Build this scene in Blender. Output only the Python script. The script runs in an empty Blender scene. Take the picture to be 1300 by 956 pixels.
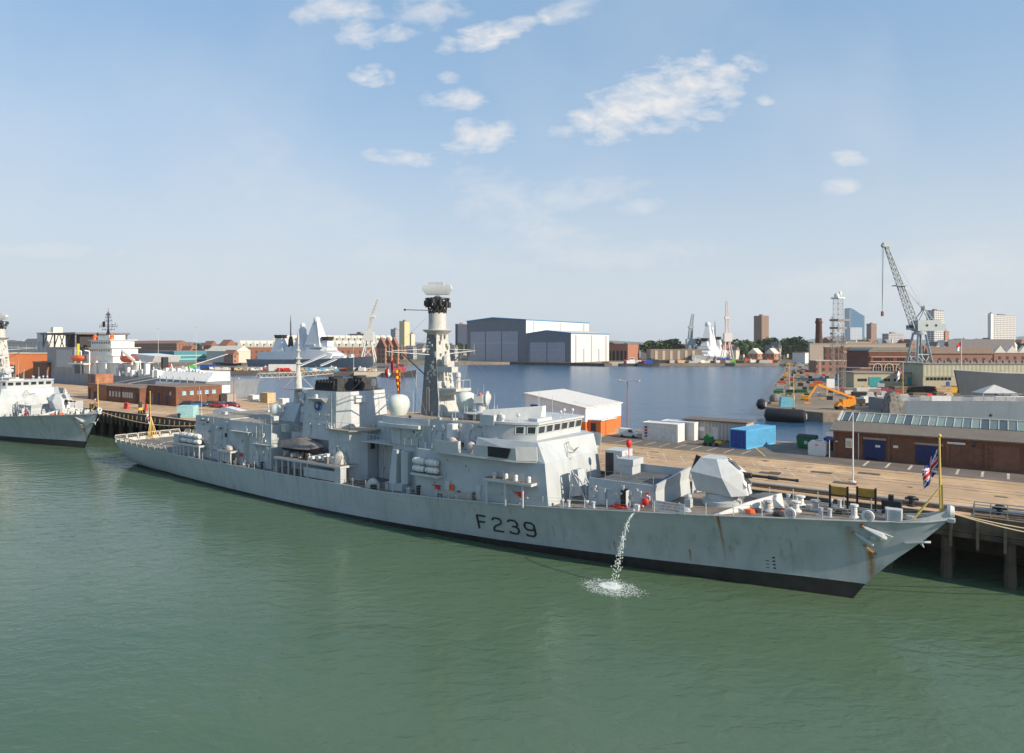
import bpy, bmesh, math, random
from mathutils import Vector, Matrix
random.seed(7)
R = math.radians
C = bpy.context.scene.collection
scn = bpy.context.scene
# ---------------------------------------------------------------- camera
CAMH = 22.5; FPX = 866.7; HZ = 438.0
cd = bpy.data.cameras.new('camera'); cam = bpy.data.objects.new('camera', cd); C.objects.link(cam)
cd.sensor_width = 36; cd.lens = 24; cd.clip_start = 0.5; cd.clip_end = 30000
cd.shift_y = -40/1300
cam.location = (0, 0, CAMH); cam.rotation_euler = (R(90), 0, 0)
scn.camera = cam
# ---------------------------------------------------------------- world, sun
SUN_AZ = R(-33.5); SUN_EL = R(27)          # direction towards the sun, from +X
w = bpy.data.worlds.new('World'); scn.world = w; w.use_nodes = True
nt = w.node_tree; nt.nodes.clear(); N = nt.nodes; L = nt.links
wo = N.new('ShaderNodeOutputWorld'); bg = N.new('ShaderNodeBackground'); L.new(bg.outputs[0], wo.inputs[0])
sky = N.new('ShaderNodeTexSky'); sky.sky_type = 'NISHITA'; sky.sun_disc = False
sky.sun_elevation = SUN_EL; sky.sun_rotation = R(90) - SUN_AZ
sky.air_density = 1.0; sky.dust_density = 0.6; sky.ozone_density = 2.0; sky.altitude = 0
SKY = 0.13
bg.inputs['Strength'].default_value = SKY
def mth(op, a, b=None, c=None, clamp=False):
    n = N.new('ShaderNodeMath'); n.operation = op; n.use_clamp = clamp
    for i, x in enumerate((a, b, c)):
        if x is None: continue
        if isinstance(x, (int, float)): n.inputs[i].default_value = x
        else: L.new(x, n.inputs[i])
    return n.outputs[0]
tc = N.new('ShaderNodeTexCoord'); sp = N.new('ShaderNodeSeparateXYZ'); L.new(tc.outputs['Generated'], sp.inputs[0])
ay = mth('MAXIMUM', sp.outputs[1], 0.15)
dx = mth('DIVIDE', sp.outputs[0], ay); dz = mth('DIVIDE', sp.outputs[2], ay)
front = mth('GREATER_THAN', sp.outputs[1], 0.16)
cmb = N.new('ShaderNodeCombineXYZ'); L.new(dx, cmb.inputs[0]); L.new(dz, cmb.inputs[1])
mp = N.new('ShaderNodeMapping'); L.new(cmb.outputs[0], mp.inputs[0]); mp.inputs['Scale'].default_value = (1.0, 2.0, 1); mp.inputs['Rotation'].default_value = (0, 0, R(-14))
nz = N.new('ShaderNodeTexNoise'); nz.inputs['Scale'].default_value = 20; nz.inputs['Detail'].default_value = 9; nz.inputs['Roughness'].default_value = 0.62
nz.inputs['Distortion'].default_value = 0.25
L.new(mp.outputs[0], nz.inputs['Vector'])
nz2 = N.new('ShaderNodeTexNoise'); nz2.inputs['Scale'].default_value = 2.2; nz2.inputs['Detail'].default_value = 4; L.new(cmb.outputs[0], nz2.inputs['Vector'])
# clouds stand at fixed directions of the sky: azimuth tangent, elevation tangent, half sizes, tilt, density
clouds = [(845,125,95,38,-16,1.0),(775,152,55,24,-8,.85),(925,98,48,18,-30,.7),(865,88,40,12,-12,.6),(715,168,22,8,-5,.5),(608,172,44,18,0,1.0),(574,126,38,13,4,.9),(622,44,62,15,-13,1.0),
 (472,95,26,11,4,1.0),(568,99,16,7,0,.75),(512,200,46,9,3,.85),(452,38,30,20,28,.75),(425,14,56,18,0,.72),(545,12,50,20,0,.6),(722,12,40,14,-20,.55),
 (500,42,30,10,0,.7),(1078,201,26,10,0,.8),(1066,236,28,9,-10,.55),(970,127,14,6,0,.6),(640,262,80,34,35,.40),(735,245,85,16,-6,.45),(690,298,80,24,14,.36),
 (815,262,34,9,-8,.42),(800,325,120,15,-3,.34),(60,317,95,9,2,.32),(560,330,120,20,6,.22),(1150,350,190,28,-6,.34),(400,255,120,26,20,.14),(330,180,60,20,40,.12)]
tot = None; opac = None
for (u, v, rx, ry, ang, den) in clouds:
    cx, cz = (u-650)/FPX, (HZ-v)/FPX
    a_ = R(-ang); X = mth('SUBTRACT', dx, cx); Z = mth('SUBTRACT', dz, cz)
    ca, sa = math.cos(a_), math.sin(a_)
    p = mth('DIVIDE', mth('ADD', mth('MULTIPLY', X, ca), mth('MULTIPLY', Z, sa)), rx*1.4/FPX)
    q = mth('DIVIDE', mth('SUBTRACT', mth('MULTIPLY', Z, ca), mth('MULTIPLY', X, sa)), ry*1.6/FPX)
    r2 = mth('ADD', mth('MULTIPLY', p, p), mth('MULTIPLY', q, q))
    m = mth('SUBTRACT', 1.0, r2, clamp=True)
    tot = m if tot is None else mth('MAXIMUM', tot, m)
    o_ = mth('MULTIPLY', mth('MINIMUM', mth('MULTIPLY', m, 5.0), 1.0), den); opac = o_ if opac is None else mth('MAXIMUM', opac, o_)
cl = mth('MULTIPLY', mth('SUBTRACT', mth('ADD', mth('MULTIPLY', mth('POWER', tot, .8), .85), mth('MULTIPLY', nz.outputs[0], 2.1)), 1.42), 1.35, clamp=True)
cl = mth('MULTIPLY', cl, opac, clamp=True)
# thin veil low in the sky
veil = mth('MULTIPLY', mth('SUBTRACT', nz2.outputs[0], 0.47, clamp=True), 1.0)
cl = mth('ADD', cl, veil, clamp=True)
cl = mth('MULTIPLY', cl, front)
# pale summer air close to the horizon
hzn = mth('POWER', 2.71828, mth('MULTIPLY', mth('MULTIPLY', sp.outputs[2], sp.outputs[2]), -15.0))
tint = N.new('ShaderNodeMix'); tint.data_type = 'RGBA'; tint.blend_type = 'MULTIPLY'; tint.inputs[0].default_value = 1; L.new(sky.outputs[0], tint.inputs[6]); tint.inputs[7].default_value = (1.0, 1.1, 1.2, 1)
mixh = N.new('ShaderNodeMix'); mixh.data_type = 'RGBA'; L.new(hzn, mixh.inputs[0]); even = N.new('ShaderNodeMix'); even.data_type = 'RGBA'; even.inputs[0].default_value = .72; L.new(tint.outputs[2], even.inputs[6]); even.inputs[7].default_value = (1.5, 2.5, 3.65, 1)
L.new(even.outputs[2], mixh.inputs[6]); mixh.inputs[7].default_value = (3.55, 3.9, 4.2, 1)
mixc = N.new('ShaderNodeMix'); mixc.data_type = 'RGBA'; L.new(cl, mixc.inputs[0]); L.new(mixh.outputs[2], mixc.inputs[6]); mixc.inputs[7].default_value = (4.5, 4.5, 4.55, 1)
L.new(mixc.outputs[2], bg.inputs[0])
sd = bpy.data.lights.new('sun', 'SUN'); sd.energy = 4.5; sd.angle = R(.53); sd.color = (1.0, .86, .68)
so = bpy.data.objects.new('sun', sd); C.objects.link(so)
sv = Vector((math.cos(SUN_AZ)*math.cos(SUN_EL), math.sin(SUN_AZ)*math.cos(SUN_EL), math.sin(SUN_EL)))
so.rotation_euler = sv.to_track_quat('Z', 'Y').to_euler(); so.location = (200, -150, 200)
scn.view_settings.view_transform = 'Standard'; scn.view_settings.look = 'None'
scn.view_settings.exposure = 0.5; scn.view_settings.gamma = 1
scn.cycles.volume_bounces = 0
HAZE = 0.00007
# ---------------------------------------------------------------- frames
TH = R(-36); AX = Vector((math.cos(TH), math.sin(TH), 0)); NY = Vector((math.sin(TH), -math.cos(TH), 0))
ORG = Vector((-71.374, 134.543, 0))
GZ = 6.3                                              # quay level above the harbour water
def Q(s, y, z=GZ): return ORG + AX*s + NY*y + Vector((0, 0, z))
def at(u, v, z=GZ):                                   # the ground point seen at that spot, level z
    t = (CAMH-z)*FPX/(v-HZ); return Vector(((u-650)/FPX*t, t, z))
def far(u, Y, z=GZ): return Vector(((u-650)/FPX*Y, Y, z))
def hz(v, Y): return CAMH-(v-HZ)*Y/FPX
# ---------------------------------------------------------------- materials
MT = {}
def mat(name, col, rough=.6, metal=0, var=.12, vs=1.5, bump=0, bs=20, streak=0, rust=0, spec=.4, col2=None, c2s=.3, dirt=0):
    if name in MT: return MT[name]
    m = bpy.data.materials.new(name); m.use_nodes = True; t = m.node_tree; n = t.nodes; l = t.links
    b = n['Principled BSDF']; b.inputs['Roughness'].default_value = rough; b.inputs['Metallic'].default_value = metal
    b.inputs['Specular IOR Level'].default_value = spec
    tcn = n.new('ShaderNodeTexCoord')
    def noise(scale, det=4, vec=None):
        z = n.new('ShaderNodeTexNoise'); z.inputs['Scale'].default_value = scale; z.inputs['Detail'].default_value = det
        if vec:
            g = n.new('ShaderNodeMapping'); g.inputs['Scale'].default_value = vec; l.new(tcn.outputs['Object'], g.inputs[0]); l.new(g.outputs[0], z.inputs['Vector'])
        else: l.new(tcn.outputs['Object'], z.inputs['Vector'])
        return z.outputs[0]
    def mix(fac, A, Bc, lo=None, hi=None, amt=1):
        if lo is not None:
            r = n.new('ShaderNodeMapRange'); r.inputs[1].default_value = lo; r.inputs[2].default_value = hi; r.inputs[3].default_value = 0; r.inputs[4].default_value = amt
            l.new(fac, r.inputs[0]); fac = r.outputs[0]
        x = n.new('ShaderNodeMix'); x.data_type = 'RGBA'; l.new(fac, x.inputs[0])
        for i, cc in ((6, A), (7, Bc)):
            if isinstance(cc, tuple): x.inputs[i].default_value = (*cc[:3], 1)
            else: l.new(cc, x.inputs[i])
        return x.outputs[2]
    lo_ = tuple(c*(1-var) for c in col); hi_ = tuple(min(1, c*(1+var)) for c in col)
    cur = mix(noise(vs), lo_, hi_, .3, .7)
    if col2: cur = mix(noise(c2s, 6), cur, col2, .42, .62)
    if streak:
        cur = mix(noise(1, 5, (.9, .9, .07)), cur, tuple(c*.62 for c in col), .5, .75, streak)
    if dirt:
        cur = mix(noise(.8, 8), cur, tuple(c*.45 for c in col), .52, .7, dirt)
    if rust:
        cur = mix(noise(1, 6, (1.6, 1.6, .12)), cur, (.20, .085, .03), .62, .78, rust)
    l.new(cur, b.inputs['Base Color'])
    if bump:
        bp = n.new('ShaderNodeBump'); bp.inputs['Strength'].default_value = bump; bp.inputs['Distance'].default_value = .05
        l.new(noise(bs, 3), bp.inputs['Height']); l.new(bp.outputs[0], b.inputs['Normal'])
    MT[name] = m; return m
def facade(name, wall, glass, px, pz, fx=.55, fz=.5, rough=.7, z0=0, band=None):
    """wall with a regular grid of window openings as its surface pattern"""
    if name in MT: return MT[name]
    m = mat(name, wall, rough); t = m.node_tree; n = t.nodes; l = t.links; b = n['Principled BSDF']
    src = b.inputs['Base Color'].links[0].from_socket
    tcn = n.new('ShaderNodeTexCoord'); s = n.new('ShaderNodeSeparateXYZ'); l.new(tcn.outputs['Object'], s.inputs[0])
    def ma(op, a, b2):
        k = n.new('ShaderNodeMath'); k.operation = op
        for i, x in enumerate((a, b2)):
            if isinstance(x, (int, float)): k.inputs[i].default_value = x
            else: l.new(x, k.inputs[i])
        return k.outputs[0]
    hx = ma('FRACT', ma('DIVIDE', ma('ADD', ma('ADD', s.outputs[0], s.outputs[1]), 5000.0), px), 0)
    vz = ma('FRACT', ma('DIVIDE', ma('ADD', s.outputs[2], 500.0*pz-z0), pz), 0)
    mk = ma('MULTIPLY', ma('LESS_THAN', ma('ABSOLUTE', ma('SUBTRACT', hx, .5), 0), fx/2), ma('LESS_THAN', ma('ABSOLUTE', ma('SUBTRACT', vz, .5), 0), fz/2))
    g = n.new('ShaderNodeNewGeometry'); sn = n.new('ShaderNodeSeparateXYZ'); l.new(g.outputs['Normal'], sn.inputs[0])
    mk = ma('MULTIPLY', mk, ma('LESS_THAN', ma('ABSOLUTE', sn.outputs[2], 0), .5))
    x = n.new('ShaderNodeMix'); x.data_type = 'RGBA'; l.new(mk, x.inputs[0]); l.new(src, x.inputs[6]); x.inputs[7].default_value = (*glass, 1)
    l.new(x.outputs[2], b.inputs['Base Color'])
    r = n.new('ShaderNodeMapRange'); r.inputs[3].default_value = rough; r.inputs[4].default_value = .15; l.new(mk, r.inputs[0]); l.new(r.outputs[0], b.inputs['Roughness'])
    return m
def brick(name, c1, c2, scale=1.0):
    if name in MT: return MT[name]
    m = mat(name, c1, .85, var=.18, vs=.6, bump=.3, bs=8, dirt=.35); t = m.node_tree; n = t.nodes; l = t.links; b = n['Principled BSDF']
    src = b.inputs['Base Color'].links[0].from_socket
    tcn = n.new('ShaderNodeTexCoord'); s = n.new('ShaderNodeSeparateXYZ'); l.new(tcn.outputs['Object'], s.inputs[0])
    ad = n.new('ShaderNodeMath'); l.new(s.outputs[0], ad.inputs[0]); l.new(s.outputs[1], ad.inputs[1])
    cb = n.new('ShaderNodeCombineXYZ'); l.new(ad.outputs[0], cb.inputs[0]); l.new(s.outputs[2], cb.inputs[1])
    bt = n.new('ShaderNodeTexBrick'); bt.inputs['Scale'].default_value = 2.2*scale; bt.inputs['Mortar Size'].default_value = .03
    bt.inputs['Color1'].default_value = (1, 1, 1, 1); bt.inputs['Color2'].default_value = (.72, .68, .66, 1); bt.inputs['Mortar'].default_value = (.9, .86, .8, 1)
    l.new(cb.outputs[0], bt.inputs['Vector'])
    x = n.new('ShaderNodeMix'); x.data_type = 'RGBA'; x.blend_type = 'MULTIPLY'; x.inputs[0].default_value = .8
    l.new(src, x.inputs[6]); l.new(bt.outputs['Color'], x.inputs[7]); l.new(x.outputs[2], b.inputs['Base Color'])
    return m
def corr(name, col, pitch=.3, rough=.5, axis='h'):
    """profiled sheet cladding"""
    if name in MT: return MT[name]
    m = mat(name, col, rough, var=.08, vs=.5, dirt=.15); t = m.node_tree; n = t.nodes; l = t.links; b = n['Principled BSDF']
    tcn = n.new('ShaderNodeTexCoord'); s = n.new('ShaderNodeSeparateXYZ'); l.new(tcn.outputs['Object'], s.inputs[0])
    k = n.new('ShaderNodeMath'); l.new(s.outputs[0], k.inputs[0]); l.new(s.outputs[1], k.inputs[1])
    k2 = n.new('ShaderNodeMath'); k2.operation = 'MULTIPLY'; l.new(k.outputs[0], k2.inputs[0]); k2.inputs[1].default_value = 6.283/pitch
    k3 = n.new('ShaderNodeMath'); k3.operation = 'SINE'; l.new(k2.outputs[0], k3.inputs[0])
    bp = n.new('ShaderNodeBump'); bp.inputs['Strength'].default_value = .6; bp.inputs['Distance'].default_value = .06
    l.new(k3.outputs[0], bp.inputs['Height']); l.new(bp.outputs[0], b.inputs['Normal'])
    return m
PAINT = mat('ship_grey_paint', (.42, .455, .47), .5, var=.06, vs=.5, streak=.35, rust=.30)
PAINT2 = mat('pale_grey_paint', (.47, .495, .505), .5, var=.06, streak=.2, rust=.25)
MASTW = mat('mast_offwhite_paint', (.45, .455, .43), .55, var=.1, vs=2, streak=.35, rust=.35)
WHITE = mat('white_paint', (.64, .64, .62), .45, var=.05)
DOME = mat('pale_green_white_radome', (.56, .61, .57), .4, var=.03)
BLACK = mat('matt_black_paint', (.02, .02, .022), .6)
SOOT = mat('sooty_dark_metal', (.035, .034, .036), .7, var=.3)
DKDECK = mat('dark_deck_coating', (.10, .105, .115), .85, var=.25, vs=.8, bump=.2, dirt=.4)
BRDECK = mat('brown_worn_deck', (.22, .18, .145), .85, var=.25, vs=.7, bump=.3, bs=6, dirt=.5, rust=.3)
GLASS = mat('dark_window_glass', (.02, .03, .035), .12, spec=.8, var=.1)
STEEL = mat('galvanised_steel', (.42, .42, .40), .45, .3)
NET = mat('canvas_net', (.50, .47, .41), .9, var=.2, vs=3, bump=.5)
RED = mat('red_paint', (.60, .03, .02), .5); ORANGE = mat('orange_paint', (.72, .13, .03), .5)
YEL = mat('yellow_paint', (.75, .42, .03), .5); GOLD = mat('ochre_mast_paint', (.62, .42, .12), .5)
BLUE = mat('blue_paint', (.02, .07, .30), .5); LBLUE = mat('light_blue_paint', (.10, .36, .60), .5, dirt=.2)
GREEN = mat('green_paint', (.02, .16, .05), .55); LGREEN = mat('bright_green_paint', (.10, .55, .06), .5)
RUBBER = mat('black_rubber', (.018, .018, .02), .55, var=.3); ROPE = mat('tan_rope', (.45, .36, .24), .9)
GREYTARP = mat('grey_canvas_cover', (.20, .18, .165), .9, var=.2, vs=2, bump=.6, bs=3)
LAMPG = mat('lamp_column_grey', (.55, .55, .52), .5); WOOD = mat('weathered_timber', (.16, .12, .08), .9, var=.3, vs=2)
TEAL = mat('teal_paint', (.03, .26, .28), .5)
# ---------------------------------------------------------------- mesh builder (local frame: x along, y towards the camera side, z up)
class MB:
    def __init__(s): s.v = []; s.f = []; s.m = []; s.mi = 0
    def add(s, vs, fs):
        o = len(s.v); s.v += [tuple(v) for v in vs]
        for f in fs: s.f.append([o+i for i in f]); s.m.append(s.mi)
        return s
    def box(s, x0, x1, y0, y1, z0, z1):
        return s.loft([(x0, y0, z0), (x1, y0, z0), (x1, y1, z0), (x0, y1, z0)], [(x0, y0, z1), (x1, y0, z1), (x1, y1, z1), (x0, y1, z1)])
    def loft(s, *rings, cap=True):
        n = len(rings[0]); vs = [p for r in rings for p in r]; fs = []
        for k in range(len(rings)-1):
            for i in range(n): j = (i+1) % n; fs.append((k*n+i, k*n+j, (k+1)*n+j, (k+1)*n+i))
        if cap: fs.append(tuple(range(n-1, -1, -1))); fs.append(tuple((len(rings)-1)*n+i for i in range(n)))
        return s.add(vs, fs)
    def prism(s, poly, z0, z1, top=None):
        return s.loft([(x, y, z0) for x, y in poly], [(x, y, z1) for x, y in (top or poly)])
    def vprism(s, poly, y0, y1):                      # polygon in x,z extruded along y
        return s.loft([(x, y0, z) for x, z in poly], [(x, y1, z) for x, z in poly])
    def xprism(s, poly, x0, x1):                      # polygon in y,z extruded along x
        return s.loft([(x0, y, z) for y, z in poly], [(x1, y, z) for y, z in poly])
    def tube(s, p, q, r, r2=None, n=6):
        p = Vector(p); q = Vector(q); d = q-p
        if d.length < 1e-6: return s
        e1 = d.orthogonal().normalized(); e2 = d.normalized().cross(e1); r2 = r if r2 is None else r2
        cs = [(math.cos(6.2832*i/n), math.sin(6.2832*i/n)) for i in range(n)]
        return s.loft([p+e1*c*r+e2*t*r for c, t in cs], [q+e1*c*r2+e2*t*r2 for c, t in cs])
    def bar(s, p, q, w, h=None):
        p = Vector(p); q = Vector(q); d = (q-p).normalized(); h = h or w
        side = d.cross(Vector((0, 0, 1)))
        if side.length < .05: side = Vector((1, 0, 0))
        side.normalize(); up = side.cross(d)
        cs = [(-w/2, -h/2), (w/2, -h/2), (w/2, h/2), (-w/2, h/2)]
        return s.loft([p+side*a+up*b for a, b in cs], [q+side*a+up*b for a, b in cs])
    def path(s, pts, r, n=5):
        for a, b in zip(pts, pts[1:]): s.tube(a, b, r, n=n)
        return s
    def lathe(s, c, prof, n=12, axis='z'):
        c = Vector(c); rings = []
        for r, h in prof:
            ring = []
            for i in range(n):
                a, b = r*math.cos(6.2832*i/n), r*math.sin(6.2832*i/n)
                ring.append(c+Vector({'z': (a, b, h), 'x': (h, a, b), 'y': (a, h, b)}[axis]))
            rings.append(ring)
        return s.loft(*rings)
    def ball(s, c, r, sc=(1, 1, 1), n=14, m=9, z0=-1):
        rings = []; c = Vector(c)
        a0 = math.asin(z0) if z0 > -1 else -1.5
        for k in range(m+1):
            t = a0+(1.5-a0)*k/m
            rings.append([c+Vector((sc[0]*r*math.cos(t)*math.cos(6.2832*i/n), sc[1]*r*math.cos(t)*math.sin(6.2832*i/n), sc[2]*r*math.sin(t))) for i in range(n)])
        return s.loft(*rings)
    def truss(s, p, q, wa, wb, r, k, r2=None):        # four chords with lacing between p and q
        p = Vector(p); q = Vector(q); d = (q-p).normalized()
        e = d.cross(Vector((0, 1, 0))); e = e.normalized() if e.length > .1 else Vector((1, 0, 0)); g = d.cross(e)
        cs = [(-1, -1), (1, -1), (1, 1), (-1, 1)]; r2 = r2 or r*.6
        def pt(t, c): w_ = wa+(wb-wa)*t; return p.lerp(q, t)+e*c[0]*w_/2+g*c[1]*w_/2
        for c in cs: s.tube(pt(0, c), pt(1, c), r, n=4)
        for i in range(k):
            for j in range(4):
                s.tube(pt(i/k, cs[j]), pt((i+1)/k, cs[(j+1) % 4]), r2, n=3)
                s.tube(pt((i+1)/k, cs[j]), pt((i+1)/k, cs[(j+1) % 4]), r2, n=3)
        return s
    def build(s, name, mats, parent=None, smooth=35, label=None, stuff=False):
        me = bpy.data.meshes.new(name); me.from_pydata([(x, -y, z) for x, y, z in s.v], [], s.f)
        for m in (mats if isinstance(mats, (list, tuple)) else [mats]): me.materials.append(m)
        for i, p in enumerate(me.polygons): p.material_index = s.m[i]
        bm = bmesh.new(); bm.from_mesh(me); bmesh.ops.recalc_face_normals(bm, faces=bm.faces); bm.to_mesh(me); bm.free()
        if smooth:
            me.shade_smooth(); me.set_sharp_from_angle(angle=R(smooth))
        o = bpy.data.objects.new(name, me); C.objects.link(o)
        if parent: o.parent = parent
        if label: o['label'] = label
        if stuff: o['kind'] = 'stuff'
        return o
def tag(o, label, cat, group=None):
    o['label'] = label; o['category'] = cat
    if group: o['group'] = group
    return o
def thing(name, label, cat, loc, rot=TH, group=None):
    o = bpy.data.objects.new(name, None); C.objects.link(o); o.location = loc; o.rotation_euler = (0, 0, rot)
    o.empty_display_size = .5
    return tag(o, label, cat, group)
def single(mb, name, mats, label, cat, loc, rot=TH, group=None, **k):
    o = mb.build(name, mats, **k); o.location = loc; o.rotation_euler = (0, 0, rot); return tag(o, label, cat, group)
def struct(mb, name, mats, loc=(0, 0, 0), rot=0, **k):
    o = mb.build(name, mats, **k); o.location = loc; o.rotation_euler = (0, 0, rot); o['kind'] = 'structure'; return o
KIDS = {}
def dup(o, loc=None, rot=None, label=None, parent=None, skip=()):
    c = o.copy(); C.objects.link(c); c.parent = parent
    if loc is not None: c.location = loc
    if rot is not None: c.rotation_euler = (0, 0, rot)
    if label: c['label'] = label
    for ch in list(o.children):
        if ch.name.split('.')[0] in skip: continue
        dup(ch, parent=c, skip=skip)
    return c
def interp(x, xs, ys):
    if x <= xs[0]: return ys[0]
    for i in range(1, len(xs)):
        if x <= xs[i]: t = (x-xs[i-1])/(xs[i]-xs[i-1]); return ys[i-1]+t*(ys[i]-ys[i-1])
    return ys[-1]
ORD = ['first', 'second', 'third', 'fourth', 'fifth', 'sixth', 'seventh', 'eighth', 'ninth', 'tenth', 'eleventh', 'twelfth', 'thirteenth', 'fourteenth', 'fifteenth', 'sixteenth', 'seventeenth', 'eighteenth', 'nineteenth', 'twentieth']
ORD += ['twenty-'+o for o in ORD[:9]] + ['thirtieth'] + ['thirty-'+o for o in ORD[:9]]
# ================================================================ SETTING: water, ground, quays
def water(name, base, rough, bumpd, sc, noisec):
    m = bpy.data.materials.new(name); m.use_nodes = True; t = m.node_tree; n = t.nodes; l = t.links; b = n['Principled BSDF']
    g = n.new('ShaderNodeNewGeometry')
    def nz(scale, det, rot, stretch):
        mp = n.new('ShaderNodeMapping'); mp.inputs['Scale'].default_value = stretch; mp.inputs['Rotation'].default_value = (0, 0, rot); l.new(g.outputs['Position'], mp.inputs[0])
        z = n.new('ShaderNodeTexNoise'); z.inputs['Scale'].default_value = scale; z.inputs['Detail'].default_value = det; z.inputs['Distortion'].default_value = .6; l.new(mp.outputs[0], z.inputs['Vector']); return z.outputs[0]
    a = nz(.9*sc, 6, R(25), (.55, 1, 1)); b2 = nz(.22*sc, 4, R(-10), (.5, 1, 1)); c3 = nz(3.2*sc, 3, R(40), (.6, 1, 1))
    ad = n.new('ShaderNodeMath'); ad.operation = 'MULTIPLY_ADD'; l.new(b2, ad.inputs[0]); ad.inputs[1].default_value = 1.2; l.new(a, ad.inputs[2])
    ad2 = n.new('ShaderNodeMath'); ad2.operation = 'MULTIPLY_ADD'; l.new(c3, ad2.inputs[0]); ad2.inputs[1].default_value = .22; l.new(ad.outputs[0], ad2.inputs[2])
    bp = n.new('ShaderNodeBump'); bp.inputs['Strength'].default_value = 1; bp.inputs['Distance'].default_value = bumpd
    l.new(ad2.outputs[0], bp.inputs['Height']); l.new(bp.outputs[0], b.inputs['Normal'])
    big = nz(.02, 5, R(15), (.4, 1, 1)); r = n.new('ShaderNodeMapRange'); r.inputs[1].default_value = .35; r.inputs[2].default_value = .65; l.new(big, r.inputs[0])
    x = n.new('ShaderNodeMix'); x.data_type = 'RGBA'; l.new(r.outputs[0], x.inputs[0])
    x.inputs[6].default_value = (*base, 1); x.inputs[7].default_value = (*noisec, 1); l.new(x.outputs[2], b.inputs['Base Color'])
    b.inputs['Roughness'].default_value = rough; b.inputs['IOR'].default_value = 1.33
    return m
WGREEN = water('turbid_green_water', (.060, .112, .064), .07, .11, 1.0, (.098, .150, .090))
WBLUE = water('blue_basin_water', (.03, .085, .16), .22, .3, .6, (.025, .075, .14))
def sheet(name, poly, z, m, kind='structure'):
    mb = MB(); mb.add([(x, -y, 0) for x, y in poly], [tuple(range(len(poly)))])
    o = mb.build(name, m, smooth=0); o.location = (0, 0, z); o['kind'] = kind; return o
def qp(s, y): p = Q(s, y); return (p.x, p.y)
QE = -10.6; QF = -52.6
# harbour water: everything on the camera's side of the quay
sheet('harbour_water', [qp(-3000, 4000), qp(3000, 4000), qp(3000, QE-14), qp(-3000, QE-14)], 0, WGREEN)
# basin water between the quay and the far shore
PE = [(66, 178), (74.5, 163.6), (79.5, 163.6)]                       # near end of the long pier
def pe(Y): return 66+.4165*(Y-178)
BAS = [qp(-420, QF+1), qp(260, QF+1), (260, 600), (pe(597), 800), (-620, 800)]
sheet('basin_water', BAS, 4.0, WBLUE)
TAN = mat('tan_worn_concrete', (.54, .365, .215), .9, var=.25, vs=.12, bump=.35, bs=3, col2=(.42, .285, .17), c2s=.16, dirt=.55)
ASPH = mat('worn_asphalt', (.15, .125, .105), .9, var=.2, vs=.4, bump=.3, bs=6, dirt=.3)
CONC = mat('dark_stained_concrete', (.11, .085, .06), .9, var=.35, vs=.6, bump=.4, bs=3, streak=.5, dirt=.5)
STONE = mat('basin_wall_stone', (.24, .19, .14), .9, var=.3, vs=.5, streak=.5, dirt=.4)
FARG = mat('far_ground', (.17, .16, .12), .95, var=.3, vs=.01, col2=(.09, .11, .06), c2s=.012)
WLINE = mat('worn_white_line_paint', (.62, .58, .50), .8, var=.25, vs=3, col2=(.42, .33, .23), c2s=1.3)
YLINE = mat('worn_yellow_line_paint', (.60, .42, .10), .8, var=.25, vs=3)
RAILM = mat('dark_rail_steel', (.07, .055, .045), .6, var=.3, vs=2)
# quay : slab on piles
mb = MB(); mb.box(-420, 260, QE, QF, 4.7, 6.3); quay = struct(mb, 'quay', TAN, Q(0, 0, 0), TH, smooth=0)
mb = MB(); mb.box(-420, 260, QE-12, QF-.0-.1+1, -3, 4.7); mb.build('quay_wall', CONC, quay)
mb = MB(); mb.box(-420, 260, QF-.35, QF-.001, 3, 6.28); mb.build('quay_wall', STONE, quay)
mb = MB(); mb.box(-420, 260, QE+.003, QE+.35, 4.95, 6.42); mb.box(-420, 260, QE+.003, QE+.22, 4.3, 4.8)
mb.build('quay_edge_beam', CONC, quay)
mb = MB()
for k in range(14): mb.box(126+k*2.1, 126.25+k*2.1, QE+.36, QE+.62, 3.4, 6.0)
for k in range(40): mb.box(-50+k*2.1, -49.75+k*2.1, QE+.36, QE+.62, 3.4, 6.0)
mb.build('timber_fendering', WOOD, quay)
pile0 = None
for s in [x for x in range(-62, 6, 5)]+[x for x in range(122, 160, 5)]:
    for yy in (QE-.6, QE-5.5):
        if pile0 is None:
            mb = MB(); mb.lathe((0, 0, -3), [(.5, 0), (.48, 3), (.52, 3.8), (.45, 5), (.45, 7.7)], 10); pile0 = mb.build('quay_pile', CONC, quay); o = pile0
        else: o = pile0.copy(); C.objects.link(o); o.parent = quay
        o.location = (s, -yy, 0)
# asphalt strip with the parking bays, painted lines and crane rails
mb = MB(); mb.box(79, 200, -33.2, QF+.6, 6.31, 6.314); struct(mb, 'asphalt_yard', ASPH, Q(0, 0, 0), TH, smooth=0)
mb = MB()
for k in range(48): s = 82.4+2.6*k; mb.add([(s, -28.2, 6.306), (s+.14, -28.2, 6.306), (s+3.0, -22.8, 6.306), (s+2.86, -22.8, 6.306)] if k < 12 else [(s-.6, -27.2, 6.306), (s-.44, -27.2, 6.306), (s+2.2, -21.4, 6.306), (s+2.04, -21.4, 6.306)], [(0, 1, 2, 3)]) if k < 15 else None
mb.box(82, 124, -28.3, -28.15, 6.305, 6.309)
for k in range(26): s = 121+2.62*k; mb.box(s, s+.28, -39.2, -34.9, 6.318, 6.322)
for k in range(9): s = 84+2.6*k; mb.box(s, s+.14, -39.5, -34.8, 6.318, 6.322)
struct(mb, 'white_bay_lines', WLINE, Q(0, 0, 0), TH, smooth=0)
mb = MB()
mb.box(-60, 200, -29.75, -29.6, 6.305, 6.309); mb.box(80, 121, -33.9, -33.75, 6.318, 6.322)
mb.add([(103, -46, 6.32), (103.2, -46, 6.32), (108.4, -35, 6.32), (108.2, -35, 6.32)], [(0, 1, 2, 3)])
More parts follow.
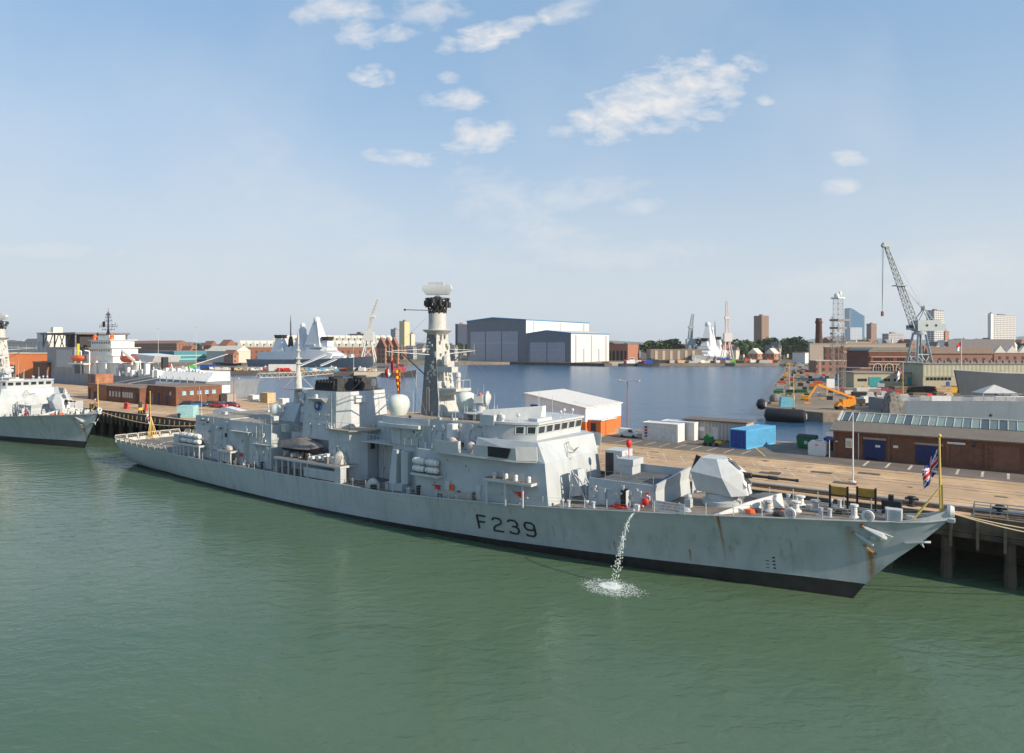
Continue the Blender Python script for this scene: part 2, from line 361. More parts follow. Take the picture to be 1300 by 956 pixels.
struct(mb, 'yellow_quay_lines', YLINE, Q(0, 0, 0), TH, smooth=0)
mb = MB()
for y in (-12.6, -13.6, -17.2, -18.7, -24.9, -26.4, -31.6): mb.box(-200, 220, y, y+.13, 6.305, 6.309)
struct(mb, 'crane_rails', RAILM, Q(0, 0, 0), TH, smooth=0)
mb = MB()
for _ in range(60):
    s = random.uniform(60, 150); y = random.uniform(-32, -13); a_, b_ = random.uniform(.3, 1.6), random.uniform(.2, .6); mb.box(s, s+a_, y, y+b_, 6.3125, 6.3155)
for _ in range(8):
    s = random.uniform(90, 150); y = random.uniform(-30, -14); mb.box(s, s+2.5, y, y+1.4, 6.3165, 6.3175)
struct(mb, 'patched_quay_surface', mat('dark_tarmac_patch', (.10, .075, .055), .9, var=.3), Q(0, 0, 0), TH, smooth=0)
# long pier on the right and the land behind
mb = MB(); P_ = [(66, 178), (74.5, 163.6), (83, 163.6), (260, 163.6-.0), (260, 640), (pe(640), 640)]
PTAN = mat('pier_concrete', (.27, .205, .145), .9, var=.25, vs=.1, bump=.3, bs=3, col2=(.17, .14, .11), c2s=.05)
mb.prism([(x, -y) for x, y in P_], 2, 6.3); struct(mb, 'pier', [PTAN], smooth=0)
# dark strip walling of the pier
mb = MB()
for (a0, b0) in zip(P_, P_[1:4]): mb.add([(a0[0], -a0[1]+.02, 2), (b0[0], -b0[1]+.02, 2), (b0[0], -b0[1]+.02, 6.0), (a0[0], -a0[1]+.02, 6.0)], [(0, 1, 2, 3)])
struct(mb, 'pier_wall', STONE, smooth=0)
# far shore: stone edge following the basin, then open ground to the horizon
SH = [(-900, 465), (-178, 445), (-60, 560), (-40, 700), (-75, 716)]
shore = [(-6000, 440), (-260, 440), (-205, 433.5), (-125, 414), (-83, 402), (-78, 412), (-80, 470), (-20, 640), (12, 655), (60, 625), (95, 655), (pe(597)+2, 597), (260, 597), (260, 163.6), (6000, 163.6), (9000, 12000), (-9000, 12000)]
# the deep far basin arms are cut by simple prisms so the ground keeps one level
mb = MB()
mb.add([(x, -y, 6.28) for x, y in [(-6500, 640), (-80, 640), (-20, 645), (12, 660), (60, 626), (95, 655), (pe(597)+2, 597), (600, 597), (6500, 597), (6500, 7000), (-6500, 7000)]], [tuple(range(11))])
struct(mb, 'ground', FARG, smooth=0)
mb = MB(); ed = [(-6000, 640), (-80, 640), (-20, 645), (12, 660), (60, 626), (95, 655), (pe(597)+2, 597)]
for a0, b0 in zip(ed, ed[1:]): mb.add([(a0[0], -a0[1], 3), (b0[0], -b0[1], 3), (b0[0], -b0[1], 6.28), (a0[0], -a0[1], 6.28)], [(0, 1, 2, 3)])
struct(mb, 'shore_wall', STONE, smooth=0)
# right-hand dockyard ground beyond the pier
mb = MB(); mb.add([(x, -y, 6.26) for x, y in [(259, 170), (6000, 170), (6000, 600), (259, 600)]], [(0, 1, 2, 3)]); struct(mb, 'dockyard_ground', PTAN, smooth=0)
# left jetty carrying the destroyer's stores
mb = MB(); mb.prism([(x, -y) for x, y in [(-700, 470), (-205, 433.5), (-125, 414), (-88, 402.5), (-76, 402.5), (-74, 409), (-76, 470), (-290, 545), (-700, 560)]], 2, 6.3)
struct(mb, 'jetty', [PTAN], smooth=0)
mb = MB(); mb.prism([(x, -y) for x, y in [(-93, 401.5), (-75, 401.5), (-73.5, 408), (-93, 408)]], 2.5, 6.5); struct(mb, 'jetty_end_block', mat('pale_new_concrete', (.55, .47, .36), .9), smooth=0)
# wooded rise far behind the town
mb = MB(); pts = []
for i in range(41):
    x = -6500+325*i; pts.append((x, 6000, 6+30*max(0, math.sin(i*.9)+.4)+ (70 if i > 29 else 22)))
vs = []; fs = []
for i, (x, y, z) in enumerate(pts): vs += [(x, -y, 0), (x, -y-900, z)]
for i in range(40): fs.append((2*i, 2*i+2, 2*i+3, 2*i+1))
mb.add(vs, fs); struct(mb, 'hills', mat('distant_hill', (.10, .14, .12), 1, var=.2, vs=.002), smooth=60)
# ================================================================ FRIGATE (bow to the right, starboard side towards the camera)
_hs = [0, 15, 30, 50, 75, 85, 92, 100, 108, 115, 120, 126, 131, 133]; _hz = [4.05, 4.1, 4.2, 4.3, 4.35, 4.85, 5.25, 5.75, 6.4, 6.85, 7.2, 7.5, 7.75, 8.15]
_bs = [0, 3, 15, 40, 60, 85, 93, 100, 108, 115, 120, 125, 129, 131.5, 133]; _bb = [6.3, 6.7, 7.4, 8.0, 8.05, 8.0, 7.6, 7.15, 6.4, 5.3, 4.3, 3.05, 1.75, .85, .22]
_ws = [0, 3, 20, 35, 50, 65, 75, 90, 100, 108, 118, 123, 126]; _wb = [3.6, 4.4, 6.1, 7.0, 7.5, 7.45, 7.1, 5.9, 4.7, 3.6, 1.8, .75, .10]
def hD(s): return interp(s, _hs, _hz)
def bD(s): return interp(s, _bs, _bb)
def stemx(z): return interp(z, [-1.5, 0, 1.4, 3.7, 5.5, 6.6, 8.27], [124.4, 125.7, 126.6, 128.6, 130.5, 131.6, 133.0])
def sternx(z): t = max(0, min(1, 1-z/4.0)); return 3.4*t**1.7
def bootz(s): return interp(s, [0, 60, 95, 110, 120, 127], [.35, .35, .75, 1.1, 1.35, 1.5])
def hullpt(tau, w_, z):
    s = sternx(z)+tau*(stemx(z)-sternx(z)); sd = tau*133
    wl = interp(sd*.95, _ws, _wb); dk = bD(sd)
    p = 1.0+.7*max(0, (sd-85)/48)
    if sd < 12: p = .55
    y = wl+(dk-wl)*max(0, w_)**p
    if z < 0: y = wl*(1+z*.12)
    return s, y
def hull_y(s, z):                                     # half-beam of the shell at a given station and height
    tau = (s-sternx(z))/(stemx(z)-sternx(z)); tau = max(0, min(1, tau)); return hullpt(tau, z/hD(tau*133), z)[1]
def make_frigate():
    T = thing('frigate', 'pale grey frigate with F239 painted on its side, nearest ship, moored along the whole quay', 'warship', Q(0, 0, 0), TH, 'twin grey frigates moored in line')
    taus = [0, .004, .012, .025, .05]+[.05+.035*i for i in range(1, 20)]+[.72+.02*i for i in range(1, 13)]+[.97, .98, .988, .995, 1.0]
    taus = sorted(set(round(t, 4) for t in taus))
    def zl(tau):
        h = hD(tau*133); zb = bootz(tau*133); return [-1.5, 0, zb]+[zb+(h-zb)*k/7 for k in range(1, 8)]
    mb = MB(); nz_ = 10; cols = []
    for side in (1, -1):
        base = len(mb.v)
        for tau in taus:
            for z in zl(tau):
                s, y = hullpt(tau, z/hD(tau*133), z); mb.v.append((s, side*y, z))
        for i in range(len(taus)-1):
            for k in range(nz_-1):
                a0 = base+i*nz_+k; mb.f.append([a0, a0+nz_, a0+nz_+1, a0+1]); mb.m.append(1 if k < 2 else 0)
    n2 = len(taus)*nz_
    for k in range(nz_-1): mb.f.append([k, k+1, n2+k+1, n2+k]); mb.m.append(1 if k < 2 else 0)
    HP = mat('hull_grey_paint', (.41, .455, .47), .45, var=.07, vs=.25, streak=.5, rust=.45)
    # rust run below the anchor and at the stem
    t = HP.node_tree; n = t.nodes; l = t.links; b = n['Principled BSDF']; src = b.inputs['Base Color'].links[0].from_socket
    tcn = n.new('ShaderNodeTexCoord'); s_ = n.new('ShaderNodeSeparateXYZ'); l.new(tcn.outputs['Object'], s_.inputs[0])
    def ma(op, a, b2, cl=False):
        k = n.new('ShaderNodeMath'); k.operation = op; k.use_clamp = cl
        for i, x in enumerate((a, b2)):
            if isinstance(x, (int, float)): k.inputs[i].default_value = x
            else: l.new(x, k.inputs[i])
        return k.outputs[0]
    nn = n.new('ShaderNodeTexNoise'); nn.inputs['Scale'].default_value = 2.2; nn.inputs['Detail'].default_value = 6; l.new(tcn.outputs['Object'], nn.inputs['Vector'])
    def run(x0, hw, ztop, zbot, k=1.0):
        d = ma('SUBTRACT', 1.0, ma('DIVIDE', ma('ABSOLUTE', ma('SUBTRACT', s_.outputs[0], x0), 0), hw), True)
        up = ma('MULTIPLY', ma('LESS_THAN', s_.outputs[2], ztop), ma('DIVIDE', ma('SUBTRACT', s_.outputs[2], zbot), ztop-zbot, True)); return ma('MULTIPLY', ma('MULTIPLY', d, up), k)
    tot = None
    for a_ in [(127.2, .5, 4.6, -.5, 1.5), (125.7, .5, 6.9, 2.0, .7), (115.2, .22, 6.8, 1.5, 1.6), (104.5, .12, 2.6, 1.4, 2.0), (112.0, .15, 2.8, 1.3, 2.0), (97.9, .1, 3.3, 2.0, 1.6), (57.3, .16, 4.3, .3, .9), (49.5, .2, 4.3, .2, .7), (33.0, .2, 4.2, .2, .7), (67.0, .15, 4.3, .6, .6), (82.0, .12, 4.6, 1.5, .6), (121.0, .2, 5.0, 1.5, .5)]:
        m_ = run(*a_); tot = m_ if tot is None else ma('ADD', tot, m_)
    fac = ma('MULTIPLY', ma('MULTIPLY', tot, ma('MULTIPLY', nn.outputs[0], 1.7)), .9, True)
    x = n.new('ShaderNodeMix'); x.data_type = 'RGBA'; l.new(fac, x.inputs[0]); l.new(src, x.inputs[6]); x.inputs[7].default_value = (.27, .14, .035, 1); l.new(x.outputs[2], b.inputs['Base Color'])
    cz = n.new('ShaderNodeCombineXYZ'); l.new(s_.outputs[0], cz.inputs[0]); l.new(s_.outputs[2], cz.inputs[1])
    bk = n.new('ShaderNodeTexBrick'); bk.inputs['Scale'].default_value = 1; bk.inputs['Brick Width'].default_value = 5.5; bk.inputs['Row Height'].default_value = 1.7; bk.inputs['Mortar Size'].default_value = .025; bk.inputs['Mortar Smooth'].default_value = .4
    bk.inputs['Color1'].default_value = (1, 1, 1, 1); bk.inputs['Color2'].default_value = (.94, .95, .96, 1); bk.inputs['Mortar'].default_value = (.80, .81, .82, 1); l.new(cz.outputs[0], bk.inputs['Vector'])
    pm = n.new('ShaderNodeMix'); pm.data_type = 'RGBA'; pm.blend_type = 'MULTIPLY'; pm.inputs[0].default_value = .8; l.new(x.outputs[2], pm.inputs[6]); l.new(bk.outputs['Color'], pm.inputs[7]); l.new(pm.outputs[2], b.inputs['Base Color'])
    g = n.new('ShaderNodeMapping'); g.inputs['Scale'].default_value = (.35, .35, .5); l.new(tcn.outputs['Object'], g.inputs[0])
    dn = n.new('ShaderNodeTexNoise'); dn.inputs['Scale'].default_value = 1; l.new(g.outputs[0], dn.inputs['Vector'])
    bp = n.new('ShaderNodeBump'); bp.inputs['Strength'].default_value = .5; bp.inputs['Distance'].default_value = .12; l.new(dn.outputs[0], bp.inputs['Height']); l.new(bp.outputs[0], b.inputs['Normal'])
    hull = mb.build('hull', [HP, mat('boot_topping_black', (.028, .026, .026), .6, var=.3, vs=1, streak=.4)], T, smooth=30)
    # deck
    def deck(a, b, m, name='deck'):
        mb = MB(); st = [a+(b-a)*i/30 for i in range(31)]
        for s in st:
            w_ = max(.1, bD(s)-.04); h = hD(s)-.07
            for k in range(5): y = -w_+2*w_*k/4; mb.v.append((s, y, h+.12*(1-(y/max(w_, .1))**2)))
        for i in range(30):
            for k in range(4): q = i*5+k; mb.f.append([q, q+5, q+6, q+1]); mb.m.append(0)
        return mb.build(name, m, T)
    deck(0.05, 92, mat('grey_brown_deck', (.17, .155, .14), .85, var=.3, vs=.6, bump=.2, dirt=.4)); deck(92, 132.9, BRDECK, 'foredeck')
    mb = MB()
    for sd in (1, -1): mb.path([(s, sd*(bD(s)-.02), hD(s)) for s in [0.02]+[2+2.6*i for i in range(50)]+[131.5, 132.8]], .07, 4)
    mb.build('gunwale', PAINT2, T)
    # raised stem bulwark with bullring
    mb = MB(); prof = [(128.6, 0), (130, .18), (131.3, .42), (132.4, .72), (133.1, .95)]
    for sd in (1, -1):
        ra = [(s, sd*(bD(s)+.0), hD(s)-.05) for s, _ in prof]; rb = [(s+.12, sd*(bD(s)+.05), hD(s)+dz_) for s, dz_ in prof]; rc = [(s+.12, sd*(bD(s)-.10), hD(s)+dz_) for s, dz_ in prof]; rd = [(s, sd*max(.02, bD(s)-.15), hD(s)-.05) for s, _ in prof]
        mb.loft(*[[ra[i], rb[i], rc[i], rd[i]] for i in range(len(prof))])
    mb.box(132.75, 133.3, -.34, .34, 7.9, 8.2); mb.build('stem_bulwark', PAINT2, T)
    mb = MB(); mb.lathe((133.0, 0, 8.75), [(.42, -.25), (.52, 0), (.42, .25), (.30, .22), (.30, -.22), (.42, -.25)], 12, 'x'); mb.build('bullring', WHITE, T)
    mb = MB(); mb.loft([(129.6, .3, 5.75), (131.6, .05, 6.1), (131.6, .05, 5.9), (129.8, .3, 5.6)], [(129.8, .85, 5.8), (131.2, .55, 6.1), (131.2, .55, 6.0), (129.9, .8, 5.7)]); mb.tube((130.8, 0, 5.9), (131.1, 0, 5.45), .15, .05); mb.build('stem_fairlead', HP, T)
    # pennant numbers : brush strokes laid on the shell
    GL = {'F': [[(0, 0), (0, 1), (.75, 1)], [(0, .52), (.6, .52)]],
          '2': [[(0, .82), (.12, .97), (.35, 1), (.65, .97), (.75, .8), (.7, .6), (.15, .35), (.02, .18), (0, 0), (.8, 0)]],
          '3': [[(0, .85), (.15, 1), (.6, 1), (.75, .85), (.75, .65), (.6, .53), (.3, .53)], [(.6, .53), (.78, .4), (.78, .15), (.6, 0), (.15, 0), (0, .12)]],
          '9': [[(.75, .62), (.6, .45), (.15, .45), (0, .6), (0, .85), (.15, 1), (.6, 1), (.77, .85), (.77, .2), (.6, 0), (.12, 0), (0, .1)]]}
    for ch, s0 in (('F', 88.5), ('2', 90.5), ('3', 92.5), ('9', 94.55)):
        for mm, nm, off, wd, dd in ((WHITE, 'pennant_number', .05, .14, .07), (BLACK, 'pennant_number', .065, .15, 0)):
            if mm is WHITE: continue
            mb = MB()
            for st in GL[ch]:
                for (x0, z0), (x1, z1) in zip(st, st[1:]):
                    for k in range(3):
                        def P_(t): s = s0+1.5*(x0+(x1-x0)*t); z = 1.83+1.55*(z0+(z1-z0)*t)+.0*s; return Vector((s, hull_y(s, z)+off, z))
                        mb.bar(P_(k/3-.02), P_((k+1)/3+.02), .16, .16)
            mb.build(nm, mm, hull)
    # draught marks
    mb = MB()
    for k in range(4): z = 1.9+.35*k; mb.box(119.3, 119.55, hull_y(119.4, z)-.02, hull_y(119.4, z)+.035, z, z+.13)
    for k in range(3): z = 1.9+.35*k; mb.box(118.7, 119.0, hull_y(118.9, z)-.02, hull_y(118.9, z)+.035, z, z+.06)
    mb.build('draught_marks', BLACK, hull)
    # anchors in their recesses on both bows
    for sd in (1, -1):
        def H(s, z, o=0): return (s, sd*(hull_y(s, z)+o), z)
        def lobe(a, b, w0, w1, o):
            A = Vector(H(*a, o)); B = Vector(H(*b, o+.12)); mb.tube(A, A.lerp(B, .75), w0, w1, 8); mb.tube(A.lerp(B, .75), B, w1, w1*.45, 8)
        mb = MB(); lobe((126.15, 6.3), (127.45, 5.3), .10, .25, .12); lobe((126.85, 6.95), (128.45, 6.0), .16, .36, .14); mb.tube(H(127.3, 5.6, .15), H(127.5, 6.5, .15), .16); mb.ball(H(127.5, 6.05, .2), .3); mb.build('anchor', PAINT, hull)
        mb = MB(); mb.loft([H(126.85, 7.12, .01), H(129.0, 6.2, .01), H(127.6, 4.35, .01), H(126.0, 5.6, .01)], [H(126.9, 7.05, .06), H(128.9, 6.2, .06), H(127.6, 4.5, .06), H(126.1, 5.6, .06)]); mb.build('anchor_plate', HP, hull)
        mb = MB(); mb.bar(H(126.75, 5.2, .1), H(127.6, 4.4, .1), .13, .15); mb.ball(H(126.05, 6.35, .1), .15); mb.ball(H(126.75, 7.05, .1), .18); mb.build('rusty_bar', mat('rusty_steel', (.33, .17, .06), .9, var=.3), hull)
    # rails : every stanchion its own part, wires as one part a side
    st0 = None
    for sd in (1, -1):
        pts = [23.0+2.4*i for i in range(45)] if sd == 1 else [26.0+2.4*i for i in range(44)]
        for s in pts:
            if sd == 1 and (24 < s < 31.5 or 52.5 < s < 66): continue
            if st0 is None:
                mb = MB(); mb.tube((0, 0, 0), (0, 0, 1.05), .045, n=5); mb.ball((0, 0, 1.06), .06, n=6, m=3); st0 = mb.build('stanchion', PAINT2, T); o = st0
            else: o = st0.copy(); C.objects.link(o); o.parent = T
            o.location = (s, -sd*(bD(s)-.18), hD(s)-.06)
        mb = MB()
        for hh in (1.03, .7, .36): mb.path([(s, sd*(bD(s)-.18), hD(s)-.06+hh) for s in [22+2.75*i for i in range(40)]+[131]], .012, 3)
        mb.build('guard_wires', STEEL, T)
    # flight deck safety nets, folded half up
    n0 = None
    FR = mat('cream_net_frame', (.44, .42, .38), .7, var=.15)
    for sd in (1, -1):
        for i in range(9):
            s = .6+2.35*i
            if n0 is None:
                mb = MB(); mb.path([(0, 0, 0), (.15, .55, .95), (2.0, .55, .95), (2.15, 0, 0), (0, 0, 0)], .09, 4)
                for k in range(1, 6): mb.tube((.36*k, 0, 0), (.36*k, .55, .95), .03, n=3)
                for k in range(1, 4): mb.tube((0.05, .14*k, .24*k), (2.1, .14*k, .24*k), .03, n=3)
                mb.add([(0.05, .0, 0), (2.1, .0, 0), (1.75, .3, .5), (.35, .3, .5)], [(0, 1, 2, 3)])
                n0 = mb.build('safety_net', FR, T); o = n0
            else: o = n0.copy(); C.objects.link(o); o.parent = T
            o.location = (s, -sd*(bD(s)-.05), hD(s)-.02); o.scale = (1, sd, 1.35)
    for i in range(6):
        o = n0.copy(); C.objects.link(o); o.parent = T; o.location = (.06, 6.3-2.1*i, hD(0)); o.rotation_euler = (0, 0, R(-90))
    mb = MB(); mb.box(10, 13.5, -.08, .08, 4.28, 4.29)
    for k in range(40): a0, a1 = 6.2832*k/40, 6.2832*(k+1)/40; mb.bar((13+4*math.cos(a0), 4*math.sin(a0), 4.29), (13+4*math.cos(a1), 4*math.sin(a1), 4.29), .2, .03)
    mb.build('landing_circle', WLINE, T)
    # ensign staff
    mb = MB(); mb.tube((.4, 0, 4.1), (.1, 0, 13.2), .09, .05); mb.ball((.1, 0, 13.25), .13)
    for y, s in ((-.8, 1.6), (.8, 1.6), (0, 2.4), (-.5, .2), (.5, .2)): mb.tube((s, y, 4.1), (.3, 0, 8.6), .06)
    mb.build('ensign_staff', GOLD, T)
    # hangar
    DK = mat('roof_brown_dust', (.30, .26, .21), .9, var=.25, vs=.8, dirt=.4)
    def house(name, poly, z0, z1, top=None, m=PAINT, parent=T, roof=None, lip=.12):
        mb = MB(); mb.loft([(x, y, z0 if z0 > 4.5 else hD(x)-.2) for x, y in poly], [(x, y, z1) for x, y in (top or poly)]); o = mb.build(name, m, parent)
        if roof:
            tp = top or poly; cx = sum(p[0] for p in tp)/len(tp); cy = sum(p[1] for p in tp)/len(tp)
            ins = [(cx+(x-cx)*.965, cy+(y-cy)*.965) for x, y in tp]
            mb = MB(); mb.prism(ins, z1+.003, z1+.03); mb.build('roof_deck', roof, o)
        return o
    hg = house('hangar', [(28, -6.2), (38, -6.2), (38, 6.2), (28, 6.2)], 4.0, 10.9, roof=DK)
    mb = MB(); mb.box(27.9, 27.98, -3, 3, 4.2, 9.6); 
    for k in range(9): mb.box(27.84, 27.9, -3, 3, 4.4+.58*k, 4.46+.58*k)
    mb.build('hangar_door', PAINT2, hg)
    h2 = house('hangar_side_block', [(38.003, -6.6), (49.3, -6.6), (49.3, 6.6), (38.003, 6.6)], 4.0, 10.75, [(38.1, -6.4), (49.1, -6.4), (49.1, 6.4), (38.1, 6.4)], roof=DK)
    for (a, b, z) in ((39.3, 44.2, 9.2), (45.2, 48.9, 7.7)):
        mb = MB(); mb.box(a, b, 6.55, 7.1, z, z+.1); mb.bar((a+.3, 6.6, z-.5), (a+.3, 7.05, z), .05); mb.bar((b-.3, 6.6, z-.5), (b-.3, 7.05, z), .05); mb.build('wall_platform', PAINT2, h2)
    def ladder(parent, s, y, z0, z1, ax='y'):
        mb = MB(); d = (.22, 0) if ax == 'y' else (0, .22)
        for k in (-1, 1): mb.tube((s+k*d[0], y+k*d[1], z0), (s+k*d[0], y+k*d[1], z1), .03, n=4)
        z = z0+.2
        while z < z1: mb.tube((s-d[0], y-d[1], z), (s+d[0], y+d[1], z), .022, n=3); z += .32
        mb.build('ladder', STEEL, parent)
    ladder(h2, 43.3, 6.75, 4.3, 9.1); ladder(h2, 47.2, 6.78, 7.8, 10.7); ladder(hg, 33.2, 6.3, 6.4, 10.9)
    def door(parent, s, y, z, m=PAINT2, hgt=1.75, ax='y', name='watertight_door'):
        mb = MB()
        if ax == 'y': mb.box(s-.4, s+.4, y, y+.07, z, z+hgt); mb.box(s-.33, s+.33, y+.07, y+.10, z+.08, z+hgt-.08); mb.tube((s+.3, y+.12, z+.6), (s+.3, y+.12, z+1.1), .03)
        else: mb.box(s, s+.07, y-.4, y+.4, z, z+hgt); mb.box(s+.07, s+.1, y-.33, y+.33, z+.08, z+hgt-.08)
        mb.build(name, m, parent)
    for s in (40.5, 46): door(h2, s, 6.62, 4.35)
    door(hg, 36, 6.22, 4.35)
    def vent(parent, s0, s1, y, z0, z1, m=None, t=.06):
        mb = MB(); mb.box(s0, s1, y, y+t, z0, z1); k = z0+.1
        while k < z1-.1: mb.box(s0+.05, s1-.05, y+t, y+t+.04, k, k+.06); k += .16
        mb.build('vent_grille', m or PAINT, parent)
    vent(hg, 29.2, 32.4, 6.22, 6.9, 9.3, PAINT2); vent(h2, 45.0, 46.6, 6.5, 8.4, 9.6)
    # wall pipes, boxes, lamps and cable trays scattered over the house sides
    def clutter(parent, s0, s1, y, z0, z1, k, name='wall_fittings', slope=0, m=PAINT2):
        rr = random.Random(int(s0*10)+k); mb = MB()
        for _ in range(k):
            s = rr.uniform(s0, s1); z = rr.uniform(z0, z1); t = rr.random(); yy = y-slope*(z-z0)
            if t < .35: a_ = rr.uniform(.15, .4); mb.box(s, s+a_, yy-.03, yy+.15, z, z+a_*rr.uniform(.8, 1.8))
            elif t < .6: mb.tube((s, yy+.05, z0), (s, yy+.05-slope*(z-z0), z), .035, n=4)
            elif t < .8: mb.tube((s, yy+.05, z), (min(s1, s+rr.uniform(1, 3)), yy+.05, z), .035, n=4)
            else: mb.ball((s, yy+.15, z), .13, n=7, m=4)
        mb.build(name, m, parent)
    clutter(hg, 28.3, 37.6, 6.24, 4.5, 10.5, 34); clutter(h2, 38.4, 49, 6.6, 4.5, 10.4, 40); clutter(hg, 28.3, 37.6, 6.24, 4.5, 10.5, 9, m=SOOT)
    def platform(name, s0, s1, y0, y1, z, posts, ybase, rail=True, floor=None):
        mb = MB(); mb.box(s0, s1, y0, y1, z-.28, z); o = mb.build(name, PAINT2, T)
        mb = MB(); mb.box(s0+.06, s1-.06, y0+.05, y1-.08, z+.003, z+.02); mb.build('platform_floor', floor or BRDECK, o)
        for s in posts:
            mb = MB(); mb.box(s-.08, s+.08, y1-.25, y1-.09, hD(s)-.1, z-.28); mb.build('platform_post', PAINT2, o)
        if rail:
            mb = MB(); k = s0+.1
            while k < s1: mb.tube((k, y1-.12, z), (k, y1-.12, z+1.0), .025, n=4); k += 1.3
            for hh in (.5, .98): mb.tube((s0+.1, y1-.12, z+hh), (s1-.1, y1-.12, z+hh), .018, n=4)
            mb.build('platform_rail', STEEL, o)
        return o
    platform('raft_platform', 23.3, 31.6, 6.0, 7.7, 6.25, (23.5, 24.6, 25.6, 26.7, 28.2, 29.8, 31.4), 0, False)
    mb = MB(); mb.box(23.4, 24.9, 6.2, 7.5, 6.28, 7.6); mb.build('grey_locker', PAINT, T)
    r0 = None
    def raft(s, y, z):
        nonlocal r0
        if r0 is None:
            mb = MB(); mb.lathe((0, 0, 0), [(.05, -.9), (.32, -.86), (.40, -.7), (.40, -.06), (.43, -.05), (.43, .05), (.40, .06), (.40, .7), (.32, .86), (.05, .9)], 12, 'x')
            r0 = mb.build('raft_canister', WHITE, T); o = r0
            mb = MB(); 
            for k in (-.5, .5): mb.lathe((0, 0, 0), [(.415, k-.03), (.425, k), (.415, k+.03)], 12, 'x')
            mb.build('raft_strap', STEEL, r0)
        else:
            o = r0.copy(); C.objects.link(o); o.parent = T; c = r0.children[0].copy(); C.objects.link(c); c.parent = o
        o.location = (s, -y, z)
    for i in range(3):
        for z in (6.75, 7.62): raft(26.1+1.95*i, 7.1, z); 
        raft(26.1+1.95*i, 6.2, 7.2)
    platform('davit_platform', 37.4, 41.0, 6.6, 8.0, 6.25, (37.6, 38.1, 40.8), 0, False)
    mb = MB(); mb.ball((39.2, 7.1, 6.3), .8, (1.2, .6, 1.0), n=9, m=5, z0=0); mb.build('canvas_covered_gear', NET, T)
    mb = MB()
    for k in range(3): mb.box(38.2+.85*k, 38.85+.85*k, 7.6, 7.7, 4.5, 6.0)
    mb.build('rack_of_shelves', PAINT2, T)
    # boat deck, inner house, davit
    platform('boat_platform', 51.8, 66.2, 4.2, 7.9, 6.55, (52.2, 53.6, 55, 56.4, 57.8, 59.2), 0, False)
    mb = MB(); mb.box(58.4, 65.8, 7.3, 7.75, 4.45, 5.75); mb.box(65.0, 66.2, 6.9, 7.85, 4.35, 6.3); mb.build('bulwark_screen', PAINT, T)
    ih = house('boat_deck_house', [(51, -5.5), (61, -5.5), (61, 4.3), (51, 4.3)], 4.0, 9.7, roof=DK)
    clutter(ih, 51.2, 60.8, 4.3, 6.7, 9.5, 18)
    mb = MB(); mb.bar((58.8, 4.4, 12.6), (62.5, 5.6, 9.2), .35, .3); mb.bar((58.8, 3.6, 9.6), (58.8, 4.4, 12.8), .35, .35); mb.path([(62.5, 5.6, 9.2), (66.5, 7.2, 6.8)], .04); mb.build('boat_crane', PAINT2, T)
    for s, z, h_, m_ in ((52.8, 6.57, .7, STEEL), (54.5, 6.57, .6, WHITE), (60.2, 6.57, .9, PAINT2), (61.4, 6.57, 1.1, WHITE), (58.9, 6.57, .6, WHITE)):
        mb = MB(); mb.box(s, s+.7, 5.8, 6.7, z, z+h_); mb.lathe((s+.35, 6.9, z+h_*.5), [(.05, -.2), (.3, -.2), (.3, .2), (.05, .2)], 10, 'y'); mb.build('deck_winch', m_, T)
    mb = MB(); mb.ball((64.2, 6.2, 6.6), 1.1, (1.2, .9, 1.5), n=8, m=5, z0=0); mb.build('canvas_covered_gear', NET, T)
    # after mast
    am = MB(); am.lathe((46.8, 0, 10.8), [(1.5, 0), (1.2, .9), (.72, 1.6), (.62, 4), (.48, 7.3), (.3, 7.6), (.28, 9.5), (.33, 9.6), (.2, 10.2), (.13, 13.2), (.03, 14.2)], 12)
    aft = am.build('aft_mast', MASTW, T)
    mb = MB()
    for z in (17.55, 18.2):
        mb.tube((46.8, -6.8, z+.25), (46.8, 0, z), .06, n=4); mb.tube((46.8, 0, z), (46.8, 6.8, z+.1), .06, n=4)
    for k in range(15): y = -6.6+.94*k; mb.tube((46.8, y, 17.7), (46.8, y+.47, 18.35), .03, n=3); mb.tube((46.8, y+.47, 18.35), (46.8, y+.94, 17.7), .03, n=3)
    for y in (-6.8, 6.8, 3.4, -3.4): mb.tube((46.8, y, 17.2), (46.8, y, 19.1), .03, n=4)
    mb.build('mast_yard', MASTW, aft)
    mb = MB(); mb.box(45.2, 48.4, -1.6, 1.6, 15.6, 15.75)
    for q in ((45.2, 1.6), (48.4, 1.6), (48.4, -1.6), (45.2, -1.6)): mb.tube((q[0], q[1], 15.7), (46.8+.2*(q[0]-46.8), .2*q[1], 17.6), .04, n=3)
    mb.build('mast_platform', MASTW, aft)
    mb = MB()
    for z, r in ((20.4, .55), (21.6, .4), (19.6, .5)): mb.lathe((46.8, 0, z), [(.1, -.25), (r, -.1), (r, .1), (.1, .3)], 10)
    mb.tube((46.3, 0, 22.6), (47.4, 0, 22.6), .05); mb.build('mast_fittings', MASTW, aft)
    mb = MB(); mb.xprism([(-2.5, 10.8), (2.3, 10.8), (1.2, 13.5), (-1.2, 13.5)], 45.3, 48.9); mb.build('mast_pedestal', PAINT, T)
    # weapon directors
    def director(s, y, z, rot=0):
        mb = MB(); mb.lathe((0, 0, 0), [(1.0, 0), (.9, .8), (.55, 1.0), (.5, 1.9)], 12); o = mb.build('tracking_radar', PAINT2, T); o.location = (s, -y, z); o.rotation_euler = (0, 0, rot)
        mb = MB(); mb.box(-.8, .8, -.35, .35, 1.8, 2.9); mb.lathe((.3, 0, 2.55), [(.85, .45), (.9, .6), (.6, .75), (.05, .9)], 14, 'x'); mb.lathe((.3, -.95, 2.6), [(.35, 0), (.4, .6), (.1, .7)], 10, 'x'); mb.box(-.6, .5, .5, .95, 2.0, 3.0); mb.build('tracker_head', PAINT2, o)
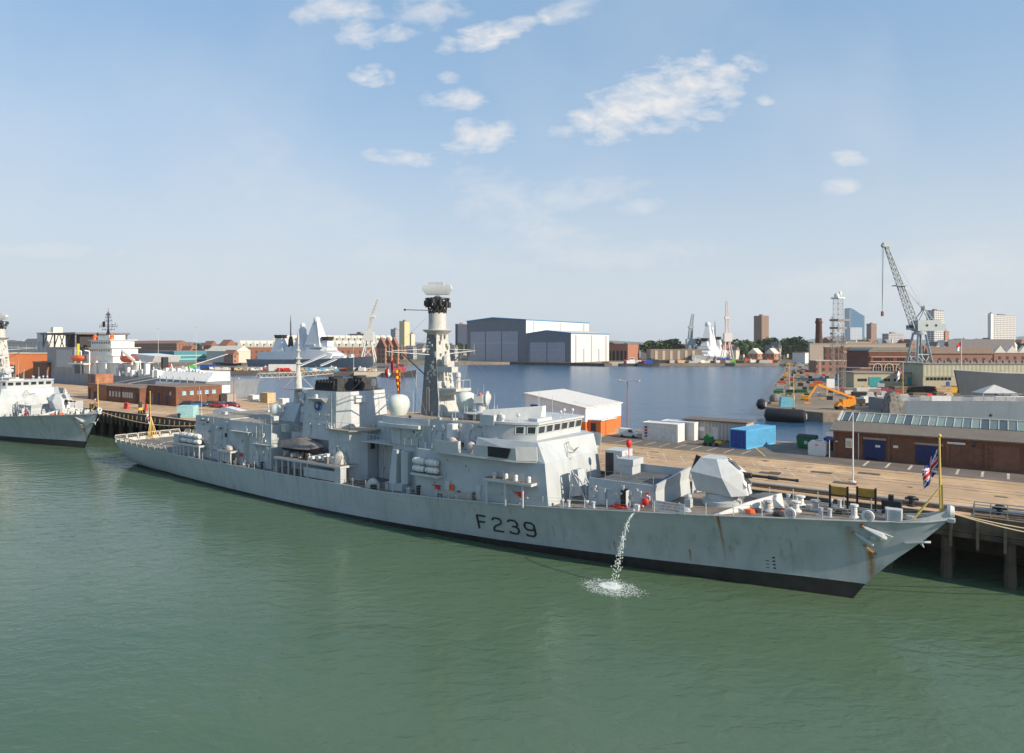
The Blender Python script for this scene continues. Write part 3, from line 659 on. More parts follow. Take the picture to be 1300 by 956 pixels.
        mb = MB(); mb.ball((.2, .9, 3.1), .18); mb.tube((-.6, -.5, 2.9), (-.6, -.5, 3.7), .03); mb.build('aerial', ORANGE if rot else STEEL, o)
        return o
    director(49.6, .5, 12.2); mb = MB(); mb.lathe((49.6, .5, 10.7), [(1.2, 0), (.9, 1.5)], 12); mb.build('director_pedestal', PAINT, T)
    director(84.6, 1.5, 13.45, R(20))
    mb = MB(); mb.lathe((84.6, 1.5, 14.1), [(1.9, 0), (2.1, .12), (1.9, .2)], 16)
    for k in range(10): a_ = 6.2832*k/10; mb.tube((84.6+2*math.cos(a_), 1.5+2*math.sin(a_), 13.4), (84.6+2*math.cos(a_), 1.5+2*math.sin(a_), 15.1), .04, n=4)
    mb.build('director_gallery', PAINT2, T)
    def dome(s, y, z, r, h):
        mb = MB(); mb.lathe((0, 0, 0), [(r*.62, 0), (r*.75, h*.12), (r*.97, h*.38), (r, h*.58), (r*.93, h*.76), (r*.74, h*.9), (r*.4, h*.98), (.03, h)], 20); o = mb.build('satellite_dome', DOME, T); o.location = (s, -y, z); return o
    dome(44.6, 2.2, 11.2, 1.15, 2.2); dome(72.6, 3.6, 13.35, 1.45, 2.75); dome(82.0, 1.2, 14.2, 1.25, 2.5)
    mb = MB(); mb.lathe((82, 1.2, 13.3), [(1.1, 0), (.9, .9)], 12); mb.box(77.5, 82.5, -1, 1.2, 13.3, 13.9); mb.build('dome_pedestal', PAINT2, T)
    # funnel
    fp0 = [(54.3, -4.6), (61.6, -4.6), (63.6, -3.4), (63.6, 3.7), (61.8, 5.0), (54.3, 5.0)]; fp1 = [(54.9, -4.1), (61.4, -4.1), (63.0, -3.0), (63.0, 3.4), (61.4, 4.6), (54.9, 4.6)]
    fn = house('funnel', fp0, 9.2, 16.0, fp1, PAINT2, roof=SOOT)
    for y in (2.3, -2.2):
        mb = MB(); mb.loft([(56.0, y-1.6, 16.02), (60.8, y-1.6, 16.02), (60.8, y+1.6, 16.02), (56, y+1.6, 16.02)], [(56.5, y-1.4, 17.5), (60.6, y-1.4, 17.75), (60.6, y+1.4, 17.75), (56.5, y+1.4, 17.5)])
        for k in range(7): mb.box(56.1+.65*k, 56.2+.65*k, y-1.66, y+1.66, 16.2, 17.45)
        mb.box(55.1, 56.1, y-1.0, y+1.0, 16.02, 16.8); mb.lathe((58.5, y, 17.6), [(1.0, 0), (1.0, .35), (.8, .35), (.8, .1)], 12); mb.build('exhaust_casing', SOOT, fn)
    mb = MB(); mb.lathe((57.8, 4.95, 13.9), [(.02, .10), (.62, .10), (.68, .06), (.68, -.1)], 18, 'y'); cr = mb.build('ship_crest', BLUE, fn)
    mb = MB(); mb.ball((57.8, 5.06, 13.9), .28, (1, .3, 1.2), 8, 5); mb.box(57.5, 58.1, 5.0, 5.12, 14.5, 14.9); mb.build('crest_emblem', GOLD, cr)
    mb = MB(); mb.loft([(56.9, 4.6, 14.3), (59.3, 4.6, 14.3), (59.3, 4.7, 14.3), (56.9, 4.7, 14.3)], [(56.4, 4.6, 15.0), (59.8, 4.6, 15.0), (59.8, 5.9, 15.0), (56.4, 5.9, 15.0)]); mb.lathe((58, 5.3, 15.0), [(.25, 0), (.25, .5), (.1, .6)], 8); mb.build('sponson', PAINT2, fn)
    mb = MB(); mb.box(63.1, 63.6, 1.2, 2.9, 14.5, 15.4); mb.tube((63.4, -.5, 15.2), (63.4, -.5, 16.8), .07); mb.lathe((63.4, -.5, 16.6), [(.05, 0), (.33, .1), (.36, .6), (.28, .95), (.05, 1.05)], 10); mb.build('funnel_fittings', WHITE, fn)
    mb = MB(); mb.box(61, 63.3, -5.6, -4.0, 14.2, 14.3)
    for k in range(4): mb.tube((61.2+.65*k, -5.5, 14.3), (61.2+.65*k, -5.5, 15.3), .03, n=4)
    mb.tube((61.2, -5.5, 15.3), (63.2, -5.5, 15.3), .03, n=4); mb.build('funnel_gallery', PAINT2, fn)
    clutter(fn, 55.2, 61.3, 4.98, 9.5, 15.4, 24, slope=.06); door(fn, 56, 5.0, 9.6); ladder(fn, 60.6, 4.95, 9.4, 15.8)
    lb = house('uptake_house', [(61.2, -6), (66.2, -6), (67, -4.5), (67, 3.9), (65.4, 5.7), (61.2, 5.7)], 4.0, 10.9)
    mb = MB(); mb.prism([(61, -6.6), (67.3, -6.6), (67.8, 3.9), (65.9, 6.2), (61, 6.2)], 10.903, 11.05); mb.build('house_roof', DK, lb)
    clutter(lb, 61.4, 65.2, 5.7, 4.6, 10.4, 18); door(lb, 62.5, 5.72, 6.9); door(lb, 64.4, 5.72, 6.9)
    mb = MB(); 
    for y in (3.0, .5, -2.5): mb.box(67.003, 67.05, y-.35, y+.35, 8.4, 9.3)
    mb.build('porthole', SOOT, lb)
    # mid house between funnel and main block, torpedo gap
    mh = house('mid_house', [(67.1, -4), (73, -4), (73, 2.0), (67.1, 2.0)], 4.0, 9.6, roof=DK)
    clutter(mh, 67.5, 73, 2.0, 4.6, 9.4, 22)
    mb = MB()
    for k in range(9): mb.tube((67.2+.7*k, 5.0, 9.7), (67.2+.7*k, 5.0, 10.7), .03, n=4)
    mb.tube((67.2, 5, 10.7), (73, 5, 10.7), .03, n=4); mb.box(67.1, 79, 2.1, 5.1, 9.62, 9.75); mb.build('walkway', PAINT2, T)
    mb = MB(); mb.ball((71.0, 6.6, 4.3), .9, (1.1, .9, 1.3), n=8, m=5, z0=0); mb.build('canvas_covered_gear', NET, T)
    mb = MB(); mb.prism([(73.2, 5.0), (76.2, 5.0), (76.2, 6.6), (73.2, 6.6)], 4.2, 5.2); mb.prism([(73.6, 5.2), (74.8, 5.2), (74.8, 6.3), (73.6, 6.3)], 5.2, 9.3, [(73.9, 5.3), (74.7, 5.3), (74.7, 6.0), (73.9, 6.0)]); mb.prism([(75.4, 5), (76.6, 5), (76.6, 6.0), (75.4, 6.0)], 5.2, 9.2); mb.build('replenishment_gear', PAINT, T)
    # main superstructure
    lower = house('superstructure', [(73.003, -6.9), (96.3, -6.9), (98.2, -4.6), (98.15, 7.2), (79.2, 7.2), (77.0, 5.2), (73.003, 5.2)], 3.9, 10.0, [(73.003, -6.7), (95.6, -6.7), (97.5, -4.5), (97.5, 6.9), (79.2, 6.9), (77.0, 5.0), (73.003, 5.0)], PAINT)
    wing = MB(); wing.prism([(82.3, -8.0), (94.6, -8.0), (96.4, -6.7), (96.4, 6.95), (94.6, 8.0), (82.3, 8.0)], 10.003, 10.22); wg = wing.build('bridge_wing_deck', PAINT, lower)
    for sd in (1, -1):
        mb = MB()
        def blw(a, b, z0, z1, ya=8.0, yb=8.0):
            mb.loft([(a, sd*ya, z0), (b, sd*yb, z0), (b, sd*(yb-.08), z0), (a, sd*(ya-.08), z0)], [(a, sd*(ya+.15), z1), (b, sd*(yb+.15), z1), (b, sd*(yb+.07), z1), (a, sd*(ya+.07), z1)])
        blw(83.0, 86.6, 10.2, 11.5); blw(88.7, 94.6, 10.2, 11.5); blw(94.6, 96.6, 10.2, 11.7, 8.0, 6.95); blw(82.3, 83.0, 10.2, 10.5)
        mb.box(85.9, 86.6, sd*7.7, sd*8.0, 10.2, 11.6)
        mb.build('wing_bulwark', PAINT2, wg)
        if sd == 1:
            mb = MB(); mb.loft([(90.9, 8.10, 10.35), (93.5, 8.10, 10.35), (93.5, 8.16, 10.35), (90.9, 8.16, 10.35)], [(90.9, 8.17, 11.46), (94.0, 8.17, 11.46), (94.0, 8.23, 11.46), (90.9, 8.23, 11.46)])
            mb.build('black_mesh_panel', BLACK, wg)
    # forward screen carries the bridge
    scr = house('bridge_front_screen', [(88.003, -6.6), (95.6, -6.6), (97.497, -4.5), (97.497, 6.85), (88.003, 6.85)], 10.003, 12.0, [(88.003, -6.1), (94.9, -6.1), (96.3, -4.6), (96.3, 5.4), (94.0, 6.7), (88.003, 6.7)][:4]+[(96.3, 6.2), (88.003, 6.7)][:0]+[(88.003, 6.7)] if False else [(88.003, -6.3), (94.9, -6.3), (96.9, -4.6), (95.9, 5.9), (92.5, 6.5), (88.003, 6.5)][:4]+[(88.003, 6.5)], PAINT)
    up = house('upper_house', [(73.0, -5.2), (88.0, -5.2), (88, 5.2), (73.0, 5.2)], 9.9, 13.4, roof=DK)
    clutter(up, 76, 87.8, 5.2, 10.4, 13.2, 44); clutter(up, 76, 87.8, 5.2, 10.4, 13.2, 8, m=SOOT); ladder(up, 79, 5.3, 10, 13.4); door(up, 81.3, 5.22, 10.3); door(up, 85.5, 5.22, 10.3)
    mb = MB(); mb.lathe((89.9, 3.2, 12.0), [(2.95, 0), (2.95, 1.45), (2.75, 1.47)], 24); mb.build('rounded_screen', PAINT, up)
    mb = MB(); mb.prism([(83.3, 5.25), (84.2, 5.25), (84.2, 6.3), (83.3, 6.3)], 11.5, 13.2, [(83.5, 5.25), (84.2, 5.25), (84.2, 6.3), (83.3, 6.3)]); mb.build('white_stack_locker', WHITE, up)
    br = [(89, -6.0), (92.7, -6.0), (94.9, -4.9), (94.9, 4.6), (92.7, 5.9), (89, 5.9)]
    brt = [(89, -6.1), (92.9, -6.1), (95.15, -5.0), (95.15, 4.7), (92.9, 6.0), (89, 6.0)]
    bg_ = house('bridge', br, 12.003, 13.9, brt, PAINT2, roof=DK)
    mb = MB(); mb.prism([(x+.0 if x < 90 else x+.18, y*1.02) for x, y in brt], 13.72, 13.95); mb.build('bridge_eyebrow', PAINT2, bg_)
    edges = [(br[4], br[3], brt[4], brt[3], 2), (br[3], br[2], brt[3], brt[2], 6), (br[2], br[1], brt[2], brt[1], 2)]
    for a, b, ta, tb, k in edges:
        for i in range(k):
            t0 = (i+.16)/k; t1 = (i+.84)/k
            def pp(t, h_, o):
                lo = Vector((a[0]+(b[0]-a[0])*t, a[1]+(b[1]-a[1])*t, 12.0)); hi = Vector((ta[0]+(tb[0]-ta[0])*t, ta[1]+(tb[1]-ta[1])*t, 13.9)); p = lo.lerp(hi, h_)
                nn_ = Vector((b[1]-a[1], -(b[0]-a[0]), 0)).normalized()
                if nn_.dot(Vector((p.x-91, p.y, 0))) < 0: nn_ = -nn_
                return p+nn_*o
            mb = MB(); mb.loft([pp(t0, .40, .0), pp(t1, .40, .0), pp(t1, .78, .0), pp(t0, .78, .0)], [pp(t0, .40, .035), pp(t1, .40, .035), pp(t1, .78, .035), pp(t0, .78, .035)])
            wn = mb.build('bridge_window', GLASS, bg_)
            mb = MB(); e = .035; q0, q1, q2, q3 = pp(t0-.01, .38, .04), pp(t1+.01, .38, .04), pp(t1+.01, .80, .04), pp(t0-.01, .80, .04)
            for A, B in ((q0, q1), (q1, q2), (q2, q3), (q3, q0)): mb.bar(A, B, .06, .06)
            mb.build('window_frame', PAINT2, wn)
    # rails round the upper decks, stays and small gear
    def rail(pts, z, name='deck_rail', h=1.0, m=STEEL, parent=T):
        mb = MB()
        for (x0, y0), (x1, y1) in zip(pts, pts[1:]):
            a, b = Vector((x0, y0, z)), Vector((x1, y1, z)); n_ = max(1, int((b-a).length/1.5))
            for k in range(n_+1): p = a.lerp(b, k/n_); mb.tube(p, p+Vector((0, 0, h)), .03, n=4)
            for hh in (.5*h, h): mb.tube(a+Vector((0, 0, hh)), b+Vector((0, 0, hh)), .018, n=3)
        mb.build(name, m, parent)
    rail([(79.8, 5.1), (88, 5.1)], 13.4); rail([(28.2, 6.1), (37.8, 6.1)], 10.9); rail([(38.3, 6.3), (49, 6.3)], 10.75); rail([(28.2, -6.1), (49, -6.3)], 10.9); rail([(86.6, 7.9), (88.7, 7.9)], 10.2); rail([(74, 5.1), (79.2, 6.8), (82.3, 7.8)], 10.0)
    rail([(61.2, 6.1), (65.9, 6.1), (67.7, 3.9), (67.2, -6.4)], 11.05); rail([(101.4, 4.2), (108.5, 4.2)], 8.6, h=.9); rail([(54.4, 5.0), (51.2, 4.2), (51.2, -5)], 9.7)
    rr_ = random.Random(2)
    for k in range(34):
        s = rr_.uniform(28.5, 108); y = rr_.uniform(-5, 5.5); z = 10.9 if s < 49 else 9.7 if s < 61 else 11.05 if s < 67 else 12.1 if s < 73 else 13.4 if s < 88 else 13.95 if s < 95 else 8.2
        if (s > 101 and y > 2.8) or (54 < s < 64) or (67 < s < 71.5) or (94.8 < s < 102.5) or (74 < s < 79): continue
        mb = MB(); t = rr_.random(); h_ = rr_.uniform(.3, 1.1)
        if t < .4: mb.box(s, s+rr_.uniform(.4, 1.3), y, y+rr_.uniform(.4, 1.0), z, z+h_)
        elif t < .7: mb.lathe((s, y, z), [(.28, 0), (.25, h_*.7), (.4, h_*.8), (.15, h_*1.1)], 9)
        else: mb.tube((s, y, z), (s, y, z+h_*2.4), .05, .02, 5); mb.box(s-.2, s+.2, y-.2, y+.2, z, z+.3)
        mb.build('deck_fitting', rr_.choice([PAINT, PAINT2, PAINT2, STEEL, MASTW, WHITE]), T)
    for (s, y, z, h_) in ((29, 5.8, 10.9, 4.2), (48.6, 6.0, 10.8, 5), (49.0, -5.8, 10.8, 5), (87.4, 4.6, 13.4, 4.5), (80.6, 4.8, 13.4, 3.6), (74.2, -4.6, 13.4, 6), (90.0, 5.9, 13.9, 3.2), (66, -5.8, 11, 5), (62, 5.9, 11, 3.5)): mb = MB(); mb.tube((s, y, z), (s+.1, y, z+h_), .045, .015, 5); mb.lathe((s, y, z), [(.14, 0), (.1, .5)], 7); mb.build('whip_aerial', PAINT2, T)
    for a, b in (((76, 1.5, 26.4), (62.5, 3, 16)), ((76, -1.5, 26.4), (62.5, -3, 16)), ((46.8, 0, 22.5), (33, 3, 11)), ((46.8, 0, 22.5), (55.5, 0, 16.1)), ((76.5, 0, 24), (92, 0, 14)), ((76, 3, 21.6), (66, 5, 11.1))): mb = MB(); mb.tube(a, b, .018, n=3); mb.build('wire_stay', STEEL, T)
    mb = MB(); mb.box(88.6, 89.4, 7.2, 7.9, 10.2, 11.3); mb.ball((87.6, 7.0, 10.9), .5, (1.2, .8, 1.3), 8, 5); mb.ball((84.6, 6.8, 11.3), .55, (1.3, .7, .9), 8, 5); mb.build('canvas_wrapped_gun', mat('pinkish_canvas', (.55, .46, .42), .9, var=.2, bump=.5), T)
    rr_ = random.Random(8)
    for k in range(70):
        s = rr_.uniform(29, 97) if k < 46 else rr_.uniform(52.5, 66); side_y = rr_.uniform(6.75, 7.35) if k < 46 else rr_.uniform(4.6, 7.4)
        if k < 46 and 50 < s < 79 and rr_.random() < .6: side_y = rr_.uniform(5.8, 7.2)
        z = hD(s)-.05 if k < 46 else 6.57; h_ = rr_.uniform(.3, 1.15); a_ = rr_.uniform(.25, .8); mb = MB(); t = rr_.random()
        if t < .45: mb.box(s, s+a_, side_y-.2, side_y+.25, z, z+h_)
        elif t < .75: mb.lathe((s, side_y, z), [(.22, 0), (.2, h_*.6), (.3, h_*.7), (.12, h_)], 8)
        else: mb.path([(s, side_y, z), (s, side_y, z+h_), (s+a_*1.6, side_y, z+h_), (s+a_*1.6, side_y, z)], .05, 4)
        mb.build('deck_gear', rr_.choice([PAINT, SOOT, STEEL, GREYTARP, PAINT2, MASTW, SOOT, WOOD]), T)
    # things on the bridge roof
    mb = MB(); mb.prism([(93.4, 1.0), (94.6, 1.0), (94.6, 4.0), (93.4, 4.0)], 13.95, 14.3); 
    for s, y in ((91.5, -2), (93.4, -3.6), (94.4, -1.2), (92.6, 4.8), (94.2, -4.2), (90.5, 5.4)): mb.tube((s, y, 13.9), (s, y, 14.5), .06); mb.ball((s, y, 14.65), .22, n=8, m=5)
    for s, y, h_ in ((92, 0, 2.6), (89.5, -4, 3.0), (90.5, -5.5, 2.2)): mb.tube((s, y, 13.9), (s, y, 13.9+h_), .03, n=4)
    mb.build('roof_fittings', PAINT2, bg_)
    AWN = mat('white_awning_canvas', (.78, .77, .72), .9, var=.06, bump=.4, bs=2)
    mb = MB(); mb.loft([(86.3, 3.4, 13.5), (93.4, 1.6, 13.95), (93.4, 0.5, 13.95), (86.3, 2.2, 13.5)], [(86.3, 3.3, 14.75), (93.7, 1.5, 15.5), (93.7, .9, 15.5), (86.3, 2.4, 14.75)]); mb.build('canvas_awning', AWN, bg_)
    mb = MB(); mb.box(88.2, 90.2, 5.2, 6.2, 13.42, 14.6); mb.ball((90.8, 5.4, 14.4), .35); mb.lathe((90.8, 5.4, 13.4), [(.3, 0), (.2, .8)], 8); mb.build('signal_lamp', PAINT2, bg_)
    # screen decorations and hull number badges
    mb = MB()
    def Fs(y, z, o=.04): return (97.9-.28*(z-6)/6-.07*abs(y)*.9+o, y, z)
    mb = MB(); pts = [(1.6, 10.6), (1.0, 10.4), (.3, 10.5), (1.1, 11.2), (.9, 11.6), (1.4, 11.5), (1.7, 10.9), (2.2, 10.2), (1.9, 9.8), (1.4, 10.0)]
    for (ya, za), (yb, zb) in zip(pts, pts[1:]): mb.bar((97.42-.45*(za-10)+.05, ya, za), (97.42-.45*(zb-10)+.05, yb, zb), .05, .05)
    mb.bar((97.25, .3, 10.6), (97.15, -.6, 10.85), .07, .07); mb.build('bronze_emblem', mat('bronze', (.25, .20, .10), .5, .5), scr)
    # missile canister frame in front of the screen
    mf = MB()
    for y in (2.2, 4.2):
        mf.bar((98.6, y, 5.9), (101.0, y, 6.1), .14); mf.bar((98.9, y, 5.9), (99.2, y, 9.0), .12); mf.bar((100.9, y, 6.1), (99.2, y, 9.0), .12); mf.bar((98.9, y, 7.4), (100.1, y, 7.5), .1)
    for z in (6.1, 7.5, 9.0): mf.bar((99.1, 2.2, z), (99.1, 4.2, z), .12)
    mf.bar((99.6, 2.0, 8.8), (100.9, 4.2, 6.2), .1); mf.bar((99.6, 4.3, 8.8), (100.9, 2.2, 6.2), .1); ml = mf.build('missile_launcher', PAINT, T)
    mb = MB(); mb.loft([(98.7, 2.5, 6.2), (98.7, 3.9, 6.2), (100.1, 3.9, 6.5), (100.1, 2.5, 6.5)], [(99.0, 2.5, 9.1), (99.0, 3.9, 9.1), (99.7, 3.9, 9.2), (99.7, 2.5, 9.2)]); mb.build('launcher_shield', PAINT, ml)
    mb = MB(); mb.ball((100.7, 1.2, 6.4), 1.0, (1.1, 1.0, .9), n=9, m=5, z0=0); mb.ball((101.0, -.4, 6.5), .9, (1, 1.2, 1.4), n=8, m=5, z0=0); mb.build('canvas_covered_gear', mat('pale_canvas', (.62, .54, .44), .9, var=.15, bump=.5), T)
    pf = platform('signal_platform', 90.2, 96.6, 6.9, 8.15, 7.95, (90.6, 93.1, 95.4), 0)
    mb = MB()
    for s in (91.3, 94.2, 95.9, 92.9): mb.lathe((s, 7.5, 7.96), [(.2, 0), (.22, .5), (.12, .65)], 8)
    mb.build('platform_gear', WHITE, pf)
    platform('raft_rack', 79.0, 83.4, 6.9, 8.0, 7.3, (), 0, False)
    for s in (80.0, 82.1):
        for z in (7.78, 8.68): raft(s, 7.55, z)
    clutter(lower, 79.5, 96.5, 7.15, 4.9, 9.2, 40, slope=.05); door(lower, 84.2, 7.15, 5.0); door(lower, 88.8, 7.15, 5.1)
    mb = MB(); mb.lathe((84.9, 7.28, 6.1), [(.24, -.05), (.38, -.05), (.38, .05), (.24, .05), (.24, -.05)], 16, 'y'); mb.build('lifebuoy', ORANGE, T)
    for s, y, z in ((82.7, 7.2, 5.6), (94.7, 7.3, 6.3), (41.9, 6.75, 5.5), (63.2, 5.8, 6.1), (59.8, 4.4, 7.4)):
        mb = MB(); mb.box(s-.3, s+.3, y, y+.2, z, z+.35); mb.tube((s-.8, y+.1, z+.4), (s+.5, y+.1, z+.45), .06); mb.build('fire_hose', RED, T)
    mb = MB(); mb.box(83.6, 88, 7.25, 7.4, hD(86)+.05, hD(86)+.75); mb.build('canvas_dodger', mat('buff_canvas', (.42, .38, .31), .9), T)
    # dome sponson beside the mast
    mb = MB(); mb.prism([(71.3, 1.0), (79.5, 1.0), (79.5, 5.3), (75.6, 5.6), (71.3, 5.2)], 12.55, 13.38); mb.prism([(70.9, .8), (78.2, .8), (78.2, 5.8), (75.8, 6.1), (70.9, 5.7)], 12.1, 12.54); mb.build('dome_sponson', PAINT2, T)
    mb = MB(); mb.box(67, 73, -4, 2.2, 9.6, 12.1); mb.build('sponson_house', PAINT, T)
    mb = MB()
    for s, y in ((71.4, 4.9), (72.4, 5.1), (73.5, 5.2), (74.6, 5.3)): mb.tube((s, y, 9.8), (s, y, 12.1), .05, n=4)
    for s, y, h_ in ((70.0, -2, 7.0), (71.6, -2, 5.0)): mb.tube((s, y, 12), (s+.4, y, 12+h_), .04, n=4)
    mb.ball((72.0, -2, 17.1), .15); mb.build('whip_aerials', PAINT2, T)
    mb = MB(); mb.box(72.7, 75.0, -3.6, -1.0, 13.4, 17.2); mb.build('black_screen_box', BLACK, T)
    # main mast
    mc = MB(); mc.prism([(74.9, -1.9), (78.2, -1.9), (78.2, 1.9), (74.9, 1.9)], 13.4, 17.0, [(75.0, -1.6), (77.6, -1.6), (77.6, 1.6), (75.0, 1.6)])
    mc.prism([(75.0, -1.6), (77.6, -1.6), (77.6, 1.6), (75.0, 1.6)], 17.0, 20.2, [(75.1, -1.4), (77.2, -1.4), (77.2, 1.4), (75.1, 1.4)])
    mc.prism([(75.1, -1.4), (77.2, -1.4), (77.2, 1.4), (75.1, 1.4)], 20.2, 24.1, [(75.3, -1.1), (76.9, -1.1), (76.9, 1.1), (75.3, 1.1)])
    DKM = mat('dark_grey_mast_paint', (.17, .175, .18), .7, var=.15, vs=2, streak=.5)  # darker grey for the starboard and aft faces of the mast column
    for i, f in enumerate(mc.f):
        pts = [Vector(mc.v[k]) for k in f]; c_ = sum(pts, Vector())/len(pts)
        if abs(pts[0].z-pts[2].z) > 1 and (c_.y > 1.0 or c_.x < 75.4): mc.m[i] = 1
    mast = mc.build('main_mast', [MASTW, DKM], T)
    mb = MB(); mb.lathe((76.1, 0, 23.7), [(1.0, 0), (1.95, .7), (1.95, .8), (1.2, .85), (1.15, 3.0), (1.0, 3.0)], 14); mb.build('mast_collar', MASTW, mast)
    mb = MB()
    for k in range(10):
        a0 = 6.2832*k/10; a1 = 6.2832*(k+1)/10
        f = lambda a, r, z: (76.1+r*math.cos(a), r*math.sin(a), z)
        mb.tube(f(a0, 1.1, 26.6), f(a1, 1.55, 28.6), .09, n=4); mb.tube(f(a1, 1.1, 26.6), f(a0, 1.55, 28.6), .09, n=4); mb.tube(f(a0, 1.55, 28.6), f(a1, 1.55, 28.6), .09, n=4); mb.tube(f(a0, 1.35, 27.6), f(a1, 1.35, 27.6), .08, n=4)
        mb.box(76.1+1.5*math.cos(a0)-.2, 76.1+1.5*math.cos(a0)+.2, 1.5*math.sin(a0)-.2, 1.5*math.sin(a0)+.2, 27.4+.25*(k % 3), 28.1+.25*(k % 3))
    mb.lathe((76.1, 0, 26.6), [(.7, 0), (.55, 2.2)], 8); mb.lathe((76.1, 0, 28.55), [(.5, 0), (.5, .3), (.2, .35)], 10)
    mb.bar((76.1, 1.4, 27.0), (74.5, 4.4, 27.0), .1); mb.ball((74.5, 4.4, 27), .15); mb.build('aerial_cage', SOOT, mast)
    mb = MB(); mb.lathe((0, 0, -.6), [(.3, 0), (.35, .5)], 10)
    mb.loft([(-1.7, -.35, .0), (1.8, -.35, .0), (1.8, .45, .0), (-1.7, .45, .0)], [(-2.3, -.45, .75), (2.3, -.45, .75), (2.3, .65, .75), (-2.3, .65, .75)], [(-2.2, -.3, 1.35), (2.1, -.3, 1.35), (2.1, .45, 1.35), (-2.2, .45, 1.35)]); mb.box(-1.4, 1.0, -.2, .3, 1.353, 1.7)
    o = mb.build('surveillance_radar', PAINT2, mast); o.scale = (.86, .9, .95); o.location = (76.1, 0, 29.1); o.rotation_euler = (0, 0, R(28))
    mb = MB()
    for y in (1, -1): mb.tube((75.9, y*.8, 21.2), (75.5, y*8.6, 21.7), .09, .05, n=5); mb.tube((75.9, y*.8, 22.0), (75.5, y*7.6, 21.8), .05, .04, n=4)
    for y in (-8.2, -6, -4, 4, 6, 8.2): mb.tube((75.6, y, 21.1), (75.6, y, 22.6), .03, n=4)
    for y in (-5, 5): mb.tube((75.6, y, 21.6), (77.5, y, 21.8), .04, n=4)
    mb.build('signal_yard', MASTW, mast)
    mb = MB(); mb.tube((75.6, 6.0, 21.5), (75.2, 1.4, 18.6), .09, n=4); mb.tube((75.6, -6.0, 21.5), (75.2, -1.4, 18.6), .09, n=4); mb.build('yard_brace', SOOT, mast)
    mb = MB(); mb.box(77.4, 80.6, -1.5, 1.5, 16.6, 16.95); mb.loft([(77.4, -1.2, 15.8), (77.6, -1.2, 15.8), (77.6, 1.2, 15.8), (77.4, 1.2, 15.8)], [(77.4, -1.4, 16.6), (80.2, -1.4, 16.6), (80.2, 1.4, 16.6), (77.4, 1.4, 16.6)])
    for s, y in ((77.8, 1.4), (79, 1.4), (80.5, 1.4), (80.5, 0), (80.5, -1.4)): mb.tube((s, y, 16.9), (s, y, 18.0), .03, n=4)
    mb.path([(77.8, 1.4, 18), (80.5, 1.4, 18), (80.5, -1.4, 18)], .03, 4); mb.lathe((80.0, 0.4, 16.95), [(.35, 0), (.3, 1.4), (.4, 1.5), (.3, 2.0), (.1, 2.1)], 8); mb.build('mast_gallery', MASTW, mast)
    mb = MB(); mb.box(77.3, 79.8, .2, 1.4, 19.0, 19.7); mb.lathe((78.3, .8, 19.9), [(.5, 0), (.6, .5), (.5, 1.1), (.1, 1.3)], 10); mb.box(77.2, 78.0, -1.2, .2, 19.3, 20.4); mb.build('mast_sensor_box', MASTW, mast)
    mb = MB()
    for _ in range(36):
        z = random.uniform(14, 24); y = random.uniform(-1.2, 1.2); mb.box(77.3-.08*(z-17)+.2, 77.8-.08*(z-17), y, y+.3, z, z+random.uniform(.2, .6))
        s = random.uniform(75.2, 76.9); mb.box(s, s+.3, 1.2, 1.75-.05*(z-14), z, z+random.uniform(.15, .5))
    mb.build('mast_boxes', MASTW, mast); ladder(mast, 76.2, 1.95, 13.5, 17)
    mb = MB()
    for y in (7.5, 5.5, -5.5, -7.5): mb.tube((75.6, y, 21.5), (76.5+.1*y, y*.55, 13.5), .012, n=3)
    mb.build('signal_halyards', ROPE, mast)
    # vertical launch silo house
    sp_ = [(101.3, -4.6), (109.0, -4.6), (109.0, 4.5), (101.3, 4.5)]
    sl = MB(); sl.prism(sp_, 5.3, 8.05, [(101.3, -4.5), (108.8, -4.5), (108.8, 4.3), (101.3, 4.3)]); silo = sl.build('missile_silo_house', PAINT, T)
    mb = MB(); mb.box(101.3, 108.7, 4.12, 4.3, 8.053, 8.62); mb.box(101.3, 109.0, -4.5, -4.35, 8.053, 9.05)
    mb.loft([(108.6, 4.3, 8.053), (108.8, 4.3, 8.053), (108.8, -4.5, 8.053), (108.6, -4.5, 8.053)], [(108.75, 4.3, 8.75), (108.95, 4.3, 8.75), (109.0, -4.5, 9.3), (108.8, -4.5, 9.3)])
    mb.prism([(109.03, -4.6), (109.1, -4.6), (109.9, -6.1), (109.8, -6.1)], 5.6, 9.2); mb.build('silo_bulwark', PAINT, silo)
    mb = MB(); mb.box(101.4, 108.6, -4.3, 4.1, 8.053, 8.2)
    for i in range(2):
        mb.box(104.2+2.1*i, 106.1+2.1*i, -3.6, 3.4, 8.203, 8.26)
    mb.build('silo_hatches', DKDECK, silo)
    door(silo, 103.0, 4.5, 6.05); door(silo, 107.0, 4.46, 6.25)
    mb = MB(); mb.box(105.1, 105.9, 4.42, 4.50, 6.1, 8.0); mb.build('open_doorway', SOOT, silo)
    mb = MB(); mb.box(106.0, 106.05, 4.5, 5.2, 6.15, 7.95); mb.build('watertight_door', PAINT2, silo)
    clutter(silo, 101.5, 108.7, 4.42, 6.1, 7.9, 26); clutter(silo, 106.6, 108.4, 4.44, 6.4, 7.9, 14)
    mb = MB(); mb.box(101.7, 102.1, 4.48, 4.54, 7.4, 7.6); mb.box(107.8, 108.2, 4.40, 4.47, 7.7, 7.9); mb.build('yellow_notice', ORANGE, silo)
    mb = MB()
    for k in range(20):
        a0, a1 = 1.5*k, 1.5*(k+1); f = lambda a: (104.9+.02*a+.7*math.cos(a*.42), 5.3+.35*math.sin(a*.42), hD(105)+.05+.01*a); mb.tube(f(a0), f(a1), .06, n=4)
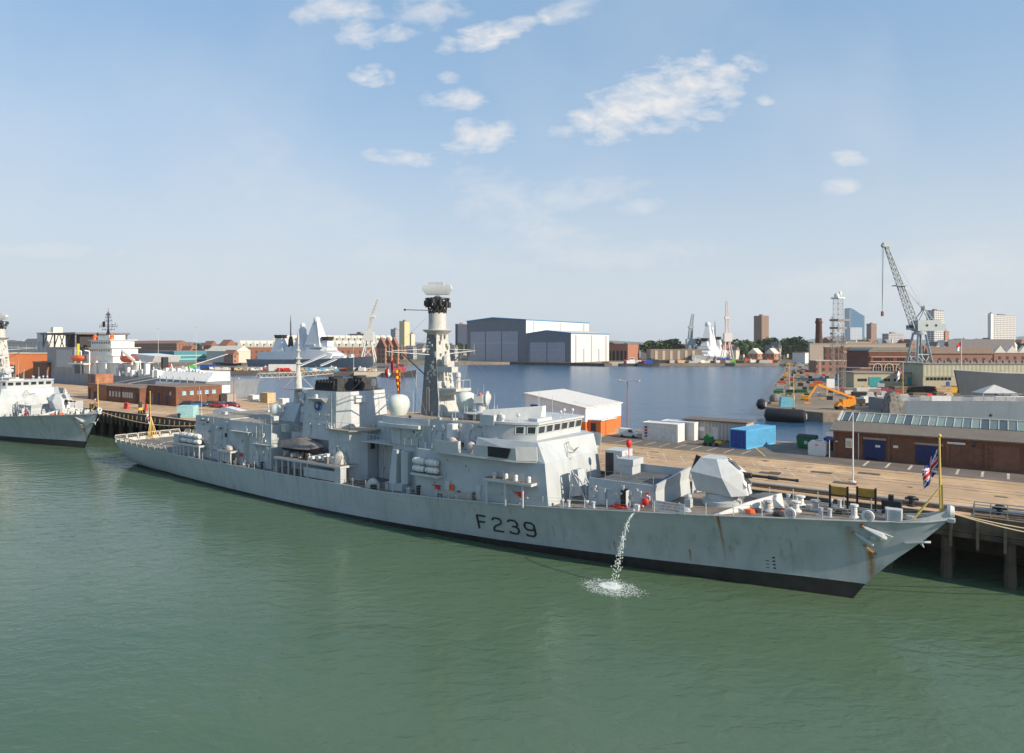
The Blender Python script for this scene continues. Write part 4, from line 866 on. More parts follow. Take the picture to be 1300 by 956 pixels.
    mb.path([(105.2, 5.3, hD(105)+.1), (106.4, 5.6, hD(106)+.1), (107.5, 5.4, hD(107)+.1), (107.9, 5.1, 7.2)], .06, 4); mb.ball((108, 5, 7.1), .4, (1, .5, 1)); mb.build('fire_hose', RED, T)
    mb = MB(); mb.tube((106.6, 6.0, 6.3), (107.5, 6.3, 6.5), .12); mb.box(107.4, 107.9, 5.9, 6.3, 6.3, 7.0); mb.build('portable_pump', WHITE, T)
    # port side locker house and red marker by the screen
    mb = MB(); mb.box(98.8, 101.0, -6.6, -3.9, 6.6, 10.3); lk = mb.build('grey_equipment_cabin', PAINT2, T); mb = MB(); mb.box(98.72, 98.8, -6.0, -4.6, 6.8, 9.9); mb.box(98.9, 99.9, -3.9, -3.86, 6.8, 10.0); mb.build('dark_doorway', SOOT, lk)
    mb = MB(); mb.box(98.6, 101.6, -5.5, -2.5, 6.5, 6.6)
    for s in (98.7, 101.5): mb.tube((s, -2.6, 5.6), (s, -2.6, 6.6), .06)
    mb.build('cabin_platform', PAINT2, T)
    mb = MB(); mb.prism([(101.8, -3.7), (103.4, -3.7), (103.4, -1.6), (101.8, -1.6)], 8.2, 9.2); mb.prism([(101.6, -4.0), (103.6, -4.0), (103.6, -1.4), (101.6, -1.4)], 9.2, 9.9); 
    for y in (-3.8, -1.6): mb.tube((101.7, y, 9.9), (101.5, y, 10.2), .06)
    mb.build('decoy_launcher', PAINT, T)
    mb = MB(); mb.tube((102.5, -2.6, 9.9), (102.5, -2.6, 11.2), .05); mb.ball((102.5, -2.6, 11.5), .42, (.8, .8, 1.15)); mb.build('red_day_marker', RED, T)
    # gun
    ob = [(-2.3, -1.9), (1.2, -2.3), (2.5, -.9), (2.5, .9), (1.2, 2.3), (-2.3, 1.9)]
    g0 = [(x*.86-.1, y*.86) for x, y in ob]; g2 = [(x*.72-.35, y*.45) for x, y in ob]
    mb = MB(); sy_ = lambda L_: [(x, -y, z) for x, y, z in L_]+[(x, y, z) for x, y, z in reversed(L_)]; L0 = sy_([(-2.05, 1.5, .15), (1.5, 1.7, 0), (2.75, .75, .1)]); L1 = sy_([(-2.5, 1.95, 2.1), (.75, 2.15, 1.75), (2.2, .8, 2.1)]); L2 = sy_([(-1.75, 1.15, 3.4), (-.1, 1.2, 3.4), (.55, .7, 3.35)])
    mb.loft(L0, L1, L2); gun = mb.build('gun_turret', PAINT2, T, smooth=8); gun.location = (113.9, 0, 7.95)
    mb = MB(); mb.lathe((0, 0, -1.2), [(1.9, 0), (1.9, .5), (1.55, .6), (1.55, 1.2)], 20); mb.build('gun_ring', PAINT, gun)
    mb = MB(); mb.loft([(1.5, -.45, 1.2), (2.85, -.4, 1.2), (2.85, .4, 1.2), (1.5, .45, 1.2)], [(.3, -.4, 3.35), (1.2, -.35, 3.1), (1.2, .35, 3.1), (.3, .4, 3.35)]); mb.build('gun_mantlet', DKDECK, gun)
    mb = MB(); mb.loft([(1.9, -.95, .3), (2.72, -.9, .9), (2.6, -.45, 1.3), (1.8, -.45, .5)], [(.0, -.85, 3.2), (.95, -.8, 2.95), (.95, -.5, 3.0), (.0, -.5, 3.3)]); mb.loft([(1.9, .95, .3), (2.72, .9, .9), (2.6, .45, 1.3), (1.8, .45, .5)], [(.0, .85, 3.2), (.95, .8, 2.95), (.95, .5, 3.0), (.0, .5, 3.3)]); mb.build('mantlet_cheek', WHITE, gun)
    mb = MB(); mb.lathe((0, 0, 1.95), [(.28, 2.0), (.26, 2.9), (.15, 3.0), (.14, 4.4), (.19, 4.45), (.19, 5.3), (.12, 5.4), (.11, 6.9), (.15, 6.95), (.15, 7.2), (.08, 7.2)], 12, 'x'); mb.build('gun_barrel', SOOT, gun)
    mb = MB()
    for k in range(6): mb.box(-1.5+.4*k, -1.3+.4*k, -.5+.1*(k % 3), -.2+.1*(k % 3), 3.25, 3.36)
    mb.bar((-2.35, .0, 1.7), (-1.85, 0, 3.2), .12, 1.6); mb.build('turret_fittings', SOOT, gun)
    mb = MB(); mb.box(117.0, 118.6, 1.1, 2.5, 6.95, 7.3); mb.box(116.4, 117.4, 1.5, 2.2, 6.9, 7.1); mb.build('gun_hatch', WHITE, T)
    # breakwater
    for sd in (1, -1):
        mb = MB()
        A0 = Vector((114.9, sd*5.15, hD(115))); B0 = Vector((119.7, 0, hD(120)+.0)); A1 = A0+Vector((0, 0, .03)); M0 = A0.lerp(B0, .5)
        mb.loft([A0, A0+Vector((.1, 0, 0)), A1+Vector((.1, 0, .02)), A1], [M0, M0+Vector((.15, 0, 0)), M0+Vector((.0, 0, .85)), M0+Vector((-.15, 0, .85))], [B0, B0+Vector((.15, 0, 0)), B0+Vector((-.1, 0, 1.35)), B0+Vector((-.25, 0, 1.35))])
        for k in range(4): t = .35+.17*k; p = A0.lerp(B0, t); mb.loft([p, p+Vector((1.2, 0, 0)), p+Vector((1.2, sd*.05, 0)), p+Vector((0, sd*.05, 0))], [p+Vector((-.1, 0, 1.2*t)), p+Vector((.05, 0, 1.2*t)), p+Vector((.05, sd*.05, 1.2*t)), p+Vector((-.1, sd*.05, 1.2*t))])
        mb.build('breakwater', WHITE, T)
    # foredeck fittings
    def lathe_part(name, s, y, prof, m): mb = MB(); mb.lathe((0, 0, 0), prof, 12); o = mb.build(name, m, T); o.location = (s, -y, hD(s)-.02)
    cap = [(.45, 0), (.5, .15), (.28, .35), (.26, .8), (.42, .95), (.4, 1.05)]
    for s, y in ((121.2, 1.3), (121.0, -1.3)): lathe_part('capstan', s, y, cap, WHITE)
    lathe_part('capstan', 126.0, 1.3, [(.45, 0), (.4, .1), (.25, .2), (.24, .9), (.34, 1.0), (.34, 1.15)], WHITE)
    lathe_part('cable_holder', 118.9, 2.1, cap, STEEL); lathe_part('cable_holder', 122.6, .2, cap, STEEL)
    def bollards(s, y):
        mb = MB()
        for k in (0, .75): mb.lathe((k, 0, 0), [(.2, 0), (.17, .1), (.17, .6), (.22, .65), (.2, .75)], 10)
        mb.box(-.35, 1.1, -.28, .28, 0, .06); o = mb.build('mooring_bollards', PAINT2, T); o.location = (s, -y, hD(s)-.02)
    for s, y in ((99.3, 6.3), (102.1, 6.1), (96.6, 6.9), (123.4, 1.9), (123.4, -2.4), (110.6, -5.0), (128.3, -.6), (119.4, -3.2), (24.5, -6.9), (22.2, 6.8)): bollards(s, y)
    def ringf(s):
        mb = MB(); mb.lathe((0, 0, 0), [(.32, -.14), (.48, -.12), (.52, 0), (.48, .12), (.32, .14), (.32, -.14)], 16, 'y'); o = mb.build('fairlead_ring', WHITE, T); o.location = (s, -(bD(s)-.1), hD(s)+.42)
    for s in (121.3, 127.2): ringf(s)
    mb = MB(); mb.box(128.4, 129.6, .5, 1.5, hD(129)-.05, hD(129)+.95); 
    for k in range(3): mb.box(128.45, 129.55, 1.5, 1.53, hD(129)+.05+.3*k, hD(129)+.3+.3*k)
    mb.build('grey_locker', PAINT2, T)
    mb = MB(); mb.box(127.8, 129.3, -1.8, -.9, hD(128), hD(128)+1.25); mb.box(128.3, 128.7, -1.5, -1.1, hD(128)+1.25, hD(128)+1.7); mb.build('black_gear_box', BLACK, T)
    for s in (123.3, 125.6):
        fr = MB()
        for k in (0, 1.5): fr.box(s+k, s+k+.16, -2.2, -2.0, hD(s)-.1, hD(s)+2.1)
        fr.box(s, s+1.66, -2.2, -2.05, hD(s)+1.15, hD(s)+1.25); o = fr.build('sign_board_frame', BLACK, T)
        mb = MB(); mb.box(s+.17, s+1.49, -2.12, -2.04, hD(s)+1.26, hD(s)+2.0); mb.build('ochre_board', mat('ochre_board_paint', (.42, .25, .04), .7, var=.2, dirt=.3), o)
    # chain and coiled gear
    mb = MB()
    for sd in (1, -1):
        for k in range(22): s = 119.2+.33*k; mb.box(s, s+.24, sd*(.9-.01*k)-.08-.06*(k % 2), sd*(.9-.01*k)+.08+.06*(k % 2), hD(s)+.02, hD(s)+.14)
    mb.build('anchor_chain', mat('dark_chain', (.06, .05, .045), .6), T)
    for s, y, m_ in ((117.6, 3.0, ORANGE), (118.1, 2.6, SOOT), (120.2, 3.3, SOOT), (112, 4.6, PAINT), (120.6, 2.6, ORANGE), (124.8, .4, SOOT), (122.0, -.9, STEEL), (130.2, .2, STEEL)):
        mb = MB()
        for k in range(3): mb.lathe((0, 0, 0), [(.25+.05*k, .1*k), (.55-.07*k, .03+.1*k), (.55-.07*k, .12+.1*k), (.25, .14+.1*k)], 10)
        o = mb.build('coiled_hose', m_, T); o.location = (s, -y, hD(s))
    mb = MB(); mb.box(111.3, 111.9, 2.5, 3.2, hD(111), hD(111)+.9); mb.ball((111.6, 2.8, hD(111)+1.1), .3); mb.build('small_winch', PAINT, T)
    # jackstaff
    mb = MB(); mb.tube((132.3, 0, 7.9), (132.2, 0, 14.9), .11, .07, n=8); mb.ball((132.2, 0, 14.95), .16)
    mb.bar((132.45, 0, 7.9), (132.4, 0, 10.9), .12); mb.tube((130.3, .9, 7.7), (132.3, 0, 10.7), .07); mb.tube((130.3, -.9, 7.7), (132.3, 0, 10.7), .07); mb.build('jackstaff', GOLD, T)
    return T
frig = make_frigate()
F2 = dup(frig, Q(-152, 1.2, 0), label='pale grey frigate cut off by the left edge, only its bow and bridge showing', skip=('pennant_number', 'canvas_dodger', 'red_day_marker', 'canvas_awning'))
# ================================================================ THINGS ON AND AROUND THE FRIGATE
def flag_mesh(name, wid, hgt, fn, mats, sway, nx=30, ny=20, fold=.25, droop=0):
    mb = MB()
    for i in range(nx+1):
        for j in range(ny+1):
            u, v = i/nx, j/ny
            x = -u*wid*math.cos(sway); z = -v*hgt-u*wid*math.sin(sway)-droop*u*u
            y = fold*math.sin(u*9+v*2)*u+.1*math.sin(v*5)*u
            mb.v.append((x+.12*math.sin(u*12+v)*u, y, z))
    for i in range(nx):
        for j in range(ny):
            q = i*(ny+1)+j; mb.f.append([q, q+ny+1, q+ny+2, q+1]); mb.m.append(fn((i+.5)/nx, (j+.5)/ny))
    return mb
FB = mat('flag_blue', (.015, .03, .22), .8); FR_ = mat('flag_red', (.55, .02, .03), .8); FW = mat('flag_white', (.80, .78, .76), .8); FY = mat('flag_yellow', (.8, .55, .02), .8)
def union(u, v):                                      # 0 blue 1 white 2 red
    x, y = (u-.5)*2, (v-.5)*2
    if abs(x) < .10 or abs(y) < .2: return 2
    if abs(x) < .17 or abs(y) < .33: return 1
    d = min(abs(x-y), abs(x+y)); sgn = (x-y) if abs(x-y) < abs(x+y) else (x+y)
    if 0 < sgn*(1 if x > 0 else -1) < .12: return 2
    return 1 if d < .2 else 0
def ensign(u, v):
    if u < .46 and v < .46: return union(u/.46, v/.46)
    return 2 if abs(u-.5) < .06 or abs(v-.5) < .1 else 1
mb = flag_mesh('union_flag', 2.0, 1.9, union, None, R(58), fold=.35, droop=.3); single(mb, 'flag', [FB, FW, FR_], 'blue red and white union flag hanging limp from the yellow jackstaff at the bow', 'flag', Q(132.1, 0, 13.9), TH)
mb = flag_mesh('ensign', 2.0, 1.8, ensign, None, R(66), fold=.3, droop=.4); single(mb, 'flag', [FB, FW, FR_], 'white ensign with red cross drooping from the yellow staff at the near frigate stern', 'flag', Q(.1, 0, 10.6), TH)
mb = flag_mesh('ensign', 1.8, 1.6, union, None, R(60), fold=.3, droop=.3); single(mb, 'flag', [FB, FW, FR_], 'union flag hanging on the bow staff of the cut off frigate at left', 'flag', Q(-152+132.1, 1.2, 12.6), TH)
mb = flag_mesh('signal', 2.0, 1.3, lambda u, v: 1 if .34 < u < .67 else 2, None, R(50), fold=.2); single(mb, 'signal_flag', [FB, FW, FR_], 'red and white striped signal flag flying left of the main mast', 'flag', Q(75.5, 7.4, 20.8), TH)
mb = flag_mesh('signal', .55, 3.0, lambda u, v: 1 if (int(v*8)+int(u*2)) % 2 else 2, None, R(8), fold=.2); single(mb, 'signal_flag', [FB, FY, FR_], 'long red and yellow chequered signal flag hanging below the yard', 'flag', Q(75.5, 6.2, 19.4), TH)
# inflatable boat on the boat deck
rib = thing('rigid_inflatable_boat', 'grey canvas covered inflatable boat stowed on the boat deck of the near frigate', 'boat', Q(55.8, 6.0, 7.6))
mb = MB(); mb.loft([(-4.3, -.3, .1), (-4.3, .3, .1), (-4.3, .2, .9), (-4.3, -.2, .9)], [(-4.1, -1.1, .2), (-4.1, 1.1, .2), (-3.8, .9, 1.2), (-3.8, -.9, 1.2)], [(0, -1.3, .3), (0, 1.3, .3), (0, .7, 1.75), (0, -.7, 1.75)], [(2.8, -1.1, .4), (2.8, 1.1, .4), (2.8, .5, 1.3), (2.8, -.5, 1.3)], [(4.7, -.2, .8), (4.7, .2, .8), (4.6, .1, 1.15), (4.6, -.1, 1.15)]); mb.build('canvas_cover', GREYTARP, rib, smooth=60)
mb = MB(); mb.loft([(-4.0, -.1, -.4), (-4, .1, -.4), (-4, 1.0, .3), (-4, -1.0, .3)], [(3.0, -.1, -.35), (3.0, .1, -.35), (3, .9, .4), (3, -.9, .4)], [(4.6, -.05, .6), (4.6, .05, .6), (4.6, .1, .8), (4.6, -.1, .8)]); mb.build('boat_hull', SOOT, rib)
mb = MB()
for x in (-2.8, 2.2): mb.box(x, x+.2, -1.1, 1.1, -1.02, -.2)
mb.build('boat_chock', PAINT2, rib)
# white sheeted boats standing on the quay beyond the hangar
WT_ = mat('white_tarpaulin', (.72, .72, .70), .8, var=.05, bump=.5, bs=2)
mb = MB(); mb.loft([(-5.5, -1.2, 0), (-5.5, 1.2, 0), (-5.3, .8, 2.3), (-5.3, -.8, 2.3)], [(-1, -1.5, 0), (-1, 1.5, 0), (-1, .9, 3.2), (-1, -.9, 3.2)], [(5.2, -1.4, 0), (5.2, 1.4, 0), (5.2, .8, 2.6), (5.2, -.8, 2.6)]); single(mb, 'covered_boat', WT_, 'long white tarpaulin covered boat on the quay beyond the frigate hangar, left of two', 'covered boat', Q(4.6, -14.5, GZ), TH)
mb = MB(); mb.loft([(-5.0, -1.2, 0), (-5.0, 1.2, 0), (-4.9, .8, 2.4), (-4.9, -.8, 2.4)], [(5.4, -1.5, 0), (5.4, 1.5, 0), (5.3, .8, 3.7), (5.3, -.8, 3.7)]); single(mb, 'covered_boat', WT_, 'white tarpaulin covered boat on the quay nearest the after green dome', 'covered boat', Q(15.8, -14.5, GZ), TH)
# banner on the rails : white board with rows of red lettering, too small to read in the photograph
bn = thing('warning_banner', 'white banner with rows of red lettering tied to the foredeck rail', 'banner', Q(110.9, bD(111)-.12, hD(111)), TH)
mb = MB(); mb.box(-1.5, 1.5, 0, .04, .08, 1.02); mb.build('banner_sheet', WHITE, bn)
rr = random.Random(3); mb = MB()
for r_, (x0, x1) in enumerate(((-1.1, 1.1), (-1.3, 1.3), (-.9, .9))):
    x = x0; z = .78-.27*r_
    while x < x1:
        w_ = rr.uniform(.05, .11)
        mb.box(x, x+.025, .043, .05, z, z+.14); mb.box(x+.03, x+w_, .043, .05, z+rr.choice((0, .06, .11)), z+.03+rr.choice((0, .06, .11))); x += w_+(.12 if rr.random() < .2 else .035)
mb.build('red_lettering', RED, bn)
# discharge water and its foam
rr = random.Random(11); mb = MB()
for k in range(430):
    t = rr.random()**.75; sp_ = .05+.42*t
    s = 107.6-.5*t+rr.gauss(0, sp_*.5); y = 6.5+3.2*t**.7+rr.gauss(0, sp_*.35); z = 6.3*(1-t**1.6)-.05
    mb.ball((s, y, max(.05, z)), rr.uniform(.012, .034)*(1+.2*t), (1, 1, rr.uniform(1, 3.5)), 5, 3)
FOAM = mat('white_water_foam', (.70, .76, .74), .5, var=.1)
o = mb.build('discharge_water', FOAM); o.location = Q(0, 0, 0); o.rotation_euler = (0, 0, TH); o['kind'] = 'stuff'
mb = MB()
for k in range(2000):
    a_ = rr.random()*6.2832; q = rr.random()
    if q < .35: r_ = rr.random()**.7; s, y = 106.8+1.1*r_*math.cos(a_), 9.9+.9*r_*math.sin(a_)
    elif q < .75: r_ = rr.gauss(1, .17); s, y = 107.0+2.3*r_*math.cos(a_), 10.3+1.7*r_*math.sin(a_); r_ = 1 if math.sin(a_) > -.5 else 2
    else: r_ = rr.random()**.5; s, y = 107.2+2.6*r_*math.cos(a_)+1.2*rr.random()**2, 10.4+1.8*r_*math.sin(a_)
    mb.ball((s, y, .0), rr.uniform(.02, .06)*(1.2 if q < .35 else .7), (1.7, 1, .15), 6, 3)
o = mb.build('foam_patch', FOAM); o.location = Q(0, 0, .03); o.rotation_euler = (0, 0, TH); o['kind'] = 'stuff'
FS = mat('broken_foam_sheet', (.66, .73, .70), .6, var=.1); t_ = FS.node_tree; b_ = t_.nodes['Principled BSDF']; g_ = t_.nodes.new('ShaderNodeTexCoord'); n_ = t_.nodes.new('ShaderNodeTexNoise'); n_.inputs['Scale'].default_value = 2.6; n_.inputs['Detail'].default_value = 9; n_.inputs['Roughness'].default_value = .75; t_.links.new(g_.outputs['Object'], n_.inputs['Vector'])
ln_ = t_.nodes.new('ShaderNodeVectorMath'); ln_.operation = 'LENGTH'; t_.links.new(g_.outputs['Object'], ln_.inputs[0])
m1 = t_.nodes.new('ShaderNodeMath'); m1.operation = 'MULTIPLY_ADD'; t_.links.new(ln_.outputs['Value'], m1.inputs[0]); m1.inputs[1].default_value = -.12; t_.links.new(n_.outputs[0], m1.inputs[2])
m2 = t_.nodes.new('ShaderNodeMapRange'); m2.inputs[1].default_value = .30; m2.inputs[2].default_value = .48; m2.inputs[4].default_value = .9; t_.links.new(m1.outputs[0], m2.inputs[0]); t_.links.new(m2.outputs[0], b_.inputs['Alpha'])
mb = MB(); mb.add([(0, 0, 0)]+[(3.4*math.cos(.1963*k), 2.5*math.sin(.1963*k), 0) for k in range(32)], [(0, k+1, (k+1) % 32+1) for k in range(32)]); o = mb.build('foam_sheet', FS, smooth=0); o.location = Q(107.1, 10.2, .025); o.rotation_euler = (0, 0, TH); o['kind'] = 'stuff'
# mooring lines
def line(name, p, q, sag, r, label, group=None):
    mb = MB(); pts = []
    for k in range(17): t = k/16; v = Vector(p).lerp(Vector(q), t); pts.append((v.x, -v.y, v.z-4*sag*t*(1-t)))
    mb.path(pts, r, 5); o = mb.build(name, ROPE); return tag(o, label, 'rope', group)
line('mooring_rope', Q(133.2, 0, 8.6), Q(150, QE+.6, 6.6), 1.0, .055, 'tan mooring rope running from the near frigate stem to the quay at the right edge')
line('mooring_rope', Q(133.2, -.2, 8.6), Q(147, QE+.6, 6.6), .6, .05, 'second thinner mooring rope just above the long one at the near bow')
line('mooring_rope', Q(-19.2, 1.2, 8.5), Q(6, QE+.2, 6.5), 1.6, .06, 'tan mooring rope from the left frigate bow sagging along the dark quay face')
line('mooring_rope', Q(1.0, -6.0, 4.3), Q(9, QE+.1, 6.5), .2, .05, 'short mooring rope from the near frigate stern up to the quay')
# ================================================================ THINGS ON THE QUAY
BR1 = brick('red_brown_brick', (.19, .088, .054), None); BR2 = brick('orange_brick', (.36, .17, .095), None)
# long brick workshop with glazed ridge
wk = thing('brick_workshop', 'long dark red brick workshop with glazed ridge and blue doors on the quay at right', 'building', Q(116.4, -40.5, GZ))
WL, WD, EH = 46, 12.5, 3.85
mb = MB(); mb.box(0, WL, -WD, 0, 0, EH)
for k in range(10): mb.box((-.02+3.45*k) if k < 3 else 9.55+4.2*(k-2), (.32+3.45*k) if k < 3 else 9.9+4.2*(k-2), .003, .16, 0, EH-.25)
mb.box(0, WL, .003, .2, EH-.28, EH-.02); mb.box(0, WL, .003, .1, 0, .35)
mb.build('wall', BR1, wk)
ROOFM = corr('weathered_fibre_roof', (.20, .17, .14), .35, .9); LEAD = mat('grey_felt', (.24, .22, .20), .9)
mb = MB(); mb.xprism([(.45, EH-.05), (.45, EH+.1), (-3.2, EH+1.15), (-3.2, EH+1.0)], -.5, WL+.3); mb.xprism([(-WD-.45, EH-.05), (-WD-.45, EH+.1), (-WD+3.2, EH+1.15), (-WD+3.2, EH+1.0)], -.5, WL+.3)
mb.xprism([(-.1, EH), (-3.2, EH+1.0), (-WD+3.2, EH+1.0), (-WD, EH)], .02, .3); rf = mb.build('roof', ROOFM, wk)
GRN = mat('green_tinted_roof_glass', (.10, .15, .135), .25, spec=.6, var=.45, vs=.9, dirt=.3)
mb = MB(); mb.xprism([(-3.1, EH+1.02), (-3.1, EH+1.14), (-WD/2, EH+2.15), (-WD/2, EH+2.05)], .25, WL-.3); mb.xprism([(-WD+3.1, EH+1.02), (-WD+3.1, EH+1.14), (-WD/2, EH+2.15), (-WD/2, EH+2.05)], .25, WL-.3); gz_ = mb.build('roof_glazing', GRN, wk)
gr = random.Random(5)
GP = [mat('roof_pane_'+n_, c, .25, spec=.6, var=.1) for n_, c in (('light', (.21, .26, .225)), ('mid', (.12, .15, .14)), ('dark', (.06, .075, .08)))]
k = .5; p0 = None
while k < WL-1.6:
    mb = MB(); mb.loft([(k, -3.15, EH+1.175), (k+.9, -3.15, EH+1.175), (k+.9, -WD/2+.1, EH+2.15), (k, -WD/2+.1, EH+2.15)], [(k, -3.15, EH+1.19), (k+.9, -3.15, EH+1.19), (k+.9, -WD/2+.1, EH+2.17), (k, -WD/2+.1, EH+2.17)]); mb.build('roof_pane', gr.choice(GP+([GP[0]] if k < 17 else [GP[2]])), gz_); k += 1.0
mb = MB(); k = .44
while k < WL-.4: mb.bar((k, -3.1, EH+1.2), (k, -WD/2, EH+2.21), .08, .1); k += 1.0
mb.box(.2, WL-.3, -WD/2-.2, -WD/2+.2, EH+2.17, EH+2.28); mb.loft([(-.1, -2.9, EH+1.0), (.2, -2.9, EH+1.0), (.2, -2.9, EH+1.2), (-.1, -2.9, EH+1.2)], [(-.1, -WD/2, EH+2.05), (.2, -WD/2, EH+2.05), (.2, -WD/2, EH+2.35), (-.1, -WD/2, EH+2.35)]); mb.build('glazing_bars', mat('pale_glazing_bar', (.55, .55, .5), .7), wk)
DB = mat('dark_blue_door_paint', (.008, .022, .10), .5, var=.1)
for s, w_, h_ in ((4.0, 2.6, 2.9), (10.3, 3.0, 2.7)):
    mb = MB(); mb.box(s, s+w_, .01, .10, 0, h_)
    for k in range(int(w_/.5)): mb.box(s+.5*k, s+.5*k+.04, .10, .13, .05, h_-.05)
    d_ = mb.build('door', DB, wk)
    mb = MB(); mb.box(s-.15, s+w_+.15, .004, .18, h_+.003, h_+.28); mb.build('lintel', mat('pale_lintel', (.34, .26, .18), .9), d_)
mb = MB(); mb.box(18.9, 21.6, .01, .08, .2, 3.2)
for k in range(11): mb.box(18.9, 21.6, .08, .1, .45+.25*k, .5+.25*k)
mb.build('roller_door', mat('brown_roller_door', (.20, .09, .055), .7), wk)
for s, z, w_, h_, m_ in ((1.6, 1.5, .9, 1.35, WHITE), (7.6, 2.0, .6, .35, WHITE), (5.4, 1.9, .6, .3, WHITE), (13.9, 3.1, 2.0, .28, WHITE), (16.6, 2.9, .4, .3, SOOT), (.3, 2.2, .25, .2, WHITE)):
    mb = MB(); mb.box(s, s+w_, .17, .22, z, z+h_); o = mb.build('wall_sign', m_, wk)
    if w_ == .9: mb = MB(); mb.box(s+.12, s+w_-.12, .22, .235, z+.2, z+h_-.35); mb.build('notice_sheet', mat('buff_paper', (.6, .45, .25), .8), o)
mb = MB(); mb.tube((3.3, .28, 0), (3.3, .28, EH-.1), .07); mb.tube((36, .28, 0), (36, .28, EH-.1), .07); mb.build('drainpipe', LAMPG, wk)
for s in (24.5, 34, 39):
    mb = MB(); mb.box(s, s+1.4, .005, .05, 1.4, 2.9); wn = mb.build('window', GLASS, wk)
    mb = MB(); mb.box(s, s+1.4, .05, .09, 2.1, 2.17); mb.box(s+.66, s+.74, .05, .09, 1.4, 2.9); mb.box(s-.1, s+1.5, .05, .14, 1.28, 1.4); mb.build('window_frame', LAMPG, wn)
# orange and white shed with sloping roof
sh = thing('quayside_shed', 'shed with white upper walls orange lower walls and pale sloping roof behind the frigate bridge', 'building', Q(62.0, -40.5, GZ))
WWALL = corr('white_cladding', (.72, .72, .74), .4); OWALL = corr('orange_cladding', (.62, .17, .045), .5); PURP = WWALL
ZT0, ZT1 = 6.85, 4.75
mb = MB(); mb.vprism([(0, 2.3), (13.2, 2.3), (13.2, ZT1), (0, ZT0)], -14, 0); mb.build('upper_wall', WWALL, sh)
mb = MB(); mb.box(.05, 13.15, -13.95, -.05, 0, 2.297); mb.build('lower_wall', OWALL, sh)
mb = MB(); mb.vprism([(-.25, ZT0+.05), (13.45, ZT1-.03), (13.45, ZT1+.15), (-.25, ZT0+.22)], -14.3, .3); mb.build('roof', mat('pale_roof_sheet', (.62, .60, .57), .7, var=.05, dirt=.15), sh)
mb = MB(); mb.box(13.2, 15.8, -6.4, -.9, 0, 2.6); an = mb.build('annex', OWALL, sh)
mb = MB(); mb.box(13.1, 16.1, -6.6, -.7, 2.603, 2.75); mb.build('annex_roof', WHITE, an)
mb = MB(); mb.box(13.8, 14.8, -.897, -.82, .1, 2.1); mb.build('door', mat('dark_slate_door', (.03, .03, .06), .5), an)
mb = MB(); mb.box(1.2, 2.9, .005, .1, 3.6, 4.9); mb.build('wall_sign', BLUE, sh)
# shipping containers
def container(name, L_, W_, H_, m, label, loc, rot=TH, ends=None, group=None, cat='container'):
    t = thing(name, label, cat, loc, rot, group)
    mb = MB(); mb.box(0, L_, -W_, 0, .12, H_-.05)
    k = .3
    while k < L_-.3: mb.box(k, k+.14, .003, .04, .25, H_-.25); k += .32
    mb.build('body', m, t)
    mb = MB()
    for x in (0, L_-.12):
        for y in (-W_, -.12): mb.box(x-.02, x+.14, y-.02, y+.14, 0, H_)
    for z in (0, H_-.14): mb.box(.14, L_-.14, -.08, .05, z, z+.14); mb.box(.14, L_-.14, -W_-.05, -W_+.08, z, z+.14); mb.box(-.03, .08, -W_+.14, -.14, z, z+.14); mb.box(L_-.08, L_+.03, -W_+.14, -.14, z, z+.14)
    mb.build('frame', m, t)
    for k in (0, 1):
        mb = MB(); y0 = -W_+.15+k*(W_-.3)/2; y1 = y0+(W_-.3)/2-.03; mb.box(-.06, -.004, y0, y1, .15, H_-.16)
        for q in (.25, .75): mb.tube((-.1, y0+(y1-y0)*q, .15), (-.1, y0+(y1-y0)*q, H_-.16), .03, n=5)
        mb.build('door', ends or m, t)
    return t
WC = mat('white_container_paint', (.68, .66, .62), .55, dirt=.25, rust=.2)
c1 = container('shipping_container', 6.4, 2.9, 3.0, WC, 'white shipping container with small red and blue marks left of the grey cabin', Q(86.1, -40.9, GZ))
mb = MB()
for k, m_ in enumerate((RED, BLUE, RED, BLUE)): mb = MB(); mb.box(.45, .95, .045, .06, .5+.5*k, .85+.5*k); mb.build('painted_mark', m_, c1)
container('shipping_container', 6.0, 2.9, 3.05, WHITE, 'second white container standing just behind and right of the marked one', Q(87.9, -44.6, GZ))
container('shipping_container', 9.6, 2.8, 3.0, LBLUE, 'long blue shipping container with darker blue doors on the asphalt', Q(104.1, -39.8, GZ), TH+R(79), BLUE)
cb = thing('portable_cabin', 'low grey portable cabin with flat dark roof behind the white containers', 'cabin', Q(91.3, -46.8, GZ))
mb = MB(); mb.box(0, 10.6, -4.2, 0, .2, 3.2); mb.build('wall', corr('grey_cabin_wall', (.40, .38, .35), .6), cb)
mb = MB(); mb.box(-.25, 10.85, -4.5, .3, 3.203, 3.42); mb.build('roof', mat('brown_felt_roof', (.15, .12, .10), .9), cb)
mb = MB(); mb.box(5.0, 6.0, .005, .06, .2, 2.3); mb.build('door', LAMPG, cb)
for s in (1.2, 2.6, 8.5): mb = MB(); mb.box(s, s+1.0, .005, .05, 1.5, 2.2); mb.build('window', WHITE, cb)
